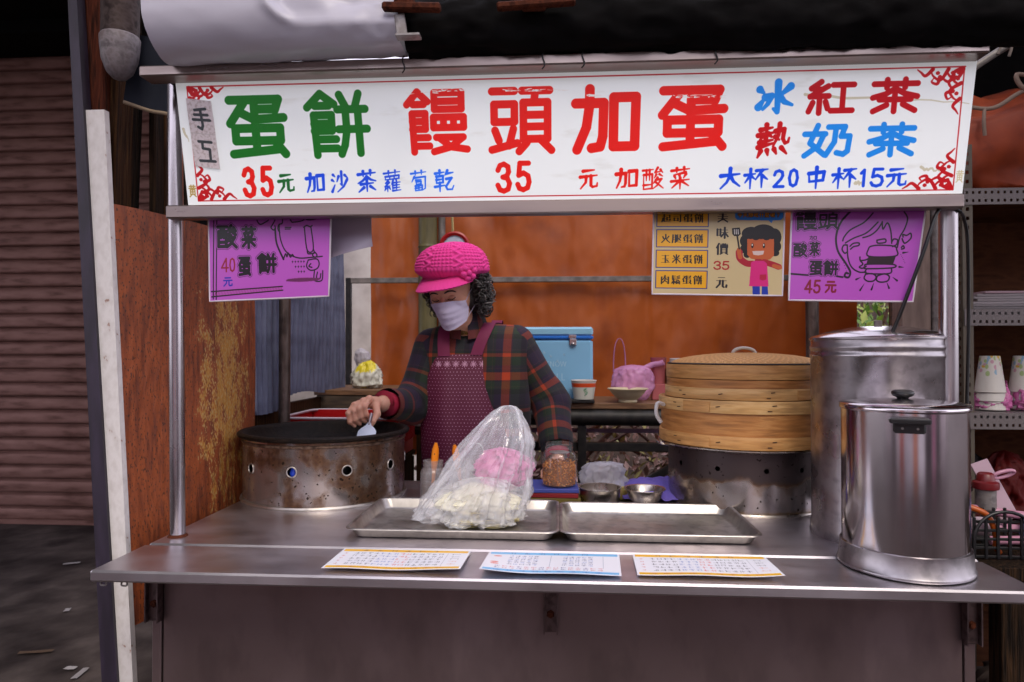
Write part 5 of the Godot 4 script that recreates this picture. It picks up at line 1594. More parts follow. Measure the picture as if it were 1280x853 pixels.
func stoves() -> void:
	# griddle: steel drum, grommeted holes, black iron pan
	var c := Vector3(-0.733, TOP, -2.112)
	var t := thing("griddle_stove", "round soot stained steel drum stove with a black iron griddle pan", "stove", c)
	var b := MB.new()
	var holes := [-1.36, -0.66, -0.05, 0.56, 1.22, 1.9, 2.5, -2.0, -2.6]
	for i in holes.size():
		holes[i] = round(holes[i] / (TAU / 120)) * TAU / 120
	holed_wall(b, c, 0.245, 0.008, 0.190, 0.108, 0.0125, holes)
	for i in b.uv.size():
		b.uv[i] = Vector2(b.uv[i].x, 1.0 - b.uv[i].y / 0.190)
	part(t, "drum", b, burnt(80, true))
	b = MB.new()
	b.lathe([Vector2(0.215, 0.004), Vector2(0.215, 0.165)], c, 64)
	part(t, "liner", b, M.black)
	b = MB.new()
	b.lathe([Vector2(0.235, 0.0), Vector2(0.251, 0.0), Vector2(0.253, 0.004), Vector2(0.251, 0.009), Vector2(0.244, 0.010)], c, 96)
	part(t, "base_ring", b, M.tray)
	b = MB.new()
	b.lathe([Vector2(0.245, 0.172), Vector2(0.248, 0.175), Vector2(0.248, 0.179), Vector2(0.245, 0.182)], c, 96)
	part(t, "rib", b, burnt_ring())
	for h in holes:
		b = MB.new()
		var nrm := Vector3(sin(h), 0, cos(h))
		ring(b, c + nrm * 0.2455 + Vector3(0, 0.108, 0), nrm, 0.0142, 0.0022)
		part(t, "grommet", b, M.tray)
	b = MB.new()
	b.lathe([Vector2(0.0, 0.135), Vector2(0.10, 0.137), Vector2(0.18, 0.146), Vector2(0.222, 0.168), Vector2(0.235, 0.190), Vector2(0.241, 0.200), Vector2(0.246, 0.204), Vector2(0.256, 0.204), Vector2(0.261, 0.200), Vector2(0.260, 0.193), Vector2(0.254, 0.189), Vector2(0.246, 0.188)].map(func(p): return p), c, 96)
	for i in b.n.size():
		pass
	var iron := mottled(81, [0.2, 0.6, 0.9], [Color(0.045, 0.034, 0.03), Color(0.10, 0.075, 0.06), Color(0.17, 0.12, 0.09)], Vector3(5, 5, 5), 0.55, 0.0, 0.02, 5, 0.15)
	iron.metallic_specular = 0.25
	part(t, "pan", b, iron)
	b = MB.new()
	for i in 40:
		var a := rng.randf() * TAU
		var r := sqrt(rng.randf()) * 0.13
		b.ball(c + Vector3(r * sin(a), 0.139, r * cos(a)), Vector3(0.012, 0.004, 0.010) * rng.randf_range(0.5, 1.3), Basis(Vector3.UP, a), 8, 5)
	part(t, "burnt_bits", b, M.black)
	# flame behind the front hole
	b = MB.new()
	b.lathe([Vector2(0.011, 0.0), Vector2(0.013, 0.008), Vector2(0.009, 0.022), Vector2(0.0, 0.034)], c + Vector3(-0.012, 0.094, 0.225), 12)
	var fl := plain(Color(0.1, 0.2, 0.6), 0.5)
	fl.emission_enabled = true
	fl.emission = Color(0.15, 0.35, 1.0)
	fl.emission_energy_multiplier = 0.03
	part(t, "flame", b, fl)

	# steamer stove
	c = Vector3(0.556, TOP, -2.096)
	t = thing("steamer_stove", "round steel burner stand under the bamboo steamers", "stove", c)
	b = MB.new()
	holes = [-1.15, -0.55, -0.02, 0.45, 1.0, 1.6, 2.3, -1.8, -2.5]
	for i in holes.size():
		holes[i] = round(holes[i] / (TAU / 120)) * TAU / 120
	holed_wall(b, c, 0.222, 0.008, 0.176, 0.125, 0.007, holes)
	for i in b.uv.size():
		b.uv[i] = Vector2(b.uv[i].x, 1.0 - b.uv[i].y / 0.176)
	part(t, "drum", b, burnt(84, false))
	b = MB.new()
	b.lathe([Vector2(0.19, 0.004), Vector2(0.19, 0.17)], c, 64)
	part(t, "liner", b, M.black)
	b = MB.new()
	b.lathe([Vector2(0.214, 0.0), Vector2(0.227, 0.0), Vector2(0.229, 0.004), Vector2(0.227, 0.008), Vector2(0.221, 0.009)], c, 96)
	part(t, "base_ring", b, M.bowl)
	b = MB.new()
	b.lathe([Vector2(0.20, 0.172), Vector2(0.246, 0.174), Vector2(0.252, 0.178), Vector2(0.252, 0.181), Vector2(0.20, 0.182)], c, 96)
	part(t, "top_plate", b, M.bowl)
	b = MB.new()
	b.tube(bend([c + Vector3(-0.235, 0.176, 0.09), c + Vector3(-0.262, 0.182, 0.10), c + Vector3(-0.262, 0.179, 0.03), c + Vector3(-0.240, 0.176, 0.02)]), 0.004, 8)
	part(t, "handle", b, M.bowl)
	# bamboo tiers
	var bam := [bamboo(90, Color(0.76, 0.55, 0.31), Color(0.82, 0.63, 0.38)), bamboo(91, Color(0.70, 0.47, 0.24), Color(0.76, 0.54, 0.30)), bamboo(92, Color(0.83, 0.65, 0.40), Color(0.88, 0.73, 0.49))]
	var y := 0.183
	tier(c + Vector3(0, y, 0), 0.243, 0.130, [[0.0, 0.034, 0.006], [0.096, 0.130, 0.007]], bam, "bamboo_steamer", "deep bamboo steamer basket, lowest of the stack on the burner", true)
	tier(c + Vector3(0.002, y + 0.131, 0.0), 0.228, 0.055, [[0.0, 0.031, 0.005]], bam, "bamboo_steamer", "shallow bamboo steamer ring between the deep basket and the lid", false)
	# lid
	var o := c + Vector3(0.004, y + 0.187, 0)
	t = thing("steamer_lid", "domed woven bamboo steamer lid with a white loop handle", "lid", o)
	b = MB.new()
	b.lathe([Vector2(0.218, 0.0), Vector2(0.230, 0.0), Vector2(0.231, 0.003), Vector2(0.231, 0.036), Vector2(0.229, 0.039), Vector2(0.220, 0.039)], o, 96)
	var m: StandardMaterial3D = bam[0]
	part(t, "rim", b, m)
	b = MB.new()
	b.lathe([Vector2(0.227, 0.039), Vector2(0.229, 0.042), Vector2(0.225, 0.044), Vector2(0.218, 0.043)], o, 96)
	part(t, "dark_binding", b, plain(Color(0.16, 0.11, 0.08), 0.7))
	b = MB.new()
	var pr := []
	for i in 14:
		var f := i / 13.0
		pr.append(Vector2(0.222 * cos(f * PI / 2), 0.036 + 0.037 * sin(f * PI / 2)))
	b.lathe(pr, o, 72)
	part(t, "woven_dome", b, weave())
	b = MB.new()
	b.tube(bend([o + Vector3(-0.036, 0.058, 0.0), o + Vector3(-0.034, 0.076, 0.0), o + Vector3(-0.018, 0.085, 0), o + Vector3(0.005, 0.086, 0.0), o + Vector3(0.026, 0.078, 0), o + Vector3(0.034, 0.058, 0)]), 0.005, 10)
	part(t, "handle", b, plain(Color(0.80, 0.78, 0.74), 0.5))
	# white hook handle at the left side of the steamer
	b = MB.new()
	b.tube(bend([c + Vector3(-0.246, 0.29, 0.06), c + Vector3(-0.268, 0.295, 0.08), c + Vector3(-0.272, 0.265, 0.085), c + Vector3(-0.258, 0.24, 0.08)]), 0.0055, 8)
	one("cord_loop", b, plain(Color(0.82, 0.81, 0.80), 0.6), "white cord loop at the left side of the deep steamer", "cord", c + Vector3(-0.265, 0.24, 0.08))

func burnt_ring() -> StandardMaterial3D:
	return mottled(82, [0.2, 0.5, 0.8], [Color(0.26, 0.18, 0.13), Color(0.48, 0.40, 0.34), Color(0.18, 0.12, 0.09)], Vector3(6, 6, 6), 0.5, 0.6)

func bamboo(sd: int, a: Color, b: Color) -> StandardMaterial3D:
	var m := mottled(sd, [0.1, 0.45, 0.7, 0.95], [a.darkened(0.2), a, b, a.darkened(0.08)], Vector3(1.2, 9, 1.2), 0.5, 0.0, 0.014, 5, 0.08)
	return m

func weave() -> StandardMaterial3D:
	var im := Image.create(512, 128, false, Image.FORMAT_RGBA8)
	var hm := Image.create(512, 128, false, Image.FORMAT_RGBA8)
	for y in 128:
		for x in 512:
			var cx := x / 8; var cy := y / 8
			var up := (cx + cy) % 2 == 0
			var fx := (x % 8) / 7.0 - 0.5; var fy := (y % 8) / 7.0 - 0.5
			var h := 1.0 - 3.2 * (fx * fx if up else fy * fy)
			var v := rng.randf_range(-0.05, 0.05) + (0.04 if up else -0.03)
			im.set_pixel(x, y, Color(0.84 + v, 0.62 + v, 0.34 + v))
			hm.set_pixel(x, y, grey(clampf(h, 0, 1)))
	var m := plain(Color.WHITE, 0.55)
	m.albedo_texture = ImageTexture.create_from_image(im)
	m.heightmap_enabled = true
	m.heightmap_texture = ImageTexture.create_from_image(hm)
	m.heightmap_scale = 0.25
	m.uv1_scale = Vector3(2.0, 6.0, 1)
	return m

func tier(o: Vector3, r: float, h: float, bands: Array, bam: Array, called: String, label: String, staples: bool) -> void:
	var t := thing(called, label, "steamer", o, "stacked bamboo steamers")
	var b := MB.new()
	b.lathe([Vector2(r - 0.014, 0.001), Vector2(r, 0.001), Vector2(r, h - 0.001), Vector2(r - 0.012, h - 0.001), Vector2(r - 0.014, 0.001)], o, 96)
	part(t, "hoop", b, bam[1])
	for q in bands:
		b = MB.new()
		var rr: float = r + q[2]
		b.lathe([Vector2(r + 0.0005, q[0]), Vector2(rr - 0.001, q[0]), Vector2(rr, q[0] + 0.002), Vector2(rr, q[1] - 0.002), Vector2(rr - 0.001, q[1]), Vector2(r + 0.0005, q[1])], o, 96)
		part(t, "band", b, bam[2] if q[0] > 0.05 or not staples else bam[0])
		# a lap joint: the end of the strip stands proud of the band
		b = MB.new()
		var a0: float = -0.95 if staples else 0.35
		var rows := []
		for j in 2:
			var row := []
			for i in 12:
				var a := a0 + 0.33 * i / 11.0
				row.append(o + Vector3((rr + 0.0022 - 0.0015 * i / 11.0) * sin(a), lerpf(q[1] - 0.003, q[0] + 0.003, j), (rr + 0.0022 - 0.0015 * i / 11.0) * cos(a)))
			rows.append(row)
		b.sheet(rows, 0.002)
		part(t, "lap_joint", b, bam[0])
		for i in 7:
			b = MB.new()
			var a: float = [-1.12, -1.05, -0.55, -0.02, 0.03, 0.62, 0.70][i]
			var yy: float = (q[0] + q[1]) / 2 + [0.006, -0.006, 0.0, -0.008, 0.006, 0.005, -0.005][i]
			var p0 := o + Vector3((rr + 0.0024) * sin(a), yy, (rr + 0.0024) * cos(a))
			var p1 := o + Vector3((rr + 0.0024) * sin(a + 0.045), yy + 0.001 * (i % 3), (rr + 0.0024) * cos(a + 0.045))
			b.tube([p0, p1], 0.0012, 5)
			part(t, "stitch", b, plain(Color(0.22, 0.13, 0.07), 0.7))

func urns() -> void:
	# tall dull urn
	var c := Vector3(0.782, TOP, -1.725)
	var t := thing("tall_urn", "tall dull steel tea urn behind the shiny one", "urn", c)
	var b := MB.new()
	b.lathe([Vector2(0.150, 0.0), Vector2(0.157, 0.0), Vector2(0.158, 0.004), Vector2(0.156, 0.012), Vector2(0.157, 0.024), Vector2(0.154, 0.030), Vector2(0.154, 0.43), Vector2(0.156, 0.434), Vector2(0.156, 0.440), Vector2(0.154, 0.444), Vector2(0.154, 0.450), Vector2(0.156, 0.454), Vector2(0.156, 0.459), Vector2(0.154, 0.463), Vector2(0.154, 0.474), Vector2(0.157, 0.476), Vector2(0.157, 0.480), Vector2(0.151, 0.480)], c, 96)
	part(t, "body", b, M.urn_old)
	b = MB.new()
	b.lathe([Vector2(0.155, 0.4805), Vector2(0.152, 0.484), Vector2(0.11, 0.497), Vector2(0.07, 0.505), Vector2(0.045, 0.5075), Vector2(0.0, 0.508)], c, 96)
	var lid := part(t, "lid", b, M.urn)
	b = MB.new()
	b.box(c + Vector3(-0.004, 0.515, 0.005), Vector3(0.018, 0.016, 0.006), Basis.IDENTITY, 0.002)
	part(lid, "lug", b, M.galv)
	# shiny urn in front
	c = Vector3(0.7245, TOP + 0.0005, -1.493)
	t = thing("shiny_urn", "shiny steel tea urn with a flared foot at the counter's right front", "urn", c)
	b = MB.new()
	b.lathe([Vector2(0.122, 0.0), Vector2(0.1275, 0.0), Vector2(0.1285, 0.003), Vector2(0.1275, 0.006), Vector2(0.1260, 0.008), Vector2(0.1225, 0.041), Vector2(0.1222, 0.046), Vector2(0.119, 0.0475)], c, 96)
	part(t, "foot", b, M.urn_old)
	b = MB.new()
	b.lathe([Vector2(0.1185, 0.047), Vector2(0.1185, 0.12), Vector2(0.1185, 0.20), Vector2(0.1185, 0.325), Vector2(0.1215, 0.327), Vector2(0.122, 0.331), Vector2(0.121, 0.334), Vector2(0.117, 0.334)], c, 128)
	part(t, "body", b, M.urn)
	b = MB.new()
	b.lathe([Vector2(0.1215, 0.3345), Vector2(0.122, 0.337), Vector2(0.1195, 0.3395), Vector2(0.09, 0.343), Vector2(0.04, 0.347), Vector2(0.0, 0.348)], c, 96)
	lid = part(t, "lid", b, M.urn)
	b = MB.new()
	b.lathe([Vector2(0.010, 0.347), Vector2(0.012, 0.350), Vector2(0.019, 0.353), Vector2(0.022, 0.358), Vector2(0.021, 0.363), Vector2(0.015, 0.366), Vector2(0.0, 0.367)], c, 32)
	part(lid, "knob", b, M.black)
	var a := -0.37
	var bs := Basis(Vector3.UP, a)
	b = MB.new()
	b.box(c + bs * Vector3(0, 0.300, 0.128), Vector3(0.056, 0.024, 0.016), bs, 0.004)
	b.box(c + bs * Vector3(0, 0.313, 0.136), Vector3(0.070, 0.010, 0.030), bs, 0.004)
	var hd := part(t, "handle", b, M.black)
	for s in [-0.012, 0.014]:
		b = MB.new()
		b.lathe([Vector2(0.0025, 0.0), Vector2(0.002, 0.0015), Vector2(0.0, 0.0015)], c + bs * Vector3(s, 0.298, 0.136), 10, bs * Basis(Vector3.RIGHT, PI / 2))
		part(hd, "screw", b, M.galv)
	# power cables
	b = MB.new()
	b.tube(bend([Vector3(0.90, 1.592, -1.592), Vector3(0.872, 1.600, -1.585), Vector3(0.842, 1.588, -1.575), Vector3(0.808, 1.49, -1.575), Vector3(0.765, 1.345, -1.60), Vector3(0.726, 1.235, -1.62), Vector3(0.712, 1.17, -1.628), Vector3(0.71, 1.0, -1.64), Vector3(0.70, TOP + 0.006, -1.66)], 8), 0.0042, 8)
	one("power_cable", b, M.black, "black cable hanging from the sign down behind the shiny urn", "cable", Vector3(0.71, TOP, -1.66))
	b = MB.new()
	b.tube(bend([Vector3(0.905, 1.592, -1.60), Vector3(0.935, 1.585, -1.64), Vector3(0.965, 1.55, -1.68), Vector3(0.99, 1.45, -1.72), Vector3(1.0, 1.3, -1.74), Vector3(0.995, 1.12, -1.74), Vector3(0.998, 1.04, -1.74), Vector3(1.0, 0.90, -1.74)], 8), 0.004, 8)
	one("power_cable", b, M.black, "black cable hanging beside the front right pole", "cable", Vector3(1.0, 0.9, -1.74))

func tray(label: String, x0: float, x1: float, z0: float, z1: float) -> void:
	# z0 is the near side; sides flare outwards, rim rolled
	var t := thing("steel_tray", label, "tray", Vector3((x0 + x1) / 2, TOP, (z0 + z1) / 2), "steel trays on the counter")
	var b := MB.new()
	var loops := []
	for q in [[0.024, 0.0005, 0.02], [0.020, 0.0008, 0.022], [0.013, 0.004, 0.024], [0.003, 0.024, 0.026], [0.0, 0.0265, 0.027], [-0.005, 0.0265, 0.03], [-0.006, 0.0235, 0.031]]:
		loops.append(round_rect(x0 + q[0], x1 - q[0], z0 - q[0], z1 + q[0], TOP + q[1], q[2]))
	b.grid(loops, true, true)
	# floor of the tray
	var l0: Array = loops[0]
	var ce := Vector3((x0 + x1) / 2, TOP + 0.0004, (z0 + z1) / 2)
	var cid := b.vert(ce, Vector3.UP)
	var st := b.v.size()
	for p in l0:
		b.vert(p, Vector3.UP)
	for i in l0.size():
		b.ix.append_array([cid, st + (i + 1) % l0.size(), st + i])
	part(t, "pan", b, M.tray)

func round_rect(x0: float, x1: float, z0: float, z1: float, y: float, r: float) -> Array:
	var p := []
	var cs := [Vector2(x1 - r, z0 - r), Vector2(x1 - r, z1 + r), Vector2(x0 + r, z1 + r), Vector2(x0 + r, z0 - r)]
	for k in 4:
		for i in 8:
			var a := PI / 2 - k * PI / 2 - PI / 2 * i / 7.0
			p.append(Vector3(cs[k].x + r * cos(a), y, cs[k].y + r * sin(a)))
	return p

func crumple(p: Vector3, f: float) -> float:
	# sharp-edged folds
	return absf(nz(p, f)) + 0.5 * absf(nz(p + Vector3(9, 4, 2), f * 2.1)) + 0.25 * absf(nz(p + Vector3(3, 7, 5), f * 4.3))

func bag_rows(c: Vector3, prof: Array, nu: int, nv: int, amp: float, fr: float, drift: Array, squash := 0.75, lengthwise := 1.6) -> Array:
	# prof: [height, half width]; drift: [height, dx, dz]
	var rows := []
	for j in nv:
		var v := float(j) / (nv - 1)
		var fi := v * (prof.size() - 1)
		var k := mini(int(fi), prof.size() - 2)
		var q0: Array = prof[k]; var q1: Array = prof[k + 1]
		var f := fi - k
		var y := lerpf(q0[0], q1[0], f)
		var r := lerpf(q0[1], q1[1], f)
		var dx := lerpf(drift[k][0], drift[k + 1][0], f); var dz := lerpf(drift[k][1], drift[k + 1][1], f)
		var row := []
		for i in nu:
			var a := TAU * i / nu
			var d := Vector3(sin(a), 0, cos(a) * squash)
			var cr := crumple(Vector3(d.x * 1.3 + c.x * 7.0, v * lengthwise, d.z * 1.3), fr) * amp * (0.4 + 1.0 * r / 0.1)
			if lengthwise < 1.0:
				cr += 0.017 * crumple(Vector3(d.x * 1.1 + 4.0, v * 1.9, d.z * 1.1), 1.6)
			row.append(c + Vector3(dx, y, dz) + d * maxf(r - cr, 0.002) + Vector3(0, cr * 0.2, 0))
		rows.append(row)
	return rows

func counter_things() -> void:
	tray("left steel baking tray, under the plastic bag of dough", -0.506, -0.004, -1.600, -1.935)
	tray("right steel baking tray, empty, in front of the bamboo steamers", 0.008, 0.464, -1.600, -1.915)
	film_bag()
	# jars with orange tongs
	var glass := plain(Color(0.86, 0.87, 0.88, 0.05), 0.08)
	glass.transparency = BaseMaterial3D.TRANSPARENCY_ALPHA
	var frosted := plain(Color(0.66, 0.64, 0.64, 0.22), 0.2)
	frosted.transparency = BaseMaterial3D.TRANSPARENCY_ALPHA
	for k in 2:
		var c: Vector3 = [Vector3(-0.375, TOP, -2.03), Vector3(-0.285, TOP, -2.05)][k]
		var j := thing("sauce_jar", ["frosted plastic jar with an orange tipped stick, left of the dough bag", "frosted plastic jar half hidden behind the dough bag, with an orange tong"][k], "jar", c, "sauce jars")
		var b := MB.new()
		b.lathe([Vector2(0.0, 0.001), Vector2(0.035, 0.001), Vector2(0.039, 0.005), Vector2(0.039, 0.085), Vector2(0.034, 0.096), Vector2(0.029, 0.100), Vector2(0.029, 0.104), Vector2(0.031, 0.106), Vector2(0.031, 0.109), Vector2(0.029, 0.111), Vector2(0.029, 0.115), Vector2(0.031, 0.117), Vector2(0.031, 0.120), Vector2(0.027, 0.121), Vector2(0.027, 0.098), Vector2(0.036, 0.084), Vector2(0.036, 0.006), Vector2(0.0, 0.004)], c, 40)
		part(j, "body", b, frosted)
		b = MB.new()
		b.lathe([Vector2(0.0, 0.005), Vector2(0.034, 0.005), Vector2(0.034, 0.045), Vector2(0.0, 0.046)], c, 32)
		part(j, "sauce", b, plain(Color(0.30, 0.16, 0.12), 0.4))
		var tg := thing("sauce_stick", ["upright orange handled stick standing in the left sauce jar", "orange handled stick leaning in the right sauce jar"][k], "utensil", c + Vector3(0, 0.01, 0), "orange sticks in the jars")
		b = MB.new()
		var tip: Vector3 = c + [Vector3(0.008, 0.172, 0.0), Vector3(-0.028, 0.165, 0.01)][k]
		var ft := c + Vector3(-0.004, 0.012, 0.0)
		var ps := []
		var rs := []
		for i in 10:
			var f := i / 9.0
			ps.append(ft.lerp(tip, f))
			rs.append(0.005 + 0.0062 * smoothstep(0.35, 0.7, f) - 0.007 * smoothstep(0.85, 1.0, f))
		b.tube(ps, rs, 10)
		part(tg, "shaft", b, plain(Color(0.93, 0.53, 0.05), 0.35))
		b = MB.new()
		b.ball(ft.lerp(tip, 0.8) + Vector3(0, 0, 0.0108), Vector3(0.002, 0.002, 0.001), Basis.IDENTITY, 8, 5)
		part(tg, "eyelet", b, M.black)
	var b := MB.new()
	b.tube(bend([Vector3(-0.285, 0.86, -2.05), Vector3(-0.282, 0.985, -2.05), Vector3(-0.262, 0.998, -2.05), Vector3(-0.235, 0.995, -2.05), Vector3(-0.222, 0.965, -2.05)]), 0.002, 6)
	one("bent_wire", b, M.tray, "thin bent wire above the half hidden sauce jar", "utensil", Vector3(-0.285, 0.86, -2.05))
	# stack of boxes and jar of floss
	for k in 3:
		b = MB.new()
		b.box(Vector3(-0.012 + [0.002, 0.0, -0.003][k], TOP + [0.012, 0.0315, 0.0445][k], -2.045), Vector3([0.145, 0.14, 0.142][k], [0.024, 0.013, 0.011][k], 0.15), Basis(Vector3.UP, [0.02, -0.02, 0.03][k]), 0.0015)
		one("flat_box", b, plain([Color(0.36, 0.31, 0.09), Color(0.47, 0.05, 0.09), Color(0.20, 0.25, 0.55)][k], 0.5), ["olive box at the bottom of the stack under the floss jar", "dark red box in the middle of the stack under the floss jar", "blue box on top of the stack under the floss jar"][k], "box", Vector3(-0.012, TOP + [0.0, 0.025, 0.039][k], -2.045), "boxes under the floss jar")
	var jc := Vector3(0.002, TOP + 0.0505, -2.03)
	var j := thing("floss_jar", "open clear jar half full of orange brown floss on the blue box", "jar", jc)
	b = MB.new()
	b.lathe([Vector2(0.0, 0.001), Vector2(0.046, 0.001), Vector2(0.051, 0.006), Vector2(0.051, 0.085), Vector2(0.047, 0.096), Vector2(0.040, 0.102), Vector2(0.040, 0.106), Vector2(0.042, 0.108), Vector2(0.042, 0.112), Vector2(0.040, 0.114), Vector2(0.040, 0.124), Vector2(0.038, 0.125)], jc, 48)
	part(j, "glass", b, glass)
	b = MB.new()
	rng.seed = 5
	var flo := plain(Color.WHITE, 0.8)
	flo.vertex_color_use_as_albedo = true
	b.colored = true
	b.tint = Color(0.22, 0.08, 0.02)
	b.lathe([Vector2(0.0, 0.003), Vector2(0.044, 0.003), Vector2(0.047, 0.008), Vector2(0.047, 0.055), Vector2(0.03, 0.064), Vector2(0.0, 0.066)], jc, 32)
	for i in 900:
		var a := rng.randf() * TAU
		var top := i % 3 == 0
		var r := 0.046 * sqrt(rng.randf()) if top else 0.0465
		var yy := rng.randf_range(0.055, 0.073) if top else rng.randf_range(0.006, 0.062)
		var p := jc + Vector3(r * sin(a), yy, r * cos(a))
		b.tint = [Color(0.50, 0.16, 0.02), Color(0.38, 0.11, 0.015), Color(0.62, 0.25, 0.04), Color(0.25, 0.07, 0.01)][rng.randi() % 4]
		b.box(p, Vector3(0.006, 0.0022, 0.0025), Basis.from_euler(Vector3(rng.randf() * 3, rng.randf() * 6, rng.randf() * 3)), 0.0)
	part(j, "floss", b, flo)
	b = MB.new()
	b.lathe([Vector2(0.0, 0.094), Vector2(0.028, 0.096), Vector2(0.030, 0.099), Vector2(0.0, 0.100)], jc, 24)
	part(j, "scoop", b, M.tray)
	# steel bowls
	for k in 2:
		var c: Vector3 = [Vector3(0.121, TOP, -2.02), Vector3(0.250, TOP, -2.01)][k]
		b = MB.new()
		if k == 0:
			b.lathe([Vector2(0.0, 0.001), Vector2(0.050, 0.001), Vector2(0.056, 0.005), Vector2(0.058, 0.012), Vector2(0.0595, 0.046), Vector2(0.063, 0.048), Vector2(0.0625, 0.050), Vector2(0.058, 0.049), Vector2(0.056, 0.012), Vector2(0.050, 0.004), Vector2(0.0, 0.004)], c, 64)
		else:
			b.lathe([Vector2(0.0, 0.001), Vector2(0.026, 0.001), Vector2(0.034, 0.006), Vector2(0.048, 0.025), Vector2(0.055, 0.046), Vector2(0.060, 0.048), Vector2(0.0595, 0.050), Vector2(0.054, 0.0485), Vector2(0.046, 0.026), Vector2(0.03, 0.008), Vector2(0.0, 0.006)], c, 64)
		one("steel_bowl", b, M.bowl, ["straight sided small steel bowl next to the floss jar", "rounded small steel bowl next to the steamer stove"][k], "bowl", c, "small steel bowls")
	# crumpled clear bag and a violet cloth behind the bowls
	var film := plain(Color(0.86, 0.86, 0.90, 0.42), 0.3)
	film.transparency = BaseMaterial3D.TRANSPARENCY_ALPHA
	b = MB.new()
	b.grid(bag_rows(Vector3(0.138, TOP, -2.14), [[0.0, 0.07], [0.03, 0.085], [0.07, 0.082], [0.095, 0.07], [0.10, 0.04], [0.095, 0.01]], 56, 30, 0.035, 1.4, [[0, 0], [0, 0], [0, 0], [0.005, 0], [0.01, 0], [0.01, 0]], 0.5), true, false)
	one("clear_bag", b, film, "crumpled clear plastic bag behind the straight sided bowl", "bag", Vector3(0.138, TOP, -2.14))
	b = MB.new()
	var rows := []
	for q in 26:
		var row := []
		for i in 34:
			var u := i / 33.0; var v := q / 25.0
			var hgt := 0.035 * sin(PI * clampf(u, 0.02, 1.0)) * sin(PI * clampf(v, 0.05, 0.98)) + 0.022 * crumple(Vector3(u * 1.6, v * 1.4, 3.0), 1.2)
			row.append(Vector3(lerpf(0.19, 0.40, u), TOP + 0.003 + hgt, lerpf(-2.30, -2.02, v)))
		rows.append(row)
	b.sheet(rows, 0.002)
	var vio := plain(Color(0.42, 0.36, 0.72), 0.85)
	vio.rim_enabled = true
	vio.rim = 0.4
	one("violet_cloth", b, vio, "violet cloth bunched up between the bowls and the steamer stove", "cloth", Vector3(0.30, TOP, -2.15))
	b = MB.new()
	b.box(Vector3(0.195, TOP + 0.02, -2.075), Vector3(0.06, 0.04, 0.02), Basis(Vector3.UP, 0.3) * Basis(Vector3.RIGHT, -0.3), 0.005)
	one("snack_packet", b, mottled(95, [0.35, 0.5, 0.65], [Color(0.55, 0.55, 0.12), Color(0.50, 0.33, 0.22), Color(0.62, 0.60, 0.45)], Vector3(18, 18, 18), 0.4), "small yellow green packet between the two steel bowls", "packet", Vector3(0.195, TOP, -2.075))

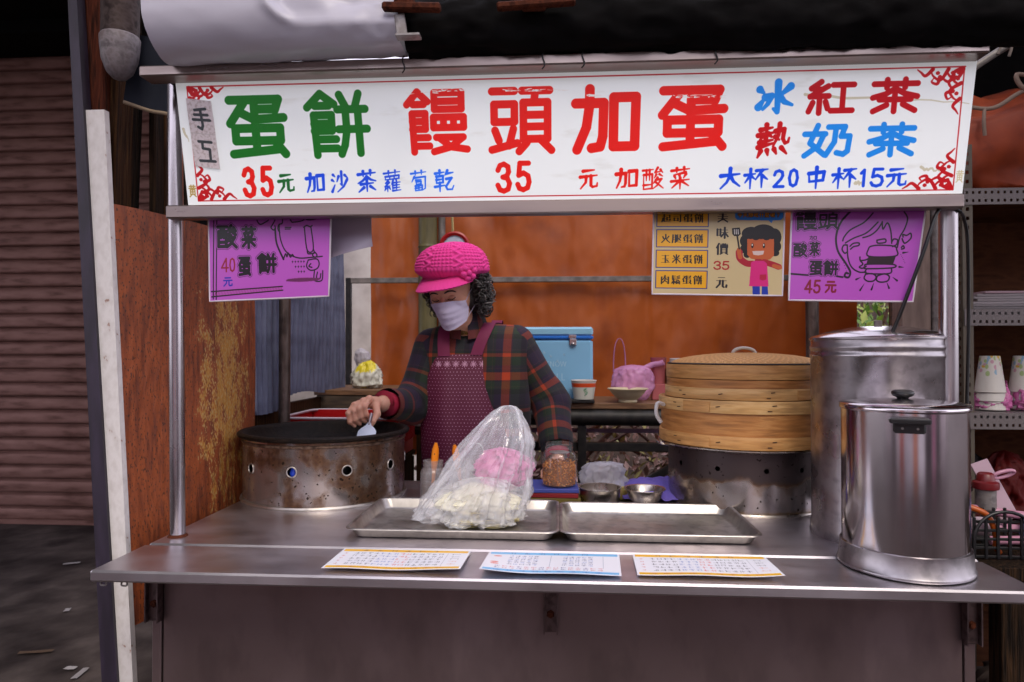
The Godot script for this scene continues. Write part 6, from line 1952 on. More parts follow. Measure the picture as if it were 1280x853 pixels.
func film_bag() -> void:
	var c := Vector3(-0.22, TOP + 0.004, -1.77)
	# sheets of dough folded inside
	for k in 4:
		var b := MB.new()
		var rows := []
		for j in 12:
			var row := []
			for i in 40:
				var a := TAU * i / 40.0
				var r := (0.108 - 0.004 * k) * (1.0 + 0.45 * nz(Vector3(sin(a) * 0.8, k * 0.7, cos(a) * 0.8), 1.0)) * j / 11.0
				var y := 0.003 + 0.0085 * k + 0.010 * sin(a * 2.0 + k * 1.3) * (j / 11.0) * (k / 6.0) + (0.030 * nz(Vector3(sin(a) * r * 14.0, k * 0.15, cos(a) * r * 14.0), 1.0) + 0.012) * pow(j / 11.0, 1.5) * (k / 6.0)
				row.append(c + Vector3(0.018 + r * sin(a) * 0.95, y, r * cos(a) * 0.75))
			rows.append(row)
		b.grid(rows, true, false)
		var rows2 := []
		for row: Array in rows:
			rows2.append(row.map(func(p: Vector3) -> Vector3: return p + Vector3(0, 0.004, 0)))
		b.grid(rows2, true, true)
		one("dough_sheet", b, plain(Color(0.92, 0.89, 0.74).lerp(Color(0.90, 0.85, 0.64), k % 2), 0.6), "pale yellow dough round stacked in the clear bag on the left tray", "dough", c + Vector3(0.018, 0.003 + 0.0085 * k, 0), "dough rounds in the bag")
	for k in 3:
		var w := MB.new()
		var o: Vector3 = c + [Vector3(-0.03, 0.034, 0.02), Vector3(0.055, 0.034, 0.01), Vector3(0.01, 0.045, -0.03)][k]
		w.grid(bag_rows(o, [[0.0, 0.05], [0.006, 0.075], [0.02, 0.078], [0.035, 0.066], [0.045, 0.04], [0.048, 0.004]], 70, 36, 0.034, 0.7, [[0, 0], [0, 0], [0, 0], [0, 0], [0, 0], [0, 0]], 0.7), true, false)
		one("folded_wrap", w, plain(Color(0.91, 0.89, 0.76), 0.55), ["crumpled pale wrap at the left in the clear bag", "crumpled pale wrap at the right in the clear bag", "crumpled pale wrap at the back in the clear bag"][k], "dough", o, "wraps in the bag")
	var milk := plain(Color(0.93, 0.93, 0.93, 0.30), 0.3)
	milk.transparency = BaseMaterial3D.TRANSPARENCY_ALPHA
	var inner := MB.new()
	inner.grid(bag_rows(c + Vector3(0.008, 0.001, 0), [[0.0, 0.13], [0.01, 0.142], [0.05, 0.138], [0.085, 0.115], [0.105, 0.07], [0.112, 0.01]], 110, 50, 0.05, 1.2, [[0, 0], [0, 0], [0, 0], [0.01, 0], [0.02, 0], [0.02, 0]], 0.72), true, false)
	one("inner_bag", inner, milk, "milky inner bag wrapped round the pale wraps on the left tray", "bag", c)
	# pink bag seen inside, behind the dough
	var pk := plain(Color(0.90, 0.46, 0.70, 0.75), 0.3)
	pk.transparency = BaseMaterial3D.TRANSPARENCY_ALPHA
	var b := MB.new()
	b.grid(bag_rows(c + Vector3(0.075, 0.075, -0.035), [[0.0, 0.03], [0.02, 0.072], [0.05, 0.094], [0.08, 0.085], [0.105, 0.05], [0.112, 0.006]], 64, 34, 0.055, 1.2, [[0, 0], [0, 0], [0, 0], [0, 0], [-0.005, 0], [-0.01, 0]], 0.5), true, false)
	one("pink_bag", b, pk, "pink plastic bag inside the clear dough bag", "bag", c + Vector3(0.075, 0.075, -0.035))
	var film := plain(Color(0.92, 0.93, 0.96, 0.24), 0.14)
	film.transparency = BaseMaterial3D.TRANSPARENCY_ALPHA
	b = MB.new()
	b.grid(bag_rows(c, [[0.0, 0.150], [0.012, 0.164], [0.05, 0.156], [0.10, 0.146], [0.15, 0.130], [0.20, 0.108], [0.25, 0.078], [0.285, 0.048], [0.299, 0.026], [0.298, 0.004]], 170, 90, 0.034, 1.25, [[-0.012, 0], [-0.014, 0.0], [0.0, 0], [0.022, 0], [0.042, 0], [0.062, 0], [0.078, 0], [0.088, 0], [0.090, 0], [0.088, 0]], 0.72, 0.55), true, false)
	one("dough_bag", b, film, "peaked clear plastic bag of dough standing on the left tray", "bag", c)
func back_counter() -> void:
	# wooden table at the left
	var t := thing("wooden_table", "wooden table with a thick edge behind the red basket", "table", Vector3(-0.84, 0, -3.09))
	var b := MB.new()
	b.box(Vector3(-0.84, 1.098, -3.09), Vector3(0.42, 0.022, 0.44))
	part(t, "top", b, M.wood_top)
	b = MB.new()
	b.box(Vector3(-0.84, 1.055, -2.89), Vector3(0.40, 0.062, 0.03))
	part(t, "apron", b, mottled(100, [0.2, 0.8], [Color(0.20, 0.16, 0.12), Color(0.33, 0.27, 0.20)], Vector3(1.5, 9, 9), 0.7))
	for q in [Vector2(-1.0, -2.92), Vector2(-0.66, -2.92), Vector2(-1.0, -3.27), Vector2(-0.66, -3.27)]:
		b = MB.new()
		b.box(Vector3(q.x, 0.543, q.y), Vector3(0.045, 1.086, 0.045))
		part(t, "leg", b, M.plank_warm)
	# long counter with a black tube along its edge
	t = thing("back_bench", "long bench with a thick black tube along its front, behind the cook", "bench", Vector3(0.1, 0, -2.95))
	b = MB.new()
	b.box(Vector3(0.10, 1.054, -2.985), Vector3(1.3, 0.024, 0.42))
	part(t, "top", b, M.wood_top)
	b = MB.new()
	b.tube([Vector3(-0.5, 1.008, -2.79), Vector3(0.46, 1.008, -2.79)], 0.034, 20)
	part(t, "edge_tube", b, M.black_metal)
	b = MB.new()
	b.box(Vector3(0.08, 0.925, -3.04), Vector3(1.2, 0.018, 0.02))
	part(t, "cross_bar", b, plain(Color(0.62, 0.50, 0.62), 0.5))
	b = MB.new()
	b.box(Vector3(0.0, 0.885, -2.82), Vector3(1.0, 0.035, 0.03))
	part(t, "cross_bar", b, M.black_metal)
	for q in [Vector2(-0.48, -2.80), Vector2(0.095, -2.80), Vector2(0.50, -2.80), Vector2(-0.48, -3.15), Vector2(0.62, -3.15)]:
		b = MB.new()
		b.box(Vector3(q.x, 0.52, q.y), Vector3(0.034, 1.04, 0.034))
		part(t, "leg", b, M.black_metal)
	b = MB.new()
	b.box(Vector3(0.15, 0.62, -2.85), Vector3(0.95, 0.03, 0.03), Basis(Vector3.BACK, 0.52))
	part(t, "brace", b, M.black_metal)
	# blue cooler
	t = thing("cooler_box", "pale blue metal cooler box with a steel latch on the back bench", "cooler", Vector3(-0.01, 1.066, -2.97))
	b = MB.new()
	b.box(Vector3(-0.012, 1.196, -2.97), Vector3(0.31, 0.26, 0.23), Basis.IDENTITY, 0.012)
	var cool := plain(Color(0.50, 0.72, 0.87), 0.35)
	part(t, "body", b, cool)
	b = MB.new()
	b.box(Vector3(-0.012, 1.333, -2.97), Vector3(0.314, 0.012, 0.234), Basis.IDENTITY, 0.003)
	part(t, "band", b, plain(Color(0.10, 0.42, 0.80), 0.35))
	b = MB.new()
	b.box(Vector3(-0.012, 1.358, -2.97), Vector3(0.312, 0.038, 0.232), Basis.IDENTITY, 0.012)
	part(t, "lid", b, plain(Color(0.54, 0.75, 0.86), 0.35))
	b = MB.new()
	b.box(Vector3(0.058, 1.337, -2.85), Vector3(0.032, 0.014, 0.006), Basis.IDENTITY, 0.002)
	b.box(Vector3(0.060, 1.314, -2.849), Vector3(0.030, 0.028, 0.010), Basis.IDENTITY, 0.005)
	b.ball(Vector3(0.060, 1.306, -2.842), Vector3(0.009, 0.006, 0.005))
	part(t, "latch", b, M.pole)
	b = MB.new()
	b.lathe([Vector2(0.009, 0), Vector2(0.008, 0.003), Vector2(0, 0.004)], Vector3(0.143, 1.31, -2.93), 16, Basis(Vector3.BACK, -PI / 2))
	part(t, "rivet", b, M.pole)
	for q in [["SNOW", 0.0, 1.222, 0.030], ["DOLL", -0.01, 1.168, 0.040]]:
		var tm := TextMesh.new()
		tm.text = q[0]
		tm.font_size = 64
		tm.pixel_size = q[3] / 64.0
		tm.depth = 0.0004
		var fo := SystemFont.new()
		fo.font_names = PackedStringArray(["Droid Sans"])
		tm.font = fo
		var o := MeshInstance3D.new()
		o.name = "lettering"
		o.mesh = tm
		o.material_override = plain(Color(0.66, 0.81, 0.91), 0.4)
		o.position = Vector3(q[1], q[2] - 1.066, -2.8547 + 2.97)
		t.add_child(o, true)
	rng.seed = 61
	for i in 7:
		b = MB.new()
		var p := Vector3(-0.06 + 0.028 * i, [1.27, 1.255, 1.235, 1.262, 1.12, 1.11, 1.125][i], -2.8545)
		for k in 3:
			var d := Vector3(cos(k * PI / 3), sin(k * PI / 3), 0) * rng.randf_range(0.005, 0.010)
			b.tube([p - d, p + d], 0.0009, 4)
		part(t, "snowflake", b, plain(Color(0.66, 0.81, 0.91), 0.4))
	b = MB.new()
	b.box(Vector3(0.045, 1.0735, -2.80), Vector3(0.20, 0.014, 0.09), Basis.IDENTITY, 0.003)
	one("dark_tray", b, M.black_metal, "flat dark tray under the paper bowl on the back bench", "tray", Vector3(0.045, 1.0665, -2.80))
	# paper bowl with an orange band
	var c := Vector3(0.102, 1.081, -2.79)
	t = thing("paper_bowl", "white paper bowl with an orange band in front of the cooler", "bowl", c)
	b = MB.new()
	b.lathe([Vector2(0, 0.001), Vector2(0.040, 0.001), Vector2(0.0475, 0.050)], c, 40)
	part(t, "cup", b, plain(Color(0.80, 0.80, 0.76), 0.5))
	b = MB.new()
	b.lathe([Vector2(0.0478, 0.050), Vector2(0.0498, 0.066)], c, 40)
	part(t, "orange_band", b, plain(Color(0.80, 0.27, 0.06), 0.5))
	b = MB.new()
	b.lathe([Vector2(0.0495, 0.066), Vector2(0.0505, 0.073), Vector2(0.0525, 0.075), Vector2(0.0515, 0.078), Vector2(0.049, 0.077), Vector2(0.040, 0.006), Vector2(0.0, 0.005)], c, 40)
	part(t, "rim", b, plain(Color(0.80, 0.77, 0.74), 0.5))
	b = MB.new()
	for k in 6:
		var a := 0.15 + 0.09 * sin(k * 1.1)
		var yy := 0.016 + 0.005 * k
		b.tube([c + Vector3((0.0425 + 0.0011 * k) * sin(a - 0.12), yy, (0.0425 + 0.0011 * k) * cos(a - 0.12)), c + Vector3((0.0425 + 0.0011 * k) * sin(a + 0.12), yy + 0.006, (0.0425 + 0.0011 * k) * cos(a + 0.12))], 0.0014, 5)
	part(t, "green_print", b, plain(Color(0.30, 0.56, 0.40), 0.5))
	# cream bowl and pink bag
	c = Vector3(0.283, 1.0665, -2.82)
	b = MB.new()
	b.lathe([Vector2(0, 0.002), Vector2(0.036, 0.0), Vector2(0.039, 0.003), Vector2(0.038, 0.012), Vector2(0.048, 0.020), Vector2(0.066, 0.038), Vector2(0.076, 0.052), Vector2(0.083, 0.055), Vector2(0.083, 0.058), Vector2(0.074, 0.056), Vector2(0.062, 0.040), Vector2(0.04, 0.022), Vector2(0, 0.017)], c, 56)
	one("cream_bowl", b, plain(Color(0.78, 0.73, 0.60), 0.35), "cream footed bowl in front of the pink bag on the back bench", "bowl", c)
	var pk := plain(Color(0.86, 0.62, 0.82, 0.6), 0.32)
	pk.transparency = BaseMaterial3D.TRANSPARENCY_ALPHA
	c = Vector3(0.318, 1.067, -2.95)
	t = thing("pink_carrier_bag", "pink carrier bag with one upright handle behind the cream bowl", "bag", c)
	b = MB.new()
	b.grid(bag_rows(c, [[0.0, 0.06], [0.02, 0.088], [0.06, 0.098], [0.10, 0.096], [0.13, 0.085], [0.145, 0.05], [0.15, 0.01]], 72, 40, 0.020, 1.2, [[0, 0], [0, 0], [0, 0], [0, 0], [0, 0], [0, 0], [0, 0]], 0.7), true, false)
	part(t, "body", b, pk)
	b = MB.new()
	var rows := []
	for j in 19:
		var f := j / 18.0
		var a := PI * f
		var ce := Vector3(-0.058 - 0.026 * cos(a) + 0.0 * f, 0.12 + 0.145 * sin(a) ** 0.7, 0.0)
		var w := 0.016
		rows.append([c + ce + Vector3(0, 0, -w), c + ce + Vector3(0.003, 0, 0), c + ce + Vector3(0, 0, w)])
	b.sheet(rows, 0.0008)
	part(t, "handle", b, pk)
	b = MB.new()
	b.tube(bend([c + Vector3(0.04, 0.13, 0), c + Vector3(0.08, 0.15, 0.0), c + Vector3(0.11, 0.155, 0.005), c + Vector3(0.128, 0.162, 0.01)]), 0.012, 10)
	part(t, "knot", b, pk)
	# stacked foam lids and a pink cup further right
	for k in 5:
		b = MB.new()
		b.lathe([Vector2(0, 0.0), Vector2(0.044, 0.0), Vector2(0.048, 0.004), Vector2(0.047, 0.008), Vector2(0, 0.009)], Vector3(0.525, 1.20 + 0.0092 * k, -2.98), 28)
		one("foam_dish", b, plain(Color(0.78, 0.79, 0.80), 0.6), "white foam dish in the stack behind the bamboo lid", "dish", Vector3(0.525, 1.20 + 0.0092 * k, -2.98), "stack of foam dishes")
	b = MB.new()
	b.box(Vector3(0.525, 1.133, -2.98), Vector3(0.12, 0.133, 0.10))
	one("small_carton", b, M.wood_top, "small brown carton under the stack of foam dishes", "carton", Vector3(0.525, 1.0665, -2.98))
	b = MB.new()
	b.lathe([Vector2(0, 0.0), Vector2(0.026, 0.0), Vector2(0.034, 0.11), Vector2(0.036, 0.112), Vector2(0.033, 0.112), Vector2(0.025, 0.003), Vector2(0, 0.003)], Vector3(0.43, 1.0665 + 0.07, -2.98), 28)
	b.box(Vector3(0.43, 1.1015, -2.98), Vector3(0.06, 0.068, 0.06))
	one("pink_cup", b, plain(Color(0.70, 0.38, 0.40), 0.4), "pink cup standing left of the foam dishes", "cup", Vector3(0.43, 1.067, -2.98))
	# red basket on a crate behind the griddle
	t = thing("red_basket", "red plastic basket with a pale rim behind the griddle", "basket", Vector3(-0.80, 0.875, -2.60))
	var red := plain(Color(0.62, 0.03, 0.05), 0.4)
	var base := Vector3(-0.80, 0.875, -2.60)
	for s in 4:
		# each side: upper band, lower band and upright slats
		var dir := Basis(Vector3.UP, PI / 2 * s)
		var ln := 0.40 if s % 2 == 0 else 0.30
		var off := 0.15 if s % 2 == 0 else 0.20
		b = MB.new()
		b.box(base + dir * Vector3(0, 0.135, off + 0.018), Vector3(ln + 0.03, 0.05, 0.006), dir)
		part(t, "upper_band", b, red)
		b = MB.new()
		b.box(base + dir * Vector3(0, 0.03, off + 0.006), Vector3(ln, 0.05, 0.006), dir)
		part(t, "lower_band", b, red)
		var cnt := 20 if s % 2 == 0 else 14
		for i in cnt:
			b = MB.new()
			b.box(base + dir * Vector3((float(i) / (cnt - 1) - 0.5) * ln, 0.083, off + 0.012), Vector3(0.008, 0.06, 0.006), dir, 0.001)
			part(t, "slat", b, red)
	b = MB.new()
	b.box(base + Vector3(0, 0.004, 0), Vector3(0.41, 0.008, 0.31))
	part(t, "floor", b, red)
	b = MB.new()
	b.grid([round_rect(-1.01, -0.59, -2.422, -2.778, 1.035, 0.05), round_rect(-1.016, -0.584, -2.416, -2.784, 1.038, 0.055), round_rect(-1.021, -0.579, -2.411, -2.789, 1.035, 0.06), round_rect(-1.018, -0.582, -2.414, -2.786, 1.029, 0.058), round_rect(-1.010, -0.59, -2.422, -2.778, 1.029, 0.05), round_rect(-1.010, -0.59, -2.422, -2.778, 1.0351, 0.05)], true, false)
	part(t, "rim", b, plain(Color(0.76, 0.72, 0.76), 0.4))
	t = thing("wooden_crate", "wooden crate standing behind the cart under the red basket", "crate", Vector3(-0.80, 0, -2.60))
	for k in 7:
		for s in [-1.0, 1.0]:
			b = MB.new()
			b.box(Vector3(-0.80, 0.062 + k * 0.122, -2.60 + s * 0.16), Vector3(0.42, 0.11, 0.015))
			part(t, "board", b, M.plank_warm)
	for s in [-1.0, 1.0]:
		b = MB.new()
		b.box(Vector3(-0.80 + s * 0.20, 0.428, -2.60), Vector3(0.015, 0.856, 0.30))
		part(t, "end_board", b, M.plank_warm)
	b = MB.new()
	b.box(Vector3(-0.80, 0.866, -2.60), Vector3(0.43, 0.018, 0.34))
	part(t, "lid_board", b, M.plank_warm)
	# yellow and white shopping bag
	c = Vector3(-0.86, 1.1095, -3.02)
	t = thing("shopping_bag", "yellow and white plastic bag of goods on the wooden table", "bag", c)
	rows = bag_rows(c, [[0.0, 0.065], [0.015, 0.084], [0.05, 0.084], [0.085, 0.068], [0.11, 0.045], [0.125, 0.02], [0.13, 0.004]], 60, 40, 0.03, 1.3, [[0, 0], [0, 0], [0, 0], [0, 0], [0.0, 0], [0.0, 0], [0.0, 0]], 0.7)
	var cols := []
	for row: Array in rows:
		var cr := []
		for p: Vector3 in row:
			var f := nz(p * 1.7, 1.4) + 0.12
			cr.append(Color(0.72, 0.60, 0.03) if f > 0.12 else Color(0.62, 0.62, 0.55))
		cols.append(cr)
	b = MB.new()
	b.colored = true
	b.grid(rows, true, false, 1, 1, cols)
	var vm := plain(Color.WHITE, 0.35)
	vm.vertex_color_use_as_albedo = true
	part(t, "body", b, vm)
	b = MB.new()
	b.grid(bag_rows(c + Vector3(-0.02, 0.10, 0.0), [[0.0, 0.03], [0.03, 0.042], [0.06, 0.036], [0.075, 0.018], [0.08, 0.003]], 40, 24, 0.02, 1.5, [[0, 0], [0, 0], [-0.004, 0], [-0.008, 0], [-0.01, 0]], 0.6), true, false)
	part(t, "knotted_top", b, plain(Color(0.72, 0.70, 0.74), 0.35))
	# pale tray seen between the cook's arm and apron
	b = MB.new()
	b.box(Vector3(-0.60, 0.985, -2.86), Vector3(0.16, 0.05, 0.12), Basis(Vector3.UP, 0.1), 0.006)
	one("foam_box", b, plain(Color(0.66, 0.62, 0.62), 0.6), "pale foam box on a ledge behind the cook's arm", "box", Vector3(-0.60, 0.96, -2.86))
	b = MB.new()
	b.box(Vector3(-0.60, 0.945, -2.86), Vector3(0.24, 0.022, 0.2))
	b.box(Vector3(-0.70, 0.465, -2.86), Vector3(0.03, 0.93, 0.03))
	b.box(Vector3(-0.50, 0.465, -2.86), Vector3(0.03, 0.93, 0.03))
	one("small_stand", b, M.plank, "dark wooden stand under the pale foam box", "stand", Vector3(-0.60, 0, -2.86))

func right_things() -> void:
	# paper cups upside down in pink film
	var c := Vector3(1.255, 1.1055, -2.08)
	var proto := thing("paper_cups", "tower of upturned flowered paper cups on the shelf, left of two", "cups", c, "paper cups on the slotted shelf")
	var im := Image.create(128, 128, false, Image.FORMAT_RGBA8)
	im.fill(Color(0.78, 0.76, 0.72))
	var pp := Pix.new(128, 128, Color(0.78, 0.76, 0.72))
	rng.seed = 77
	for i in 36:
		var y := rng.randf_range(6, 74)
		pp.disc(Vector2(rng.randf() * 128, y), rng.randf_range(4, 8), rng.randf_range(4, 8), [Color(0.78, 0.62, 0.20), Color(0.52, 0.64, 0.72), Color(0.74, 0.55, 0.60), Color(0.60, 0.68, 0.45)][i % 4])
	var cm := plain(Color.WHITE, 0.5)
	cm.albedo_texture = pp.tex()
	cm.uv1_scale = Vector3(2, 1, 1)
	for k in 3:
		var b := MB.new()
		var y0 := 0.020 * (2 - k)
		var o := c + Vector3(0, 0.002 + k * 0.025, 0)
		b.lathe([Vector2(0.039, 0.0), Vector2(0.040, 0.002), Vector2(0.0385, 0.004), Vector2(0.0255, 0.105), Vector2(0.0245, 0.106), Vector2(0.0, 0.1055)], o, 36)
		for i in b.uv.size():
			b.uv[i].y = 1.0 - b.uv[i].y / 0.13
		part(proto, "cup", b, cm)
	copy(proto, "paper_cups", Vector3(1.362, 1.1055, -2.10), "upturned flowered paper cups on the shelf at the picture's right edge")
	var b := MB.new()
	var film := plain(Color(0.80, 0.42, 0.64, 0.8), 0.3)
	film.transparency = BaseMaterial3D.TRANSPARENCY_ALPHA
	for k in 2:
		b = MB.new()
		var o := Vector3([1.262, 1.372][k], 1.1058, -2.085)
		var rows := bag_rows(o, [[0.0, 0.05], [0.012, 0.058], [0.03, 0.056], [0.05 + 0.02 * k, 0.046]], 56, 16, 0.025, 1.6, [[0, 0], [0, 0], [0, 0], [0, 0]], 0.85)
		for j in range(8, 16):
			for i in 56:
				var a := TAU * i / 56.0
				rows[j][i].y += (0.035 * maxf(0.0, sin(a)) - 0.022 * maxf(0.0, cos(a))) * (j - 7) / 8.0
		b.grid(rows, true, false)
		one("pink_film", b, film, ["pink film wrapped round the foot of the left cup tower", "pink film wrapped round the foot of the right cup tower"][k], "plastic bag", o, "pink film round the cups")
	# folded papers on the middle shelf
	rng.seed = 31
	for k in 7:
		b = MB.new()
		b.box(Vector3(1.345 + rng.randf_range(-0.01, 0.01), 1.3995 + 0.0075 * k, -2.12), Vector3(0.36 - 0.012 * k, 0.0068, 0.20), Basis(Vector3.UP, rng.randf_range(-0.06, 0.06)), 0.001)
		var g := rng.randf_range(0.42, 0.62)
		one("folded_paper", b, plain(Color(g, g * 0.95, g * 0.95) if k < 6 else Color(0.60, 0.50, 0.52), 0.8), "folded newspaper in the pile on the middle shelf" if k < 6 else "pinkish folded paper on top of the newspaper pile", "paper", Vector3(1.345, 1.396 + 0.0075 * k, -2.12), "papers on the middle shelf" if k < 6 else "")
	# red bags heaped on the bottom shelf
	for k in 4:
		var o := Vector3([1.24, 1.42, 1.33, 1.22][k], [0.62, 0.62, 0.79, 0.80][k], [-2.14, -2.16, -2.14, -2.18][k])
		b = MB.new()
		b.grid(bag_rows(o, [[0.0, 0.08], [0.03, 0.11], [0.09, 0.11], [0.14, 0.085], [0.18, 0.04], [0.19, 0.005]], 56, 36, 0.05, 1.2, [[0, 0], [0, 0], [0, 0], [0, 0], [0, 0], [0, 0]], 0.8), true, false)
		one("red_bag", b, plain([Color(0.26, 0.03, 0.03), Color(0.40, 0.05, 0.03), Color(0.30, 0.035, 0.03), Color(0.08, 0.05, 0.05)][k], 0.6, 0.0, 0.3), ["dark red plastic bag at the left of the bottom shelf", "bright red plastic bag at the right of the bottom shelf", "red plastic bag on top of the heap on the bottom shelf", "blackish bag behind on the red heap"][k], "bag", o, "bags heaped on the bottom shelf")
	# low bench right of the cart with hoses and a valve
	var t := thing("side_bench", "low wooden bench right of the cart below the shelving", "bench", Vector3(1.35, 0, -1.80))
	b = MB.new()
	b.box(Vector3(1.40, 0.785, -1.78), Vector3(0.95, 0.03, 0.40))
	part(t, "top", b, M.plank)
	for q in [Vector2(1.02, -1.64), Vector2(1.9, -1.64), Vector2(1.02, -1.93), Vector2(1.9, -1.93)]:
		b = MB.new()
		b.box(Vector3(q.x, 0.385, q.y), Vector3(0.05, 0.77, 0.05))
		part(t, "leg", b, M.plank)
	var first := get_child_count()
	var pink := plain(Color(0.70, 0.50, 0.58), 0.4)
	var pinks := [[Vector3(0.98, 0.825, -1.82), Vector3(1.05, 0.83, -1.80), Vector3(1.15, 0.82, -1.78), Vector3(1.24, 0.825, -1.79), Vector3(1.27, 0.86, -1.80), Vector3(1.268, 0.89, -1.80)], [Vector3(0.98, 0.80, -1.76), Vector3(1.10, 0.795, -1.75), Vector3(1.25, 0.78, -1.78), Vector3(1.40, 0.775, -1.80)], [Vector3(1.04, 0.77, -1.73), Vector3(1.12, 0.775, -1.72), Vector3(1.2, 0.77, -1.74), Vector3(1.35, 0.77, -1.74)]]
	for k in 3:
		b = MB.new()
		b.tube(bend(pinks[k]), 0.0105, 12)
		one("pink_hose", b, pink, ["pink hose with an upturned end, topmost on the side bench", "pink hose in the middle of the three on the side bench", "pink hose lowest on the side bench"][k], "hose", pinks[k][0], "pink hoses on the side bench")
	b = MB.new()
	slab(b, Vector3(1.112, 0.94, -1.86), Vector3(1.165, 0.80, -1.82), 0.045, 0.004)
	one("pale_strip", b, plain(Color(0.66, 0.55, 0.60), 0.5), "pale pinkish plastic strip leaning behind the red valve", "strip", Vector3(1.165, 0.80, -1.82))
	t = thing("red_valve", "red topped gas valve with a pink tag beside the shiny urn", "valve", Vector3(1.085, 0.76, -1.80))
	c = Vector3(1.085, 0, -1.80)
	b = MB.new()
	b.lathe([Vector2(0.0, 0.75), Vector2(0.012, 0.75), Vector2(0.012, 0.83), Vector2(0.023, 0.832), Vector2(0.023, 0.885), Vector2(0.02, 0.888), Vector2(0, 0.888)], c, 24)
	part(t, "body", b, M.galv)
	b = MB.new()
	b.lathe([Vector2(0.024, 0.880), Vector2(0.029, 0.882), Vector2(0.030, 0.890), Vector2(0.029, 0.898), Vector2(0.021, 0.902), Vector2(0.018, 0.918), Vector2(0.014, 0.922), Vector2(0, 0.923)], c, 24)
	part(t, "red_cap", b, plain(Color(0.38, 0.03, 0.05), 0.4))
	b = MB.new()
	var lp := []
	for i in 17:
		var a := TAU * i / 16.0
		lp.append(Vector3(1.128 + 0.026 * cos(a), 0.918 + 0.009 * sin(a) + 0.006 * cos(a), -1.80 + 0.006 * sin(a)))
	b.tube(lp, 0.0045, 8, false)
	part(t, "tag_loop", b, pink)
	b = MB.new()
	b.lathe([Vector2(0, 0.76), Vector2(0.020, 0.76), Vector2(0.020, 0.87), Vector2(0.026, 0.872), Vector2(0.026, 0.885), Vector2(0, 0.888)], Vector3(1.03, 0, -1.83), 20)
	one("small_tap", b, M.pole, "small chrome tap left of the red valve", "tap", Vector3(1.03, 0.76, -1.83))
	b = MB.new()
	b.tube(bend([Vector3(0.955, 0.865, -1.66), Vector3(0.985, 0.85, -1.65), Vector3(1.005, 0.81, -1.65), Vector3(1.012, 0.775, -1.66), Vector3(1.03, 0.757, -1.68)]), 0.007, 10)
	one("orange_hose", b, plain(Color(0.62, 0.28, 0.04), 0.4), "orange gas hose curving down beside the shiny urn", "hose", Vector3(1.0, 0.757, -1.66))
	# black wire basket
	t = thing("wire_basket", "small black wire basket with a hoop handle on the side bench", "basket", Vector3(1.13, 0.751, -1.69))
	for k in 5:
		b = MB.new()
		b.box(Vector3(1.13, 0.757 + k * 0.020, -1.64), Vector3(0.13, 0.006, 0.006), Basis.IDENTITY, 0.001)
		part(t, "wire", b, M.black)
		b = MB.new()
		b.box(Vector3(1.13, 0.757 + k * 0.020, -1.735), Vector3(0.13, 0.006, 0.006), Basis.IDENTITY, 0.001)
		part(t, "wire", b, M.black)
	for k in 6:
		b = MB.new()
		b.box(Vector3(1.065 + k * 0.026, 0.80, -1.637), Vector3(0.006, 0.095, 0.006), Basis.IDENTITY, 0.001)
		part(t, "wire", b, M.black)
		b = MB.new()
		b.box(Vector3(1.065 + k * 0.026, 0.80, -1.738), Vector3(0.006, 0.095, 0.006), Basis.IDENTITY, 0.001)
		part(t, "wire", b, M.black)
	b = MB.new()
	lp = []
	for i in 15:
		var a := PI * i / 14.0
		lp.append(Vector3(1.13 - 0.068 * cos(a), 0.80 + 0.062 * sin(a), -1.63))
	b.tube(lp, 0.004, 8)
	part(t, "handle", b, M.black)
	b = MB.new()
	b.tube(bend([Vector3(1.17, 0.755, -1.62), Vector3(1.19, 0.82, -1.62), Vector3(1.215, 0.80, -1.62), Vector3(1.225, 0.76, -1.62), Vector3(1.28, 0.755, -1.63)]), 0.005, 8)
	one("black_lead", b, M.black, "black lead arching right of the wire basket", "cable", Vector3(1.2, 0.755, -1.62))
	b = MB.new()
	b.grid(bag_rows(Vector3(1.29, 0.751, -1.72), [[0.0, 0.05], [0.03, 0.06], [0.07, 0.05], [0.10, 0.02], [0.105, 0.003]], 40, 24, 0.02, 1.3, [[0, 0], [0, 0], [0, 0], [0, 0], [0, 0]], 0.7), true, false)
	one("blue_cloth", b, plain(Color(0.36, 0.38, 0.55), 0.85), "bunched grey blue cloth at the right edge of the side bench", "cloth", Vector3(1.29, 0.751, -1.72))
	b = MB.new()
	b.ball(Vector3(1.105, 0.815, -1.685), Vector3(0.030, 0.022, 0.022))
	one("white_bundle", b, plain(Color(0.66, 0.58, 0.62), 0.5), "pale bundle lying in the black wire basket", "bundle", Vector3(1.105, 0.80, -1.685))
	for i in range(first, get_child_count()):
		var o := get_child(i) as Node3D
		o.position.y += 0.05
		for q in [["wire_basket", -0.115], ["black_lead", -0.10], ["blue_cloth", -0.13], ["white_bundle", -0.115], ["red_valve", -0.012], ["pale_strip", -0.02]]:
			if o.name.begins_with(q[0]):
				o.position.x += q[1]
	# dark stones and sacks under the bench
	rng.seed = 12
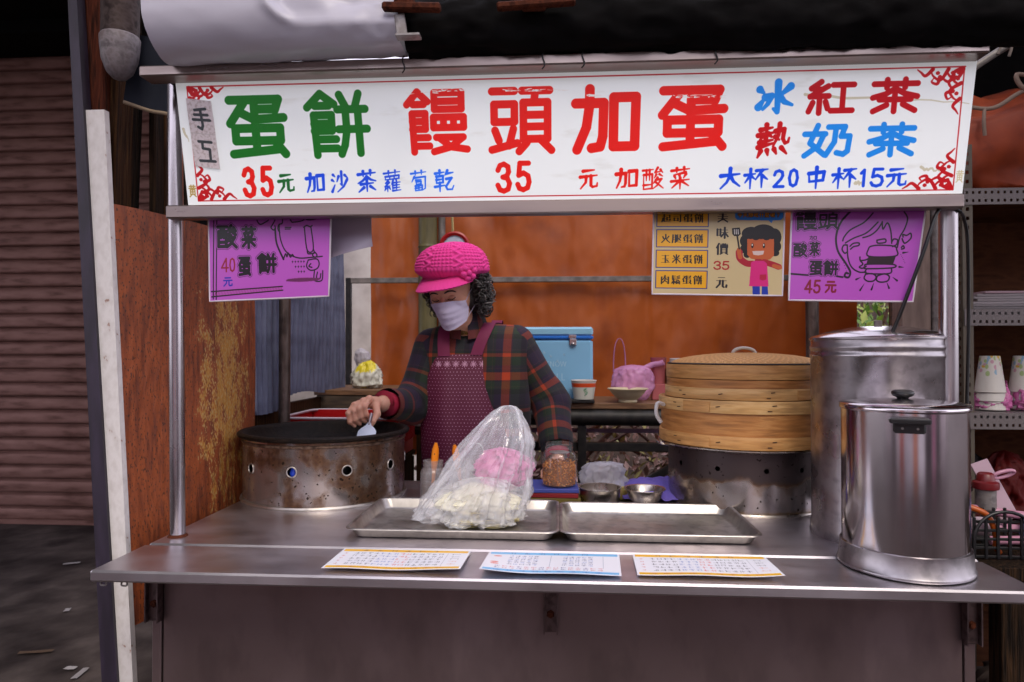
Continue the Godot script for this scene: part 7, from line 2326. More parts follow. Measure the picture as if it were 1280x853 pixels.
	for k in 6:
		b = MB.new()
		var o := Vector3([1.05, 1.25, 1.45, 1.12, 1.35, 1.28][k], [0.0, 0.0, 0.0, 0.26, 0.24, 0.46][k], [-1.72, -1.76, -1.72, -1.75, -1.74, -1.76][k])
		b.grid(bag_rows(o, [[0.0, 0.09], [0.04, 0.125], [0.14, 0.13], [0.22, 0.11], [0.26, 0.06], [0.265, 0.005]], 48, 30, 0.04, 0.9, [[0, 0], [0, 0], [0, 0], [0, 0], [0, 0], [0, 0]], 0.8), true, false)
		one("old_sack", b, mottled(110 + k, [0.2, 0.8], [Color(0.16, 0.13, 0.12), Color(0.30, 0.25, 0.23)], Vector3(4, 4, 4), 0.7), ["brown sack on the floor nearest the cart, right side", "brown sack on the floor under the bench, middle", "brown sack on the floor under the bench, far right", "brown sack on the second layer nearest the cart", "brown sack on the second layer to the right", "brown sack topmost under the side bench"][k], "sack", o, "sacks under the side bench")
# ---------------------------------------------------------------- the cook
class Sdf:
	var a: Array[Vector3] = []
	var b: Array[Vector3] = []
	var ra := PackedFloat32Array()
	var rb := PackedFloat32Array()
	var id := PackedInt32Array()
	var k := 0.05
	var grow := 0.0
	var wrinkle: Callable

	func bone(p: Vector3, q: Vector3, r0: float, r1: float, name_id := 0) -> void:
		a.append(p); b.append(q); ra.append(r0); rb.append(r1); id.append(name_id)

	func one(i: int, p: Vector3) -> float:
		var d := b[i] - a[i]
		var l2 := d.length_squared()
		var t := 0.0 if l2 < 1e-9 else clampf((p - a[i]).dot(d) / l2, 0.0, 1.0)
		return (p - a[i] - d * t).length() - ra[i] - (rb[i] - ra[i]) * t

	func dist(p: Vector3, sel = null) -> float:
		var m := 9.0
		if sel == null:
			for i in a.size():
				var d := one(i, p)
				var h := maxf(k - absf(m - d), 0.0) / k
				m = minf(m, d) - h * h * k * 0.25
		else:
			for i: int in sel:
				var d := one(i, p)
				var h := maxf(k - absf(m - d), 0.0) / k
				m = minf(m, d) - h * h * k * 0.25
		m -= grow
		if wrinkle.is_valid() and absf(m) < 0.04:
			m += wrinkle.call(p)
		return m

	func nearest(p: Vector3) -> int:
		var best := 9.0
		var w := 0
		for i in a.size():
			var d := one(i, p)
			if d < best:
				best = d; w = i
		return w

# surface nets over the field, added to a mesh buffer; keep(p) may drop faces
func snet(mb: MB, f: Sdf, lo: Vector3, hi: Vector3, cell: float, keep = null, uvf = null) -> void:
	var nx := int(ceil((hi.x - lo.x) / cell)) + 1
	var ny := int(ceil((hi.y - lo.y) / cell)) + 1
	var nzz := int(ceil((hi.z - lo.z) / cell)) + 1
	var val := PackedFloat32Array()
	val.resize(nx * ny * nzz)
	val.fill(1.0)
	var bl := 6
	for bz in range(0, nzz, bl):
		for by in range(0, ny, bl):
			for bx in range(0, nx, bl):
				var c := lo + Vector3(bx + bl * 0.5, by + bl * 0.5, bz + bl * 0.5) * cell
				var sel := []
				var reach := bl * cell * 0.9 + f.k + absf(f.grow) + 0.01
				var near := 9.0
				for i in f.a.size():
					var d := f.one(i, c)
					near = minf(near, d)
					if d < reach:
						sel.append(i)
				if sel.is_empty():
					continue
				if near < -reach:
					for z in range(bz, mini(bz + bl, nzz)):
						for y in range(by, mini(by + bl, ny)):
							for x in range(bx, mini(bx + bl, nx)):
								val[(z * ny + y) * nx + x] = -1.0
					continue
				for z in range(bz, mini(bz + bl, nzz)):
					for y in range(by, mini(by + bl, ny)):
						for x in range(bx, mini(bx + bl, nx)):
							val[(z * ny + y) * nx + x] = f.dist(lo + Vector3(x, y, z) * cell, sel)
	var vid := {}
	var off := [0, 1, nx, nx + 1, nx * ny, nx * ny + 1, nx * ny + nx, nx * ny + nx + 1]
	var cor := [Vector3(0, 0, 0), Vector3(1, 0, 0), Vector3(0, 1, 0), Vector3(1, 1, 0), Vector3(0, 0, 1), Vector3(1, 0, 1), Vector3(0, 1, 1), Vector3(1, 1, 1)]
	var edges := [[0, 1], [2, 3], [4, 5], [6, 7], [0, 2], [1, 3], [4, 6], [5, 7], [0, 4], [1, 5], [2, 6], [3, 7]]
	for z in nzz - 1:
		for y in ny - 1:
			for x in nx - 1:
				var q := (z * ny + y) * nx + x
				var neg := 0
				for o: int in off:
					if val[q + o] < 0.0:
						neg += 1
				if neg == 0 or neg == 8:
					continue
				var s := Vector3.ZERO
				var cnt := 0
				for e: Array in edges:
					var v0 := val[q + off[e[0]]]; var v1 := val[q + off[e[1]]]
					if (v0 < 0.0) != (v1 < 0.0):
						s += cor[e[0]].lerp(cor[e[1]], v0 / (v0 - v1))
						cnt += 1
				var p := lo + (Vector3(x, y, z) + s / cnt) * cell
				var ep := cell * 0.6
				var g := Vector3(f.dist(p + Vector3(ep, 0, 0)) - f.dist(p - Vector3(ep, 0, 0)), f.dist(p + Vector3(0, ep, 0)) - f.dist(p - Vector3(0, ep, 0)), f.dist(p + Vector3(0, 0, ep)) - f.dist(p - Vector3(0, 0, ep))).normalized()
				vid[q] = mb.vert(p, g, uvf.call(p) if uvf != null else Vector2.ZERO)
	var st := [1, nx, nx * ny]
	for q: int in vid.keys():
		for ax in 3:
			var w: int = st[ax]
			var u: int = st[(ax + 1) % 3]; var v: int = st[(ax + 2) % 3]
			var a := val[q]; var b := val[q + w]
			if (a < 0.0) == (b < 0.0):
				continue
			if not (vid.has(q - u) and vid.has(q - v) and vid.has(q - u - v)):
				continue
			var i0: int = vid[q]; var i1: int = vid[q - u]; var i2: int = vid[q - u - v]; var i3: int = vid[q - v]
			if keep != null and not keep.call((mb.v[i0] + mb.v[i2]) * 0.5):
				continue
			if a < 0.0:
				mb.ix.append_array([i0, i2, i1, i0, i3, i2])
			else:
				mb.ix.append_array([i0, i1, i2, i0, i2, i3])

func hand(mb: MB, wrist: Vector3, palm: Vector3, side: Vector3, tips: Array, thumb: Array) -> void:
	# side points across the knuckles from the index finger to the little finger
	var f := Sdf.new()
	f.k = 0.006
	var mid := wrist.lerp(palm, 0.5)
	f.bone(wrist, mid, 0.023, 0.021)
	f.bone(mid - side * 0.014, palm - side * 0.026, 0.014, 0.012)
	f.bone(mid, palm - side * 0.006, 0.015, 0.012)
	f.bone(mid + side * 0.012, palm + side * 0.024, 0.014, 0.011)
	var lo := wrist; var hi := wrist
	for i in 4:
		var kn: Vector3 = palm + side * [-0.029, -0.009, 0.010, 0.028][i]
		var r: float = [0.0092, 0.0096, 0.0090, 0.0080][i]
		var j1: Vector3 = tips[i][0]; var j2: Vector3 = tips[i][1]; var j3: Vector3 = tips[i][2]
		f.bone(kn, j1, r * 1.08, r)
		f.bone(j1, j2, r, r * 0.92)
		f.bone(j2, j3, r * 0.92, r * 0.78)
		for p: Vector3 in [j1, j2, j3]:
			lo = lo.min(p); hi = hi.max(p)
	f.bone(mid - side * 0.012, thumb[0], 0.015, 0.0115)
	f.bone(thumb[0], thumb[1], 0.0112, 0.0098)
	f.bone(thumb[1], thumb[2], 0.0098, 0.008)
	for p: Vector3 in [palm, thumb[0], thumb[1], thumb[2]]:
		lo = lo.min(p); hi = hi.max(p)
	snet(mb, f, lo - Vector3.ONE * 0.035, hi + Vector3.ONE * 0.035, 0.0032)

var front_field: Sdf

func front_z(x: float, y: float, off: float, z0 := -2.15, z1 := -2.75) -> float:
	var z := z0
	for i in 60:
		var d := front_field.dist(Vector3(x, y, z)) - off
		if d < 0.0006:
			break
		z -= maxf(d * 0.8, 0.0006)
		if z < z1:
			return z1
	return z

func plaid() -> ImageTexture:
	var n := 384
	var im := Image.create(n, n, false, Image.FORMAT_RGBA8)
	# stripe colours and widths, repeated both ways
	var seq := [[Color(0.66, 0.22, 0.07), 54], [Color(0.10, 0.085, 0.12), 10], [Color(0.11, 0.18, 0.11), 52], [Color(0.06, 0.05, 0.07), 34], [Color(0.13, 0.075, 0.18), 86], [Color(0.10, 0.085, 0.12), 16], [Color(0.58, 0.19, 0.09), 24], [Color(0.10, 0.155, 0.10), 60], [Color(0.13, 0.075, 0.17), 48]]
	var line := []
	for s in seq:
		for i in s[1]:
			line.append(s[0])
	while line.size() < n:
		line.append(seq[0][0])
	rng.seed = 3
	for y in n:
		for x in n:
			var a: Color = line[x % n]
			var b: Color = line[y % n]
			var tw := ((x + y) / 3) % 2 == 0
			var c := a.lerp(b, 0.62 if tw else 0.38)
			if x % 128 == 60 or y % 128 == 100:
				c = c.lerp(Color(0.55, 0.30, 0.16), 0.5)
			var v := rng.randf_range(-0.02, 0.02)
			im.set_pixel(x, y, Color(c.r + v, c.g + v, c.b + v))
	return ImageTexture.create_from_image(im)

func cook() -> void:
	var t := thing("person", "cook in a pink knitted cap, mask, plaid shirt and dotted apron at the griddle", "person", Vector3(-0.31, 0, -2.56))
	var skin := plain(Color(0.86, 0.64, 0.54), 0.5)
	skin.subsurf_scatter_enabled = true
	skin.subsurf_scatter_strength = 0.12
	# joints
	var neck := Vector3(-0.345, 1.360, -2.54)
	var shR := Vector3(-0.470, 1.290, -2.545); var elR := Vector3(-0.535, 1.075, -2.475); var wrR := Vector3(-0.597, 1.098, -2.285)
	var shL := Vector3(-0.160, 1.305, -2.58); var elL := Vector3(-0.028, 1.085, -2.60); var wrL := Vector3(-0.005, 0.905, -2.46)
	var f := Sdf.new()
	f.k = 0.07
	f.bone(neck + Vector3(-0.06, -0.045, 0), shR, 0.055, 0.062, 1)
	f.bone(neck + Vector3(0.07, -0.045, 0), shL, 0.055, 0.062, 1)
	f.bone(Vector3(-0.405, 1.215, -2.545), Vector3(-0.215, 1.22, -2.56), 0.098, 0.098, 0)
	f.bone(Vector3(-0.395, 1.10, -2.53), Vector3(-0.225, 1.10, -2.54), 0.105, 0.105, 0)
	f.bone(Vector3(-0.385, 0.98, -2.53), Vector3(-0.235, 0.98, -2.54), 0.118, 0.118, 0)
	f.bone(Vector3(-0.385, 0.86, -2.55), Vector3(-0.235, 0.86, -2.55), 0.122, 0.122, 0)
	f.bone(shR, elR, 0.060, 0.052, 2)
	f.bone(elR, wrR, 0.052, 0.042, 3)
	f.bone(shL, elL, 0.060, 0.054, 4)
	f.bone(elL, wrL, 0.054, 0.044, 5)
	front_field = f
	# body under the clothes, with legs, joined to head and hands
	var bf := Sdf.new()
	bf.k = 0.06
	for i in f.a.size():
		bf.bone(f.a[i], f.b[i], f.ra[i] * 0.72, f.rb[i] * 0.72, f.id[i])
	bf.bone(neck, neck + Vector3(-0.012, 0.09, 0.04), 0.05, 0.045)
	for s in [-1.0, 1.0]:
		var hip := Vector3(-0.31 + s * 0.085, 0.84, -2.56)
		bf.bone(hip, hip + Vector3(s * 0.01, -0.40, 0.02), 0.078, 0.052)
		bf.bone(hip + Vector3(s * 0.01, -0.40, 0.02), hip + Vector3(s * 0.01, -0.77, -0.02), 0.052, 0.036)
		bf.bone(hip + Vector3(s * 0.01, -0.80, -0.03), hip + Vector3(s * 0.02, -0.805, 0.13), 0.034, 0.028)
	var body := MB.new()
	snet(body, bf, Vector3(-0.72, -0.01, -2.78), Vector3(0.08, 1.46, -2.22), 0.018)
	# head: turned to the griddle and bowed
	var hc := Vector3(-0.380, 1.497, -2.458)
	var fw := Vector3(-0.27, -0.40, 0.87).normalized()
	var rt := Vector3.UP.cross(fw).normalized()            # to the cook's left, the picture's right
	var up := fw.cross(rt).normalized()
	var hb := Basis(rt, up, fw) * Basis(Vector3.BACK, 0.09)
	var hf := Sdf.new()
	hf.k = 0.03
	var H := func(x: float, y: float, z: float) -> Vector3: return hc + hb * Vector3(x, y, z)
	hf.bone(H.call(0, 0.035, -0.012), H.call(0, 0.035, 0.004), 0.083, 0.080)
	hf.bone(H.call(0, -0.01, 0.02), H.call(0, -0.06, 0.035), 0.070, 0.052)
	hf.bone(H.call(-0.015, -0.095, 0.058), H.call(0.015, -0.095, 0.058), 0.026, 0.026)
	hf.bone(H.call(-0.04, -0.03, 0.045), H.call(-0.035, -0.02, 0.055), 0.026, 0.026)
	hf.bone(H.call(0.04, -0.03, 0.045), H.call(0.035, -0.02, 0.055), 0.026, 0.026)
	hf.bone(H.call(-0.03, 0.022, 0.068), H.call(0.03, 0.022, 0.068), 0.017, 0.017)
	hf.bone(H.call(0, -0.09, 0.01), neck + Vector3(0, -0.02, 0.0), 0.048, 0.052)
	var hf2 := Sdf.new()
	hf2.k = 0.008
	snet(body, hf, hc - Vector3.ONE * 0.17, hc + Vector3.ONE * 0.15, 0.0045)
	# nose, lips, ears shaped as small fields sunk into the head
	hf2.bone(H.call(0, 0.012, 0.083), H.call(0, -0.028, 0.103), 0.008, 0.012)
	hf2.bone(H.call(-0.012, -0.032, 0.092), H.call(0.012, -0.032, 0.092), 0.008, 0.008)
	snet(body, hf2, H.call(0, -0.01, 0.09) - Vector3.ONE * 0.05, H.call(0, -0.01, 0.09) + Vector3.ONE * 0.05, 0.003)
	for s in [-1.0, 1.0]:
		var ef := Sdf.new()
		ef.k = 0.01
		ef.bone(H.call(s * 0.080, 0.012, -0.01), H.call(s * 0.078, -0.024, -0.002), 0.010, 0.007)
		ef.bone(H.call(s * 0.084, 0.014, -0.022), H.call(s * 0.082, -0.01, -0.02), 0.007, 0.006)
		snet(body, ef, H.call(s * 0.08, 0, -0.01) - Vector3.ONE * 0.05, H.call(s * 0.08, 0, -0.01) + Vector3.ONE * 0.05, 0.0035)
	# right hand holds the spatula, fingers bent down over the handle
	var grip := Vector3(-0.632, 1.045, -2.205)
	var kn := Vector3(-0.652, 1.108, -2.225)
	var sd := Vector3(-0.62, -0.18, -0.55).normalized() * -1.0     # from index to little finger
	sd = Vector3(-0.80, -0.35, 0.30).normalized()
	var tips := []
	for i in 4:
		var o: float = [-0.029, -0.009, 0.010, 0.028][i]
		var k0 := kn + sd * o
		tips.append([k0 + Vector3(-0.010, -0.024, 0.026), k0 + Vector3(-0.006, -0.052, 0.022), k0 + Vector3(0.006, -0.068, 0.006)])
	hand(body, wrR, kn, sd, tips, [Vector3(-0.598, 1.068, -2.222), Vector3(-0.608, 1.045, -2.198), Vector3(-0.618, 1.022, -2.190)])
	# left hand flat on the back edge of the counter
	tips = []
	var kl := Vector3(0.004, 0.866, -2.375)
	var sl := Vector3(0.97, 0.0, 0.1).normalized()
	for i in 4:
		var o: float = [-0.029, -0.009, 0.010, 0.028][i]
		var k0 := kl + sl * o
		tips.append([k0 + Vector3(0.0, -0.006, 0.034), k0 + Vector3(0.002, -0.016, 0.056), k0 + Vector3(0.002, -0.024, 0.072)])
	hand(body, wrL, kl, sl, tips, [Vector3(-0.040, 0.870, -2.405), Vector3(-0.052, 0.856, -2.375), Vector3(-0.055, 0.846, -2.352)])
	part(t, "body", body, skin)
	# eyes cast down, under the peak
	var face := func(x: float, y: float, off: float) -> Vector3:
		var z := 0.16
		for k in 60:
			var d := hf.dist(H.call(x, y, z)) - off
			if d < 0.0004:
				break
			z -= maxf(d * 0.8, 0.0004)
		return H.call(x, y, z)
	for s in [-1.0, 1.0]:
		var b := MB.new()
		b.ball(face.call(s * 0.031, 0.003, -0.004), Vector3(0.0145, 0.0095, 0.008), hb, 16, 10)
		var lid := part(t, "eyelid", b, plain(Color(0.76, 0.54, 0.45), 0.5))
		b = MB.new()
		b.tube(bend([face.call(s * 0.017, -0.002, 0.0012), face.call(s * 0.026, -0.006, 0.0030), face.call(s * 0.036, -0.006, 0.0030), face.call(s * 0.047, 0.0, 0.0012)]), 0.0014, 6)
		part(lid, "eyelashes", b, plain(Color(0.10, 0.08, 0.08), 0.6))
		b = MB.new()
		b.tube(bend([face.call(s * 0.013, 0.021, 0.001), face.call(s * 0.028, 0.026, 0.0015), face.call(s * 0.043, 0.024, 0.001), face.call(s * 0.052, 0.017, 0.0005)]), [0.0018, 0.0020, 0.0022, 0.0024, 0.0026, 0.0028, 0.0028, 0.0028, 0.0028, 0.0028, 0.0027, 0.0026, 0.0025, 0.0024, 0.0022, 0.002, 0.0018, 0.0014, 0.001], 6)
		part(t, "eyebrow", b, plain(Color(0.17, 0.14, 0.13), 0.8))
	# shirt: a body and two sleeves
	var fold := func(p: Vector3) -> float:
		return 0.010 * nz(p * Vector3(1.2, 1.5, 1.2), 0.8) - 0.016 * pow(absf(nz(p * Vector3(1.0, 1.7, 1.0) + Vector3(5, 0, 0), 0.75)), 1.3) + 0.0045 * sin(p.y * 95.0 + p.x * 40.0 + 3.0 * nz(p, 0.7)) * maxf(0.0, 1.0 - minf((p - elL).length(), (p - elR).length()) / 0.13)
	var sf := Sdf.new()
	sf.k = 0.06
	for i in 6:
		sf.bone(f.a[i], f.b[i], f.ra[i], f.rb[i], f.id[i])
	sf.grow = 0.004
	sf.wrinkle = fold
	var shirt := MB.new()
	var dL := (wrL - elL).normalized(); var dR := (wrR - elR).normalized()
	var keep := func(p: Vector3) -> bool:
		if p.y < 0.79:
			return false
		return not ((p - (neck + Vector3(0, 0.05, 0.01))).length() < 0.068)
	var uvf := func(p: Vector3) -> Vector2:
		return Vector2((p.x + 0.1 * p.z) * 5.0 + 0.24, -p.y * 5.0)
	snet(shirt, sf, Vector3(-0.66, 0.70, -2.78), Vector3(0.0, 1.46, -2.30), 0.0095, keep, uvf)
	var cloth := plain(Color.WHITE, 0.85)
	cloth.albedo_texture = plaid()
	cloth.rim_enabled = true
	cloth.rim = 0.1
	var sh := part(t, "shirt", shirt, cloth)
	for s in 2:
		var J: Array = [[shR, elR, wrR], [shL, elL, wrL]][s]
		var vf := Sdf.new()
		vf.k = 0.05
		vf.bone(J[0], J[1], 0.062, 0.053)
		vf.bone(J[1], J[2], 0.053, 0.043)
		vf.grow = 0.006
		vf.wrinkle = fold
		var kp := func(p: Vector3) -> bool:
			var dd: Vector3 = (J[2] - J[1]).normalized()
			return not ((p - J[2]).dot(dd) > -0.028 and (p - J[2]).length() < 0.1)
		var uvs := func(p: Vector3) -> Vector2:
			var uv := Vector2.ZERO
			var tot := 0.0
			for i in 2:
				var ax: Vector3 = (J[i + 1] - J[i])
				var ln := ax.length()
				ax /= ln
				var sv := ax.cross(Vector3.BACK)
				if i == 1 and s == 0:
					sv = Vector3(0.45, 0.85, 0.2)
				sv = (sv - ax * sv.dot(ax)).normalized()
				var q: Vector3 = p - J[i]
				var wgt := exp(-maxf(vf.one(i, p), -0.03) / 0.012)
				uv += wgt * Vector2(q.dot(sv), q.dot(ax) + (0.0 if i == 0 else (J[1] - J[0]).length()))
				tot += wgt
			return uv / maxf(tot, 1e-6) * 5.0 + Vector2(0.31 + 0.4 * s, 0.1)
		var lo: Vector3 = J[0].min(J[1]).min(J[2]) - Vector3.ONE * 0.09
		var hi: Vector3 = J[0].max(J[1]).max(J[2]) + Vector3.ONE * 0.09
		var sm := MB.new()
		snet(sm, vf, lo, hi, 0.009, kp, uvs)
		part(sh, "sleeve", sm, cloth)
	var b := MB.new()
	# turned-back cuff of the left sleeve
	var e1 := wrL - dL * 0.095; var e2 := wrL - dL * 0.012
	b.tube([e1, e1 + dL * 0.004, e1.lerp(e2, 0.5), e2 - dL * 0.003, e2], [0.052, 0.0585, 0.0575, 0.056, 0.046], 28, false)
	for i in b.uv.size():
		b.uv[i] = Vector2(b.uv[i].x * 1.6, b.uv[i].y * 5.0 + 0.4)
	part(t, "cuff", b, cloth)
	# pink under-sleeve at the right wrist, and a sliver at the left
	var ps := plain(Color(0.66, 0.08, 0.22), 0.8)
	b = MB.new()
	e1 = wrR - dR * 0.055; e2 = wrR - dR * 0.002
	b.tube([e1, e1.lerp(e2, 0.5), e2 - dR * 0.004, e2, e2 - dR * 0.006], [0.040, 0.043, 0.046, 0.044, 0.036], 28, false)
	part(t, "under_sleeve", b, ps)
	b = MB.new()
	e1 = wrL - dL * 0.03; e2 = wrL + dL * 0.012
	b.tube([e1, e1.lerp(e2, 0.5), e2 - dL * 0.003, e2], [0.042, 0.044, 0.044, 0.036], 24, false)
	part(t, "under_sleeve", b, ps)
	# trousers and shoes
	var tf := Sdf.new()
	tf.k = 0.05
	tf.bone(Vector3(-0.375, 0.84, -2.56), Vector3(-0.245, 0.84, -2.56), 0.118, 0.118)
	for s in [-1.0, 1.0]:
		var hip := Vector3(-0.31 + s * 0.085, 0.82, -2.56)
		tf.bone(hip, hip + Vector3(s * 0.01, -0.38, 0.02), 0.098, 0.072)
		tf.bone(hip + Vector3(s * 0.01, -0.38, 0.02), hip + Vector3(s * 0.01, -0.75, -0.02), 0.072, 0.062)
	var tr := MB.new()
	snet(tr, tf, Vector3(-0.56, 0.0, -2.76), Vector3(-0.06, 0.98, -2.36), 0.02)
	part(t, "trousers", tr, plain(Color(0.12, 0.11, 0.13), 0.85))
	for s in [-1.0, 1.0]:
		b = MB.new()
		b.ball(Vector3(-0.31 + s * 0.105, 0.042, -2.51), Vector3(0.045, 0.042, 0.13))
		part(t, "shoe", b, M.rubber)
	# apron: follows the front of the shirt
	front_field = sf
	var left := [[1.262, -0.434], [1.245, -0.448], [1.20, -0.468], [1.15, -0.492], [1.08, -0.508], [1.00, -0.506], [0.90, -0.50], [0.76, -0.49], [0.62, -0.485]]
	var right := [[1.268, -0.278], [1.245, -0.272], [1.20, -0.270], [1.15, -0.262], [1.08, -0.236], [1.00, -0.190], [0.90, -0.165], [0.76, -0.15], [0.62, -0.15]]
	var at := func(tab: Array, v: float, k: int) -> float:
		var fi := v * (tab.size() - 1)
		var i := mini(int(fi), tab.size() - 2)
		return lerpf(tab[i][k], tab[i + 1][k], fi - i)
	var rows := []
	for j in 60:
		var v := j / 59.0
		var row := []
		for i in 40:
			var u := i / 39.0
			var x := lerpf(at.call(left, v, 1), at.call(right, v, 1), u)
			var y := lerpf(at.call(left, v, 0), at.call(right, v, 0), u)
			row.append(Vector3(x, y, front_z(x, maxf(y, 0.86), 0.006)))
		rows.append(row)
	# smooth out the folds of the shirt beneath
	for pass_ in 4:
		for j in range(1, 59):
			for i in range(1, 39):
				rows[j][i].z = maxf(rows[j][i].z, (rows[j - 1][i].z + rows[j + 1][i].z + rows[j][i - 1].z + rows[j][i + 1].z) * 0.25)
	for j in 60:
		for i in 40:
			rows[j][i].z += 0.003 * sin(i * 0.45 + j * 0.06) * smoothstep(10.0, 45.0, j)
	b = MB.new()
	b.sheet(rows, -0.0025)
	for i in b.v.size():
		b.uv[i] = Vector2((b.v[i].x + 0.52) / 0.40, (1.27 - b.v[i].y) / 0.66)
	var ap := apron_print()
	part(t, "apron", b, ap)
	# straps over the shoulders
	for s in 2:
		var xs: Array = [[[-0.412, 1.258], [-0.416, 1.30], [-0.418, 1.345], [-0.412, 1.385]], [[-0.296, 1.262], [-0.284, 1.30], [-0.266, 1.345], [-0.250, 1.388]]][s]
		rows = []
		for j in 18:
			var fi := j / 17.0 * 3.0
			var i0 := mini(int(fi), 2)
			var cx := lerpf(xs[i0][0], xs[i0 + 1][0], fi - i0)
			var cy := lerpf(xs[i0][1], xs[i0 + 1][1], fi - i0)
			var row := []
			for i in 5:
				var x := cx + (i / 4.0 - 0.5) * 0.043
				row.append(Vector3(x, cy, front_z(x, cy, 0.007)))
			rows.append(row)
		# over the shoulder and down the back
		var last: Array = rows[-1]
		for q in [[0.012, -0.03], [0.012, -0.06], [-0.02, -0.10], [-0.10, -0.12]]:
			var row := []
			for p: Vector3 in last:
				row.append(p + Vector3(0.0, q[0], q[1]))
			rows.append(row)
		b = MB.new()
		b.sheet(rows, -0.0025)
		part(t, "strap", b, plain(Color(0.44, 0.06, 0.26), 0.7))
	# collar: two leaves round the neck, and a gold scarf inside
	for s in [-1.0, 1.0]:
		rows = []
		for j in 6:
			var row := []
			for i in 12:
				var a: float = lerpf(0.15, 2.6, i / 11.0) * s + 0.05
				var v := j / 5.0
				var r := lerpf(0.060, 0.088, v)
				var p := neck + Vector3(r * sin(a) * 1.05, lerpf(0.062, 0.006, v) - 0.030 * (1.0 - i / 11.0) * v * 1.2 - 0.012 * v, r * cos(a) * 0.95 + 0.006)
				row.append(p)
			rows.append(row)
		b = MB.new()
		b.sheet(rows, 0.002)
		for i in b.uv.size():
			b.uv[i] = b.uv[i] * Vector2(0.5, 0.2) + Vector2(0.55, 0.52)
		part(t, "collar", b, cloth)
	b = MB.new()
	rows = []
	for j in 9:
		var row := []
		for i in 48:
			var a := TAU * i / 48.0
			var r := 0.056 + 0.005 * sin(a * 9.0 + j) + 0.006 * sin(PI * j / 8.0)
			row.append(neck + Vector3(r * sin(a) - 0.006, -0.005 + 0.075 * j / 8.0 - 0.02 * cos(a), r * cos(a) + 0.012))
		rows.append(row)
	b.grid(rows, true, false)
	part(t, "scarf", b, mottled(120, [0.35, 0.5, 0.65], [Color(0.22, 0.14, 0.05), Color(0.62, 0.45, 0.16), Color(0.34, 0.22, 0.08)], Vector3(16, 16, 16), 0.6))
	# mask
	front_field = hf
	rows = []
	for j in 17:
		var v := j / 16.0
		var row := []
		for i in 25:
			var u := i / 24.0
			var x := lerpf(-0.070, 0.070, u) * (1.0 - 0.24 * v * v)
			var y := lerpf(-0.023 + 0.017 * cos((u - 0.5) * 3.0), -0.114 + 0.016 * pow(absf(u - 0.5) * 2.0, 2.0), v)
			# march in head space
			var z := 0.16
			for k in 40:
				var d := hf.dist(H.call(x, y, z)) - 0.004
				if d < 0.0008 or z < -0.02:
					break
				z -= maxf(d * 0.8, 0.0008)
			z = maxf(z, 0.122 * (1.0 - pow(absf(x) / 0.066, 2.0) * 0.55) - 0.024 * absf(v - 0.35))
			z += 0.0022 * sin(v * 26.0) * (1.0 - absf(u - 0.5) * 1.4)
			row.append(H.call(x, y, z))
		rows.append(row)
	b = MB.new()
	b.sheet(rows, 0.0012)
	part(t, "face_mask", b, plain(Color(0.84, 0.82, 0.94), 0.75))
	for s in [0, 24]:
		var sg := -1.0 if s == 0 else 1.0
		b = MB.new()
		b.tube(bend([rows[1][s], H.call(sg * 0.082, 0.0, 0.03), H.call(sg * 0.092, 0.01, -0.02), H.call(sg * 0.085, -0.04, -0.01), rows[14][s]]), 0.0013, 6)
		part(t, "ear_loop", b, plain(Color(0.75, 0.72, 0.82), 0.7))
	knit_cap(t, hc, hb)
	curls(t, hc, hb)
	# spatula
	var sp := thing("spatula", "steel spatula held upright in the griddle by the cook", "spatula", Vector3(-0.622, 0.985, -2.10))
	b = MB.new()
	var tip := Vector3(-0.588, 0.985, -2.03)
	var han := Vector3(-0.610, 1.070, -2.195)
	b.tube([tip.lerp(han, 0.66), tip.lerp(han, 0.8), han], [0.004, 0.0055, 0.0068], 10)
	part(sp, "handle", b, M.pole)
	b = MB.new()
	var dn := (tip - han).normalized()
	var ac := Vector3(1, 0, 0)
	rows = []
	for j in 8:
		var fj := j / 7.0
		var w := lerpf(0.005, 0.029, smoothstep(0.05, 0.42, fj))
		var row := []
		for i in 7:
			row.append(tip.lerp(han, 0.74) + dn * (0.12 * fj) + ac * ((i / 6.0 - 0.5) * 2.0 * w) + Vector3(0, 0.0, 0.003 * sin(fj * 3.0)))
		rows.append(row)
	b.sheet(rows, 0.0015)
	part(sp, "blade", b, steel(Color(0.86, 0.89, 0.92), 0.35))

func apron_print() -> StandardMaterial3D:
	var px := Pix.new(480, 792, Color(0.30, 0.055, 0.17))
	rng.seed = 8
	for y in 792:
		for x in 480:
			var v := rng.randf_range(-0.015, 0.015)
			px.im.set_pixel(x, y, Color(0.37 + v, 0.06 + v, 0.21 + v))
	var dot := Color(0.80, 0.68, 0.76)
	for r in 55:
		for c in 34:
			px.disc(Vector2(8 + c * 14.4 + (7.2 if r % 2 else 0.0), 10 + r * 14.4), 1.7, 1.7, dot)
	for c in 12:
		for k in 4:
			var p := Vector2(30 + c * 38.0, 48)
			var d := Vector2(cos(k * PI / 4), sin(k * PI / 4)) * 13.0
			px.line([p - d, p + d], 1.8, Color(0.74, 0.56, 0.66))
	var m := plain(Color.WHITE, 0.6)
	m.albedo_texture = px.tex()
	return m

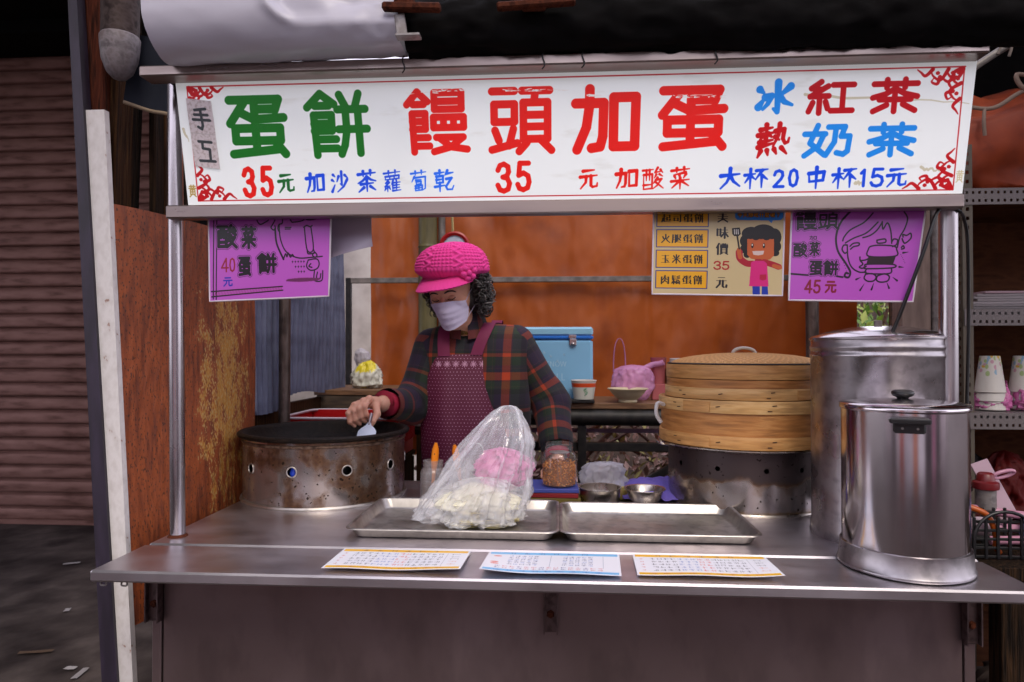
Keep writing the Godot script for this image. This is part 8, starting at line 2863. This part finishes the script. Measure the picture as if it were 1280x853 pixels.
func knit_cap(t: Node3D, hc: Vector3, hb: Basis) -> void:
	var pink := plain(Color(0.90, 0.25, 0.60), 1.0)
	pink.rim_enabled = true
	pink.rim = 0.15
	# the crown tips back and to the picture's right
	var cb := hb * Basis(Vector3.RIGHT, -0.32) * Basis(Vector3.BACK, -0.10)
	var cc := hc + hb * Vector3(0.008, 0.074, -0.018)
	var rows := []
	var nu := 330; var nv := 120
	for j in nv:
		var v := j / float(nv - 1)
		# profile: band, bulge, top
		var f := -0.34 + v * (PI / 2 + 0.34)
		var row := []
		for i in nu:
			var a := TAU * i / nu
			var band := 1.0 - smoothstep(0.0, 0.16, v)
			var r := 0.136 * pow(maxf(cos(f), 0.0), 0.62) - 0.030 * band
			var y := 0.088 * sin(f) * (1.0 if f > 0 else 1.25)
			var rib: float
			if v < 0.20:
				rib = 0.0022 * sin(i * TAU / nu * 55.0)
			else:
				# cables and rows of purl bumps
				var cab := sin(a * 7.0)
				rib = 0.0030 * (absf(sin(a * 30.0)) * absf(sin(v * 48.0)) * 1.6 - 0.6 if cab > -0.55 else sin(a * 22.0 + 1.6 * sin(v * 40.0)))
				rib *= clampf(1.0 - (v - 0.85) * 6.0, 0.15, 1.0)
			var sag := 0.010 * sin(a + 0.8) * smoothstep(0.2, 0.6, v)
			row.append(cc + cb * Vector3((r + rib) * sin(a) * 0.97, y + sag + rib * 0.3, (r + rib) * cos(a) * 1.02))
		rows.append(row)
	var b := MB.new()
	b.grid(rows, true, false)
	var cap := part(t, "knitted_cap", b, pink)
	# peak
	rows = []
	for j in 25:
		var v := j / 24.0
		var row := []
		for i in 61:
			var a := lerpf(-1.22, 1.22, i / 60.0)
			var ex := 0.056 * cos(a * 1.05) * v
			var r := 0.098 + ex
			row.append(hc + hb * (Vector3(0, 0.068, -0.004) + Vector3(r * sin(a) * 0.94, -0.012 * v * v - 0.006 * v + 0.0013 * sin(i * TAU / 60.0 * 24.0) - 0.012 * absf(a) * v, r * cos(a) * 1.05)))
		rows.append(row)
	b = MB.new()
	b.sheet(rows, 0.006)
	part(cap, "peak", b, pink)
	# knitted flower on the side
	b = MB.new()
	var fc := hc + hb * Vector3(0.092, 0.074, 0.048)
	for i in 6:
		var a := TAU * i / 6.0
		b.ball(fc + hb * (Vector3(0.010, 0, 0.010) + Vector3(-0.6 * 0.020 * cos(a) + 0.004, 0.020 * sin(a), 0.8 * 0.020 * cos(a))), Vector3(0.014, 0.013, 0.013), hb, 14, 8)
	b.ball(fc + hb * Vector3(0.020, 0, 0.018), Vector3(0.010, 0.011, 0.010), hb, 12, 8)
	part(cap, "knitted_flower", b, pink)

func curls(t: Node3D, hc: Vector3, hb: Basis) -> void:
	rng.seed = 19
	var b := MB.new()
	b.colored = true
	for i in 760:
		var left := i % 4 == 0
		var a := rng.randf_range(1.2, 2.7) if not left else rng.randf_range(-2.1, -1.22)
		var y := rng.randf_range(-0.105, 0.045) if not left else rng.randf_range(-0.085, 0.03)
		var r := rng.randf_range(0.096, 0.130) * (1.0 - 0.20 * smoothstep(-0.05, -0.11, y)) if not left else rng.randf_range(0.088, 0.108)
		var p := hc + hb * Vector3(r * sin(a), y, r * cos(a) - 0.012)
		var g := rng.randf()
		b.tint = Color(0.012, 0.010, 0.010).lerp(Color(0.19, 0.18, 0.18), pow(g, 3.0))
		var rad := rng.randf_range(0.006, 0.016)
		var ax := Basis.from_euler(Vector3(rng.randf() * TAU, rng.randf() * TAU, rng.randf() * TAU))
		var pts := []
		var turns := rng.randf_range(0.6, 1.5)
		for k in 15:
			var f := k / 14.0
			pts.append(p + ax * Vector3(rad * cos(f * TAU * turns), rad * sin(f * TAU * turns), (f - 0.5) * 0.014))
		b.tube(pts, rng.randf_range(0.0012, 0.0026), 5, false)
	# the mass of hair beneath the curls
	b.tint = Color(0.022, 0.019, 0.018)
	b.ball(hc + hb * Vector3(0.030, -0.018, -0.035), Vector3(0.080, 0.085, 0.080), hb, 24, 16)
	b.ball(hc + hb * Vector3(-0.045, -0.005, -0.030), Vector3(0.045, 0.06, 0.055), hb, 20, 14)
	var m := plain(Color.WHITE, 0.45)
	m.vertex_color_use_as_albedo = true
	part(t, "curly_hair", b, m)
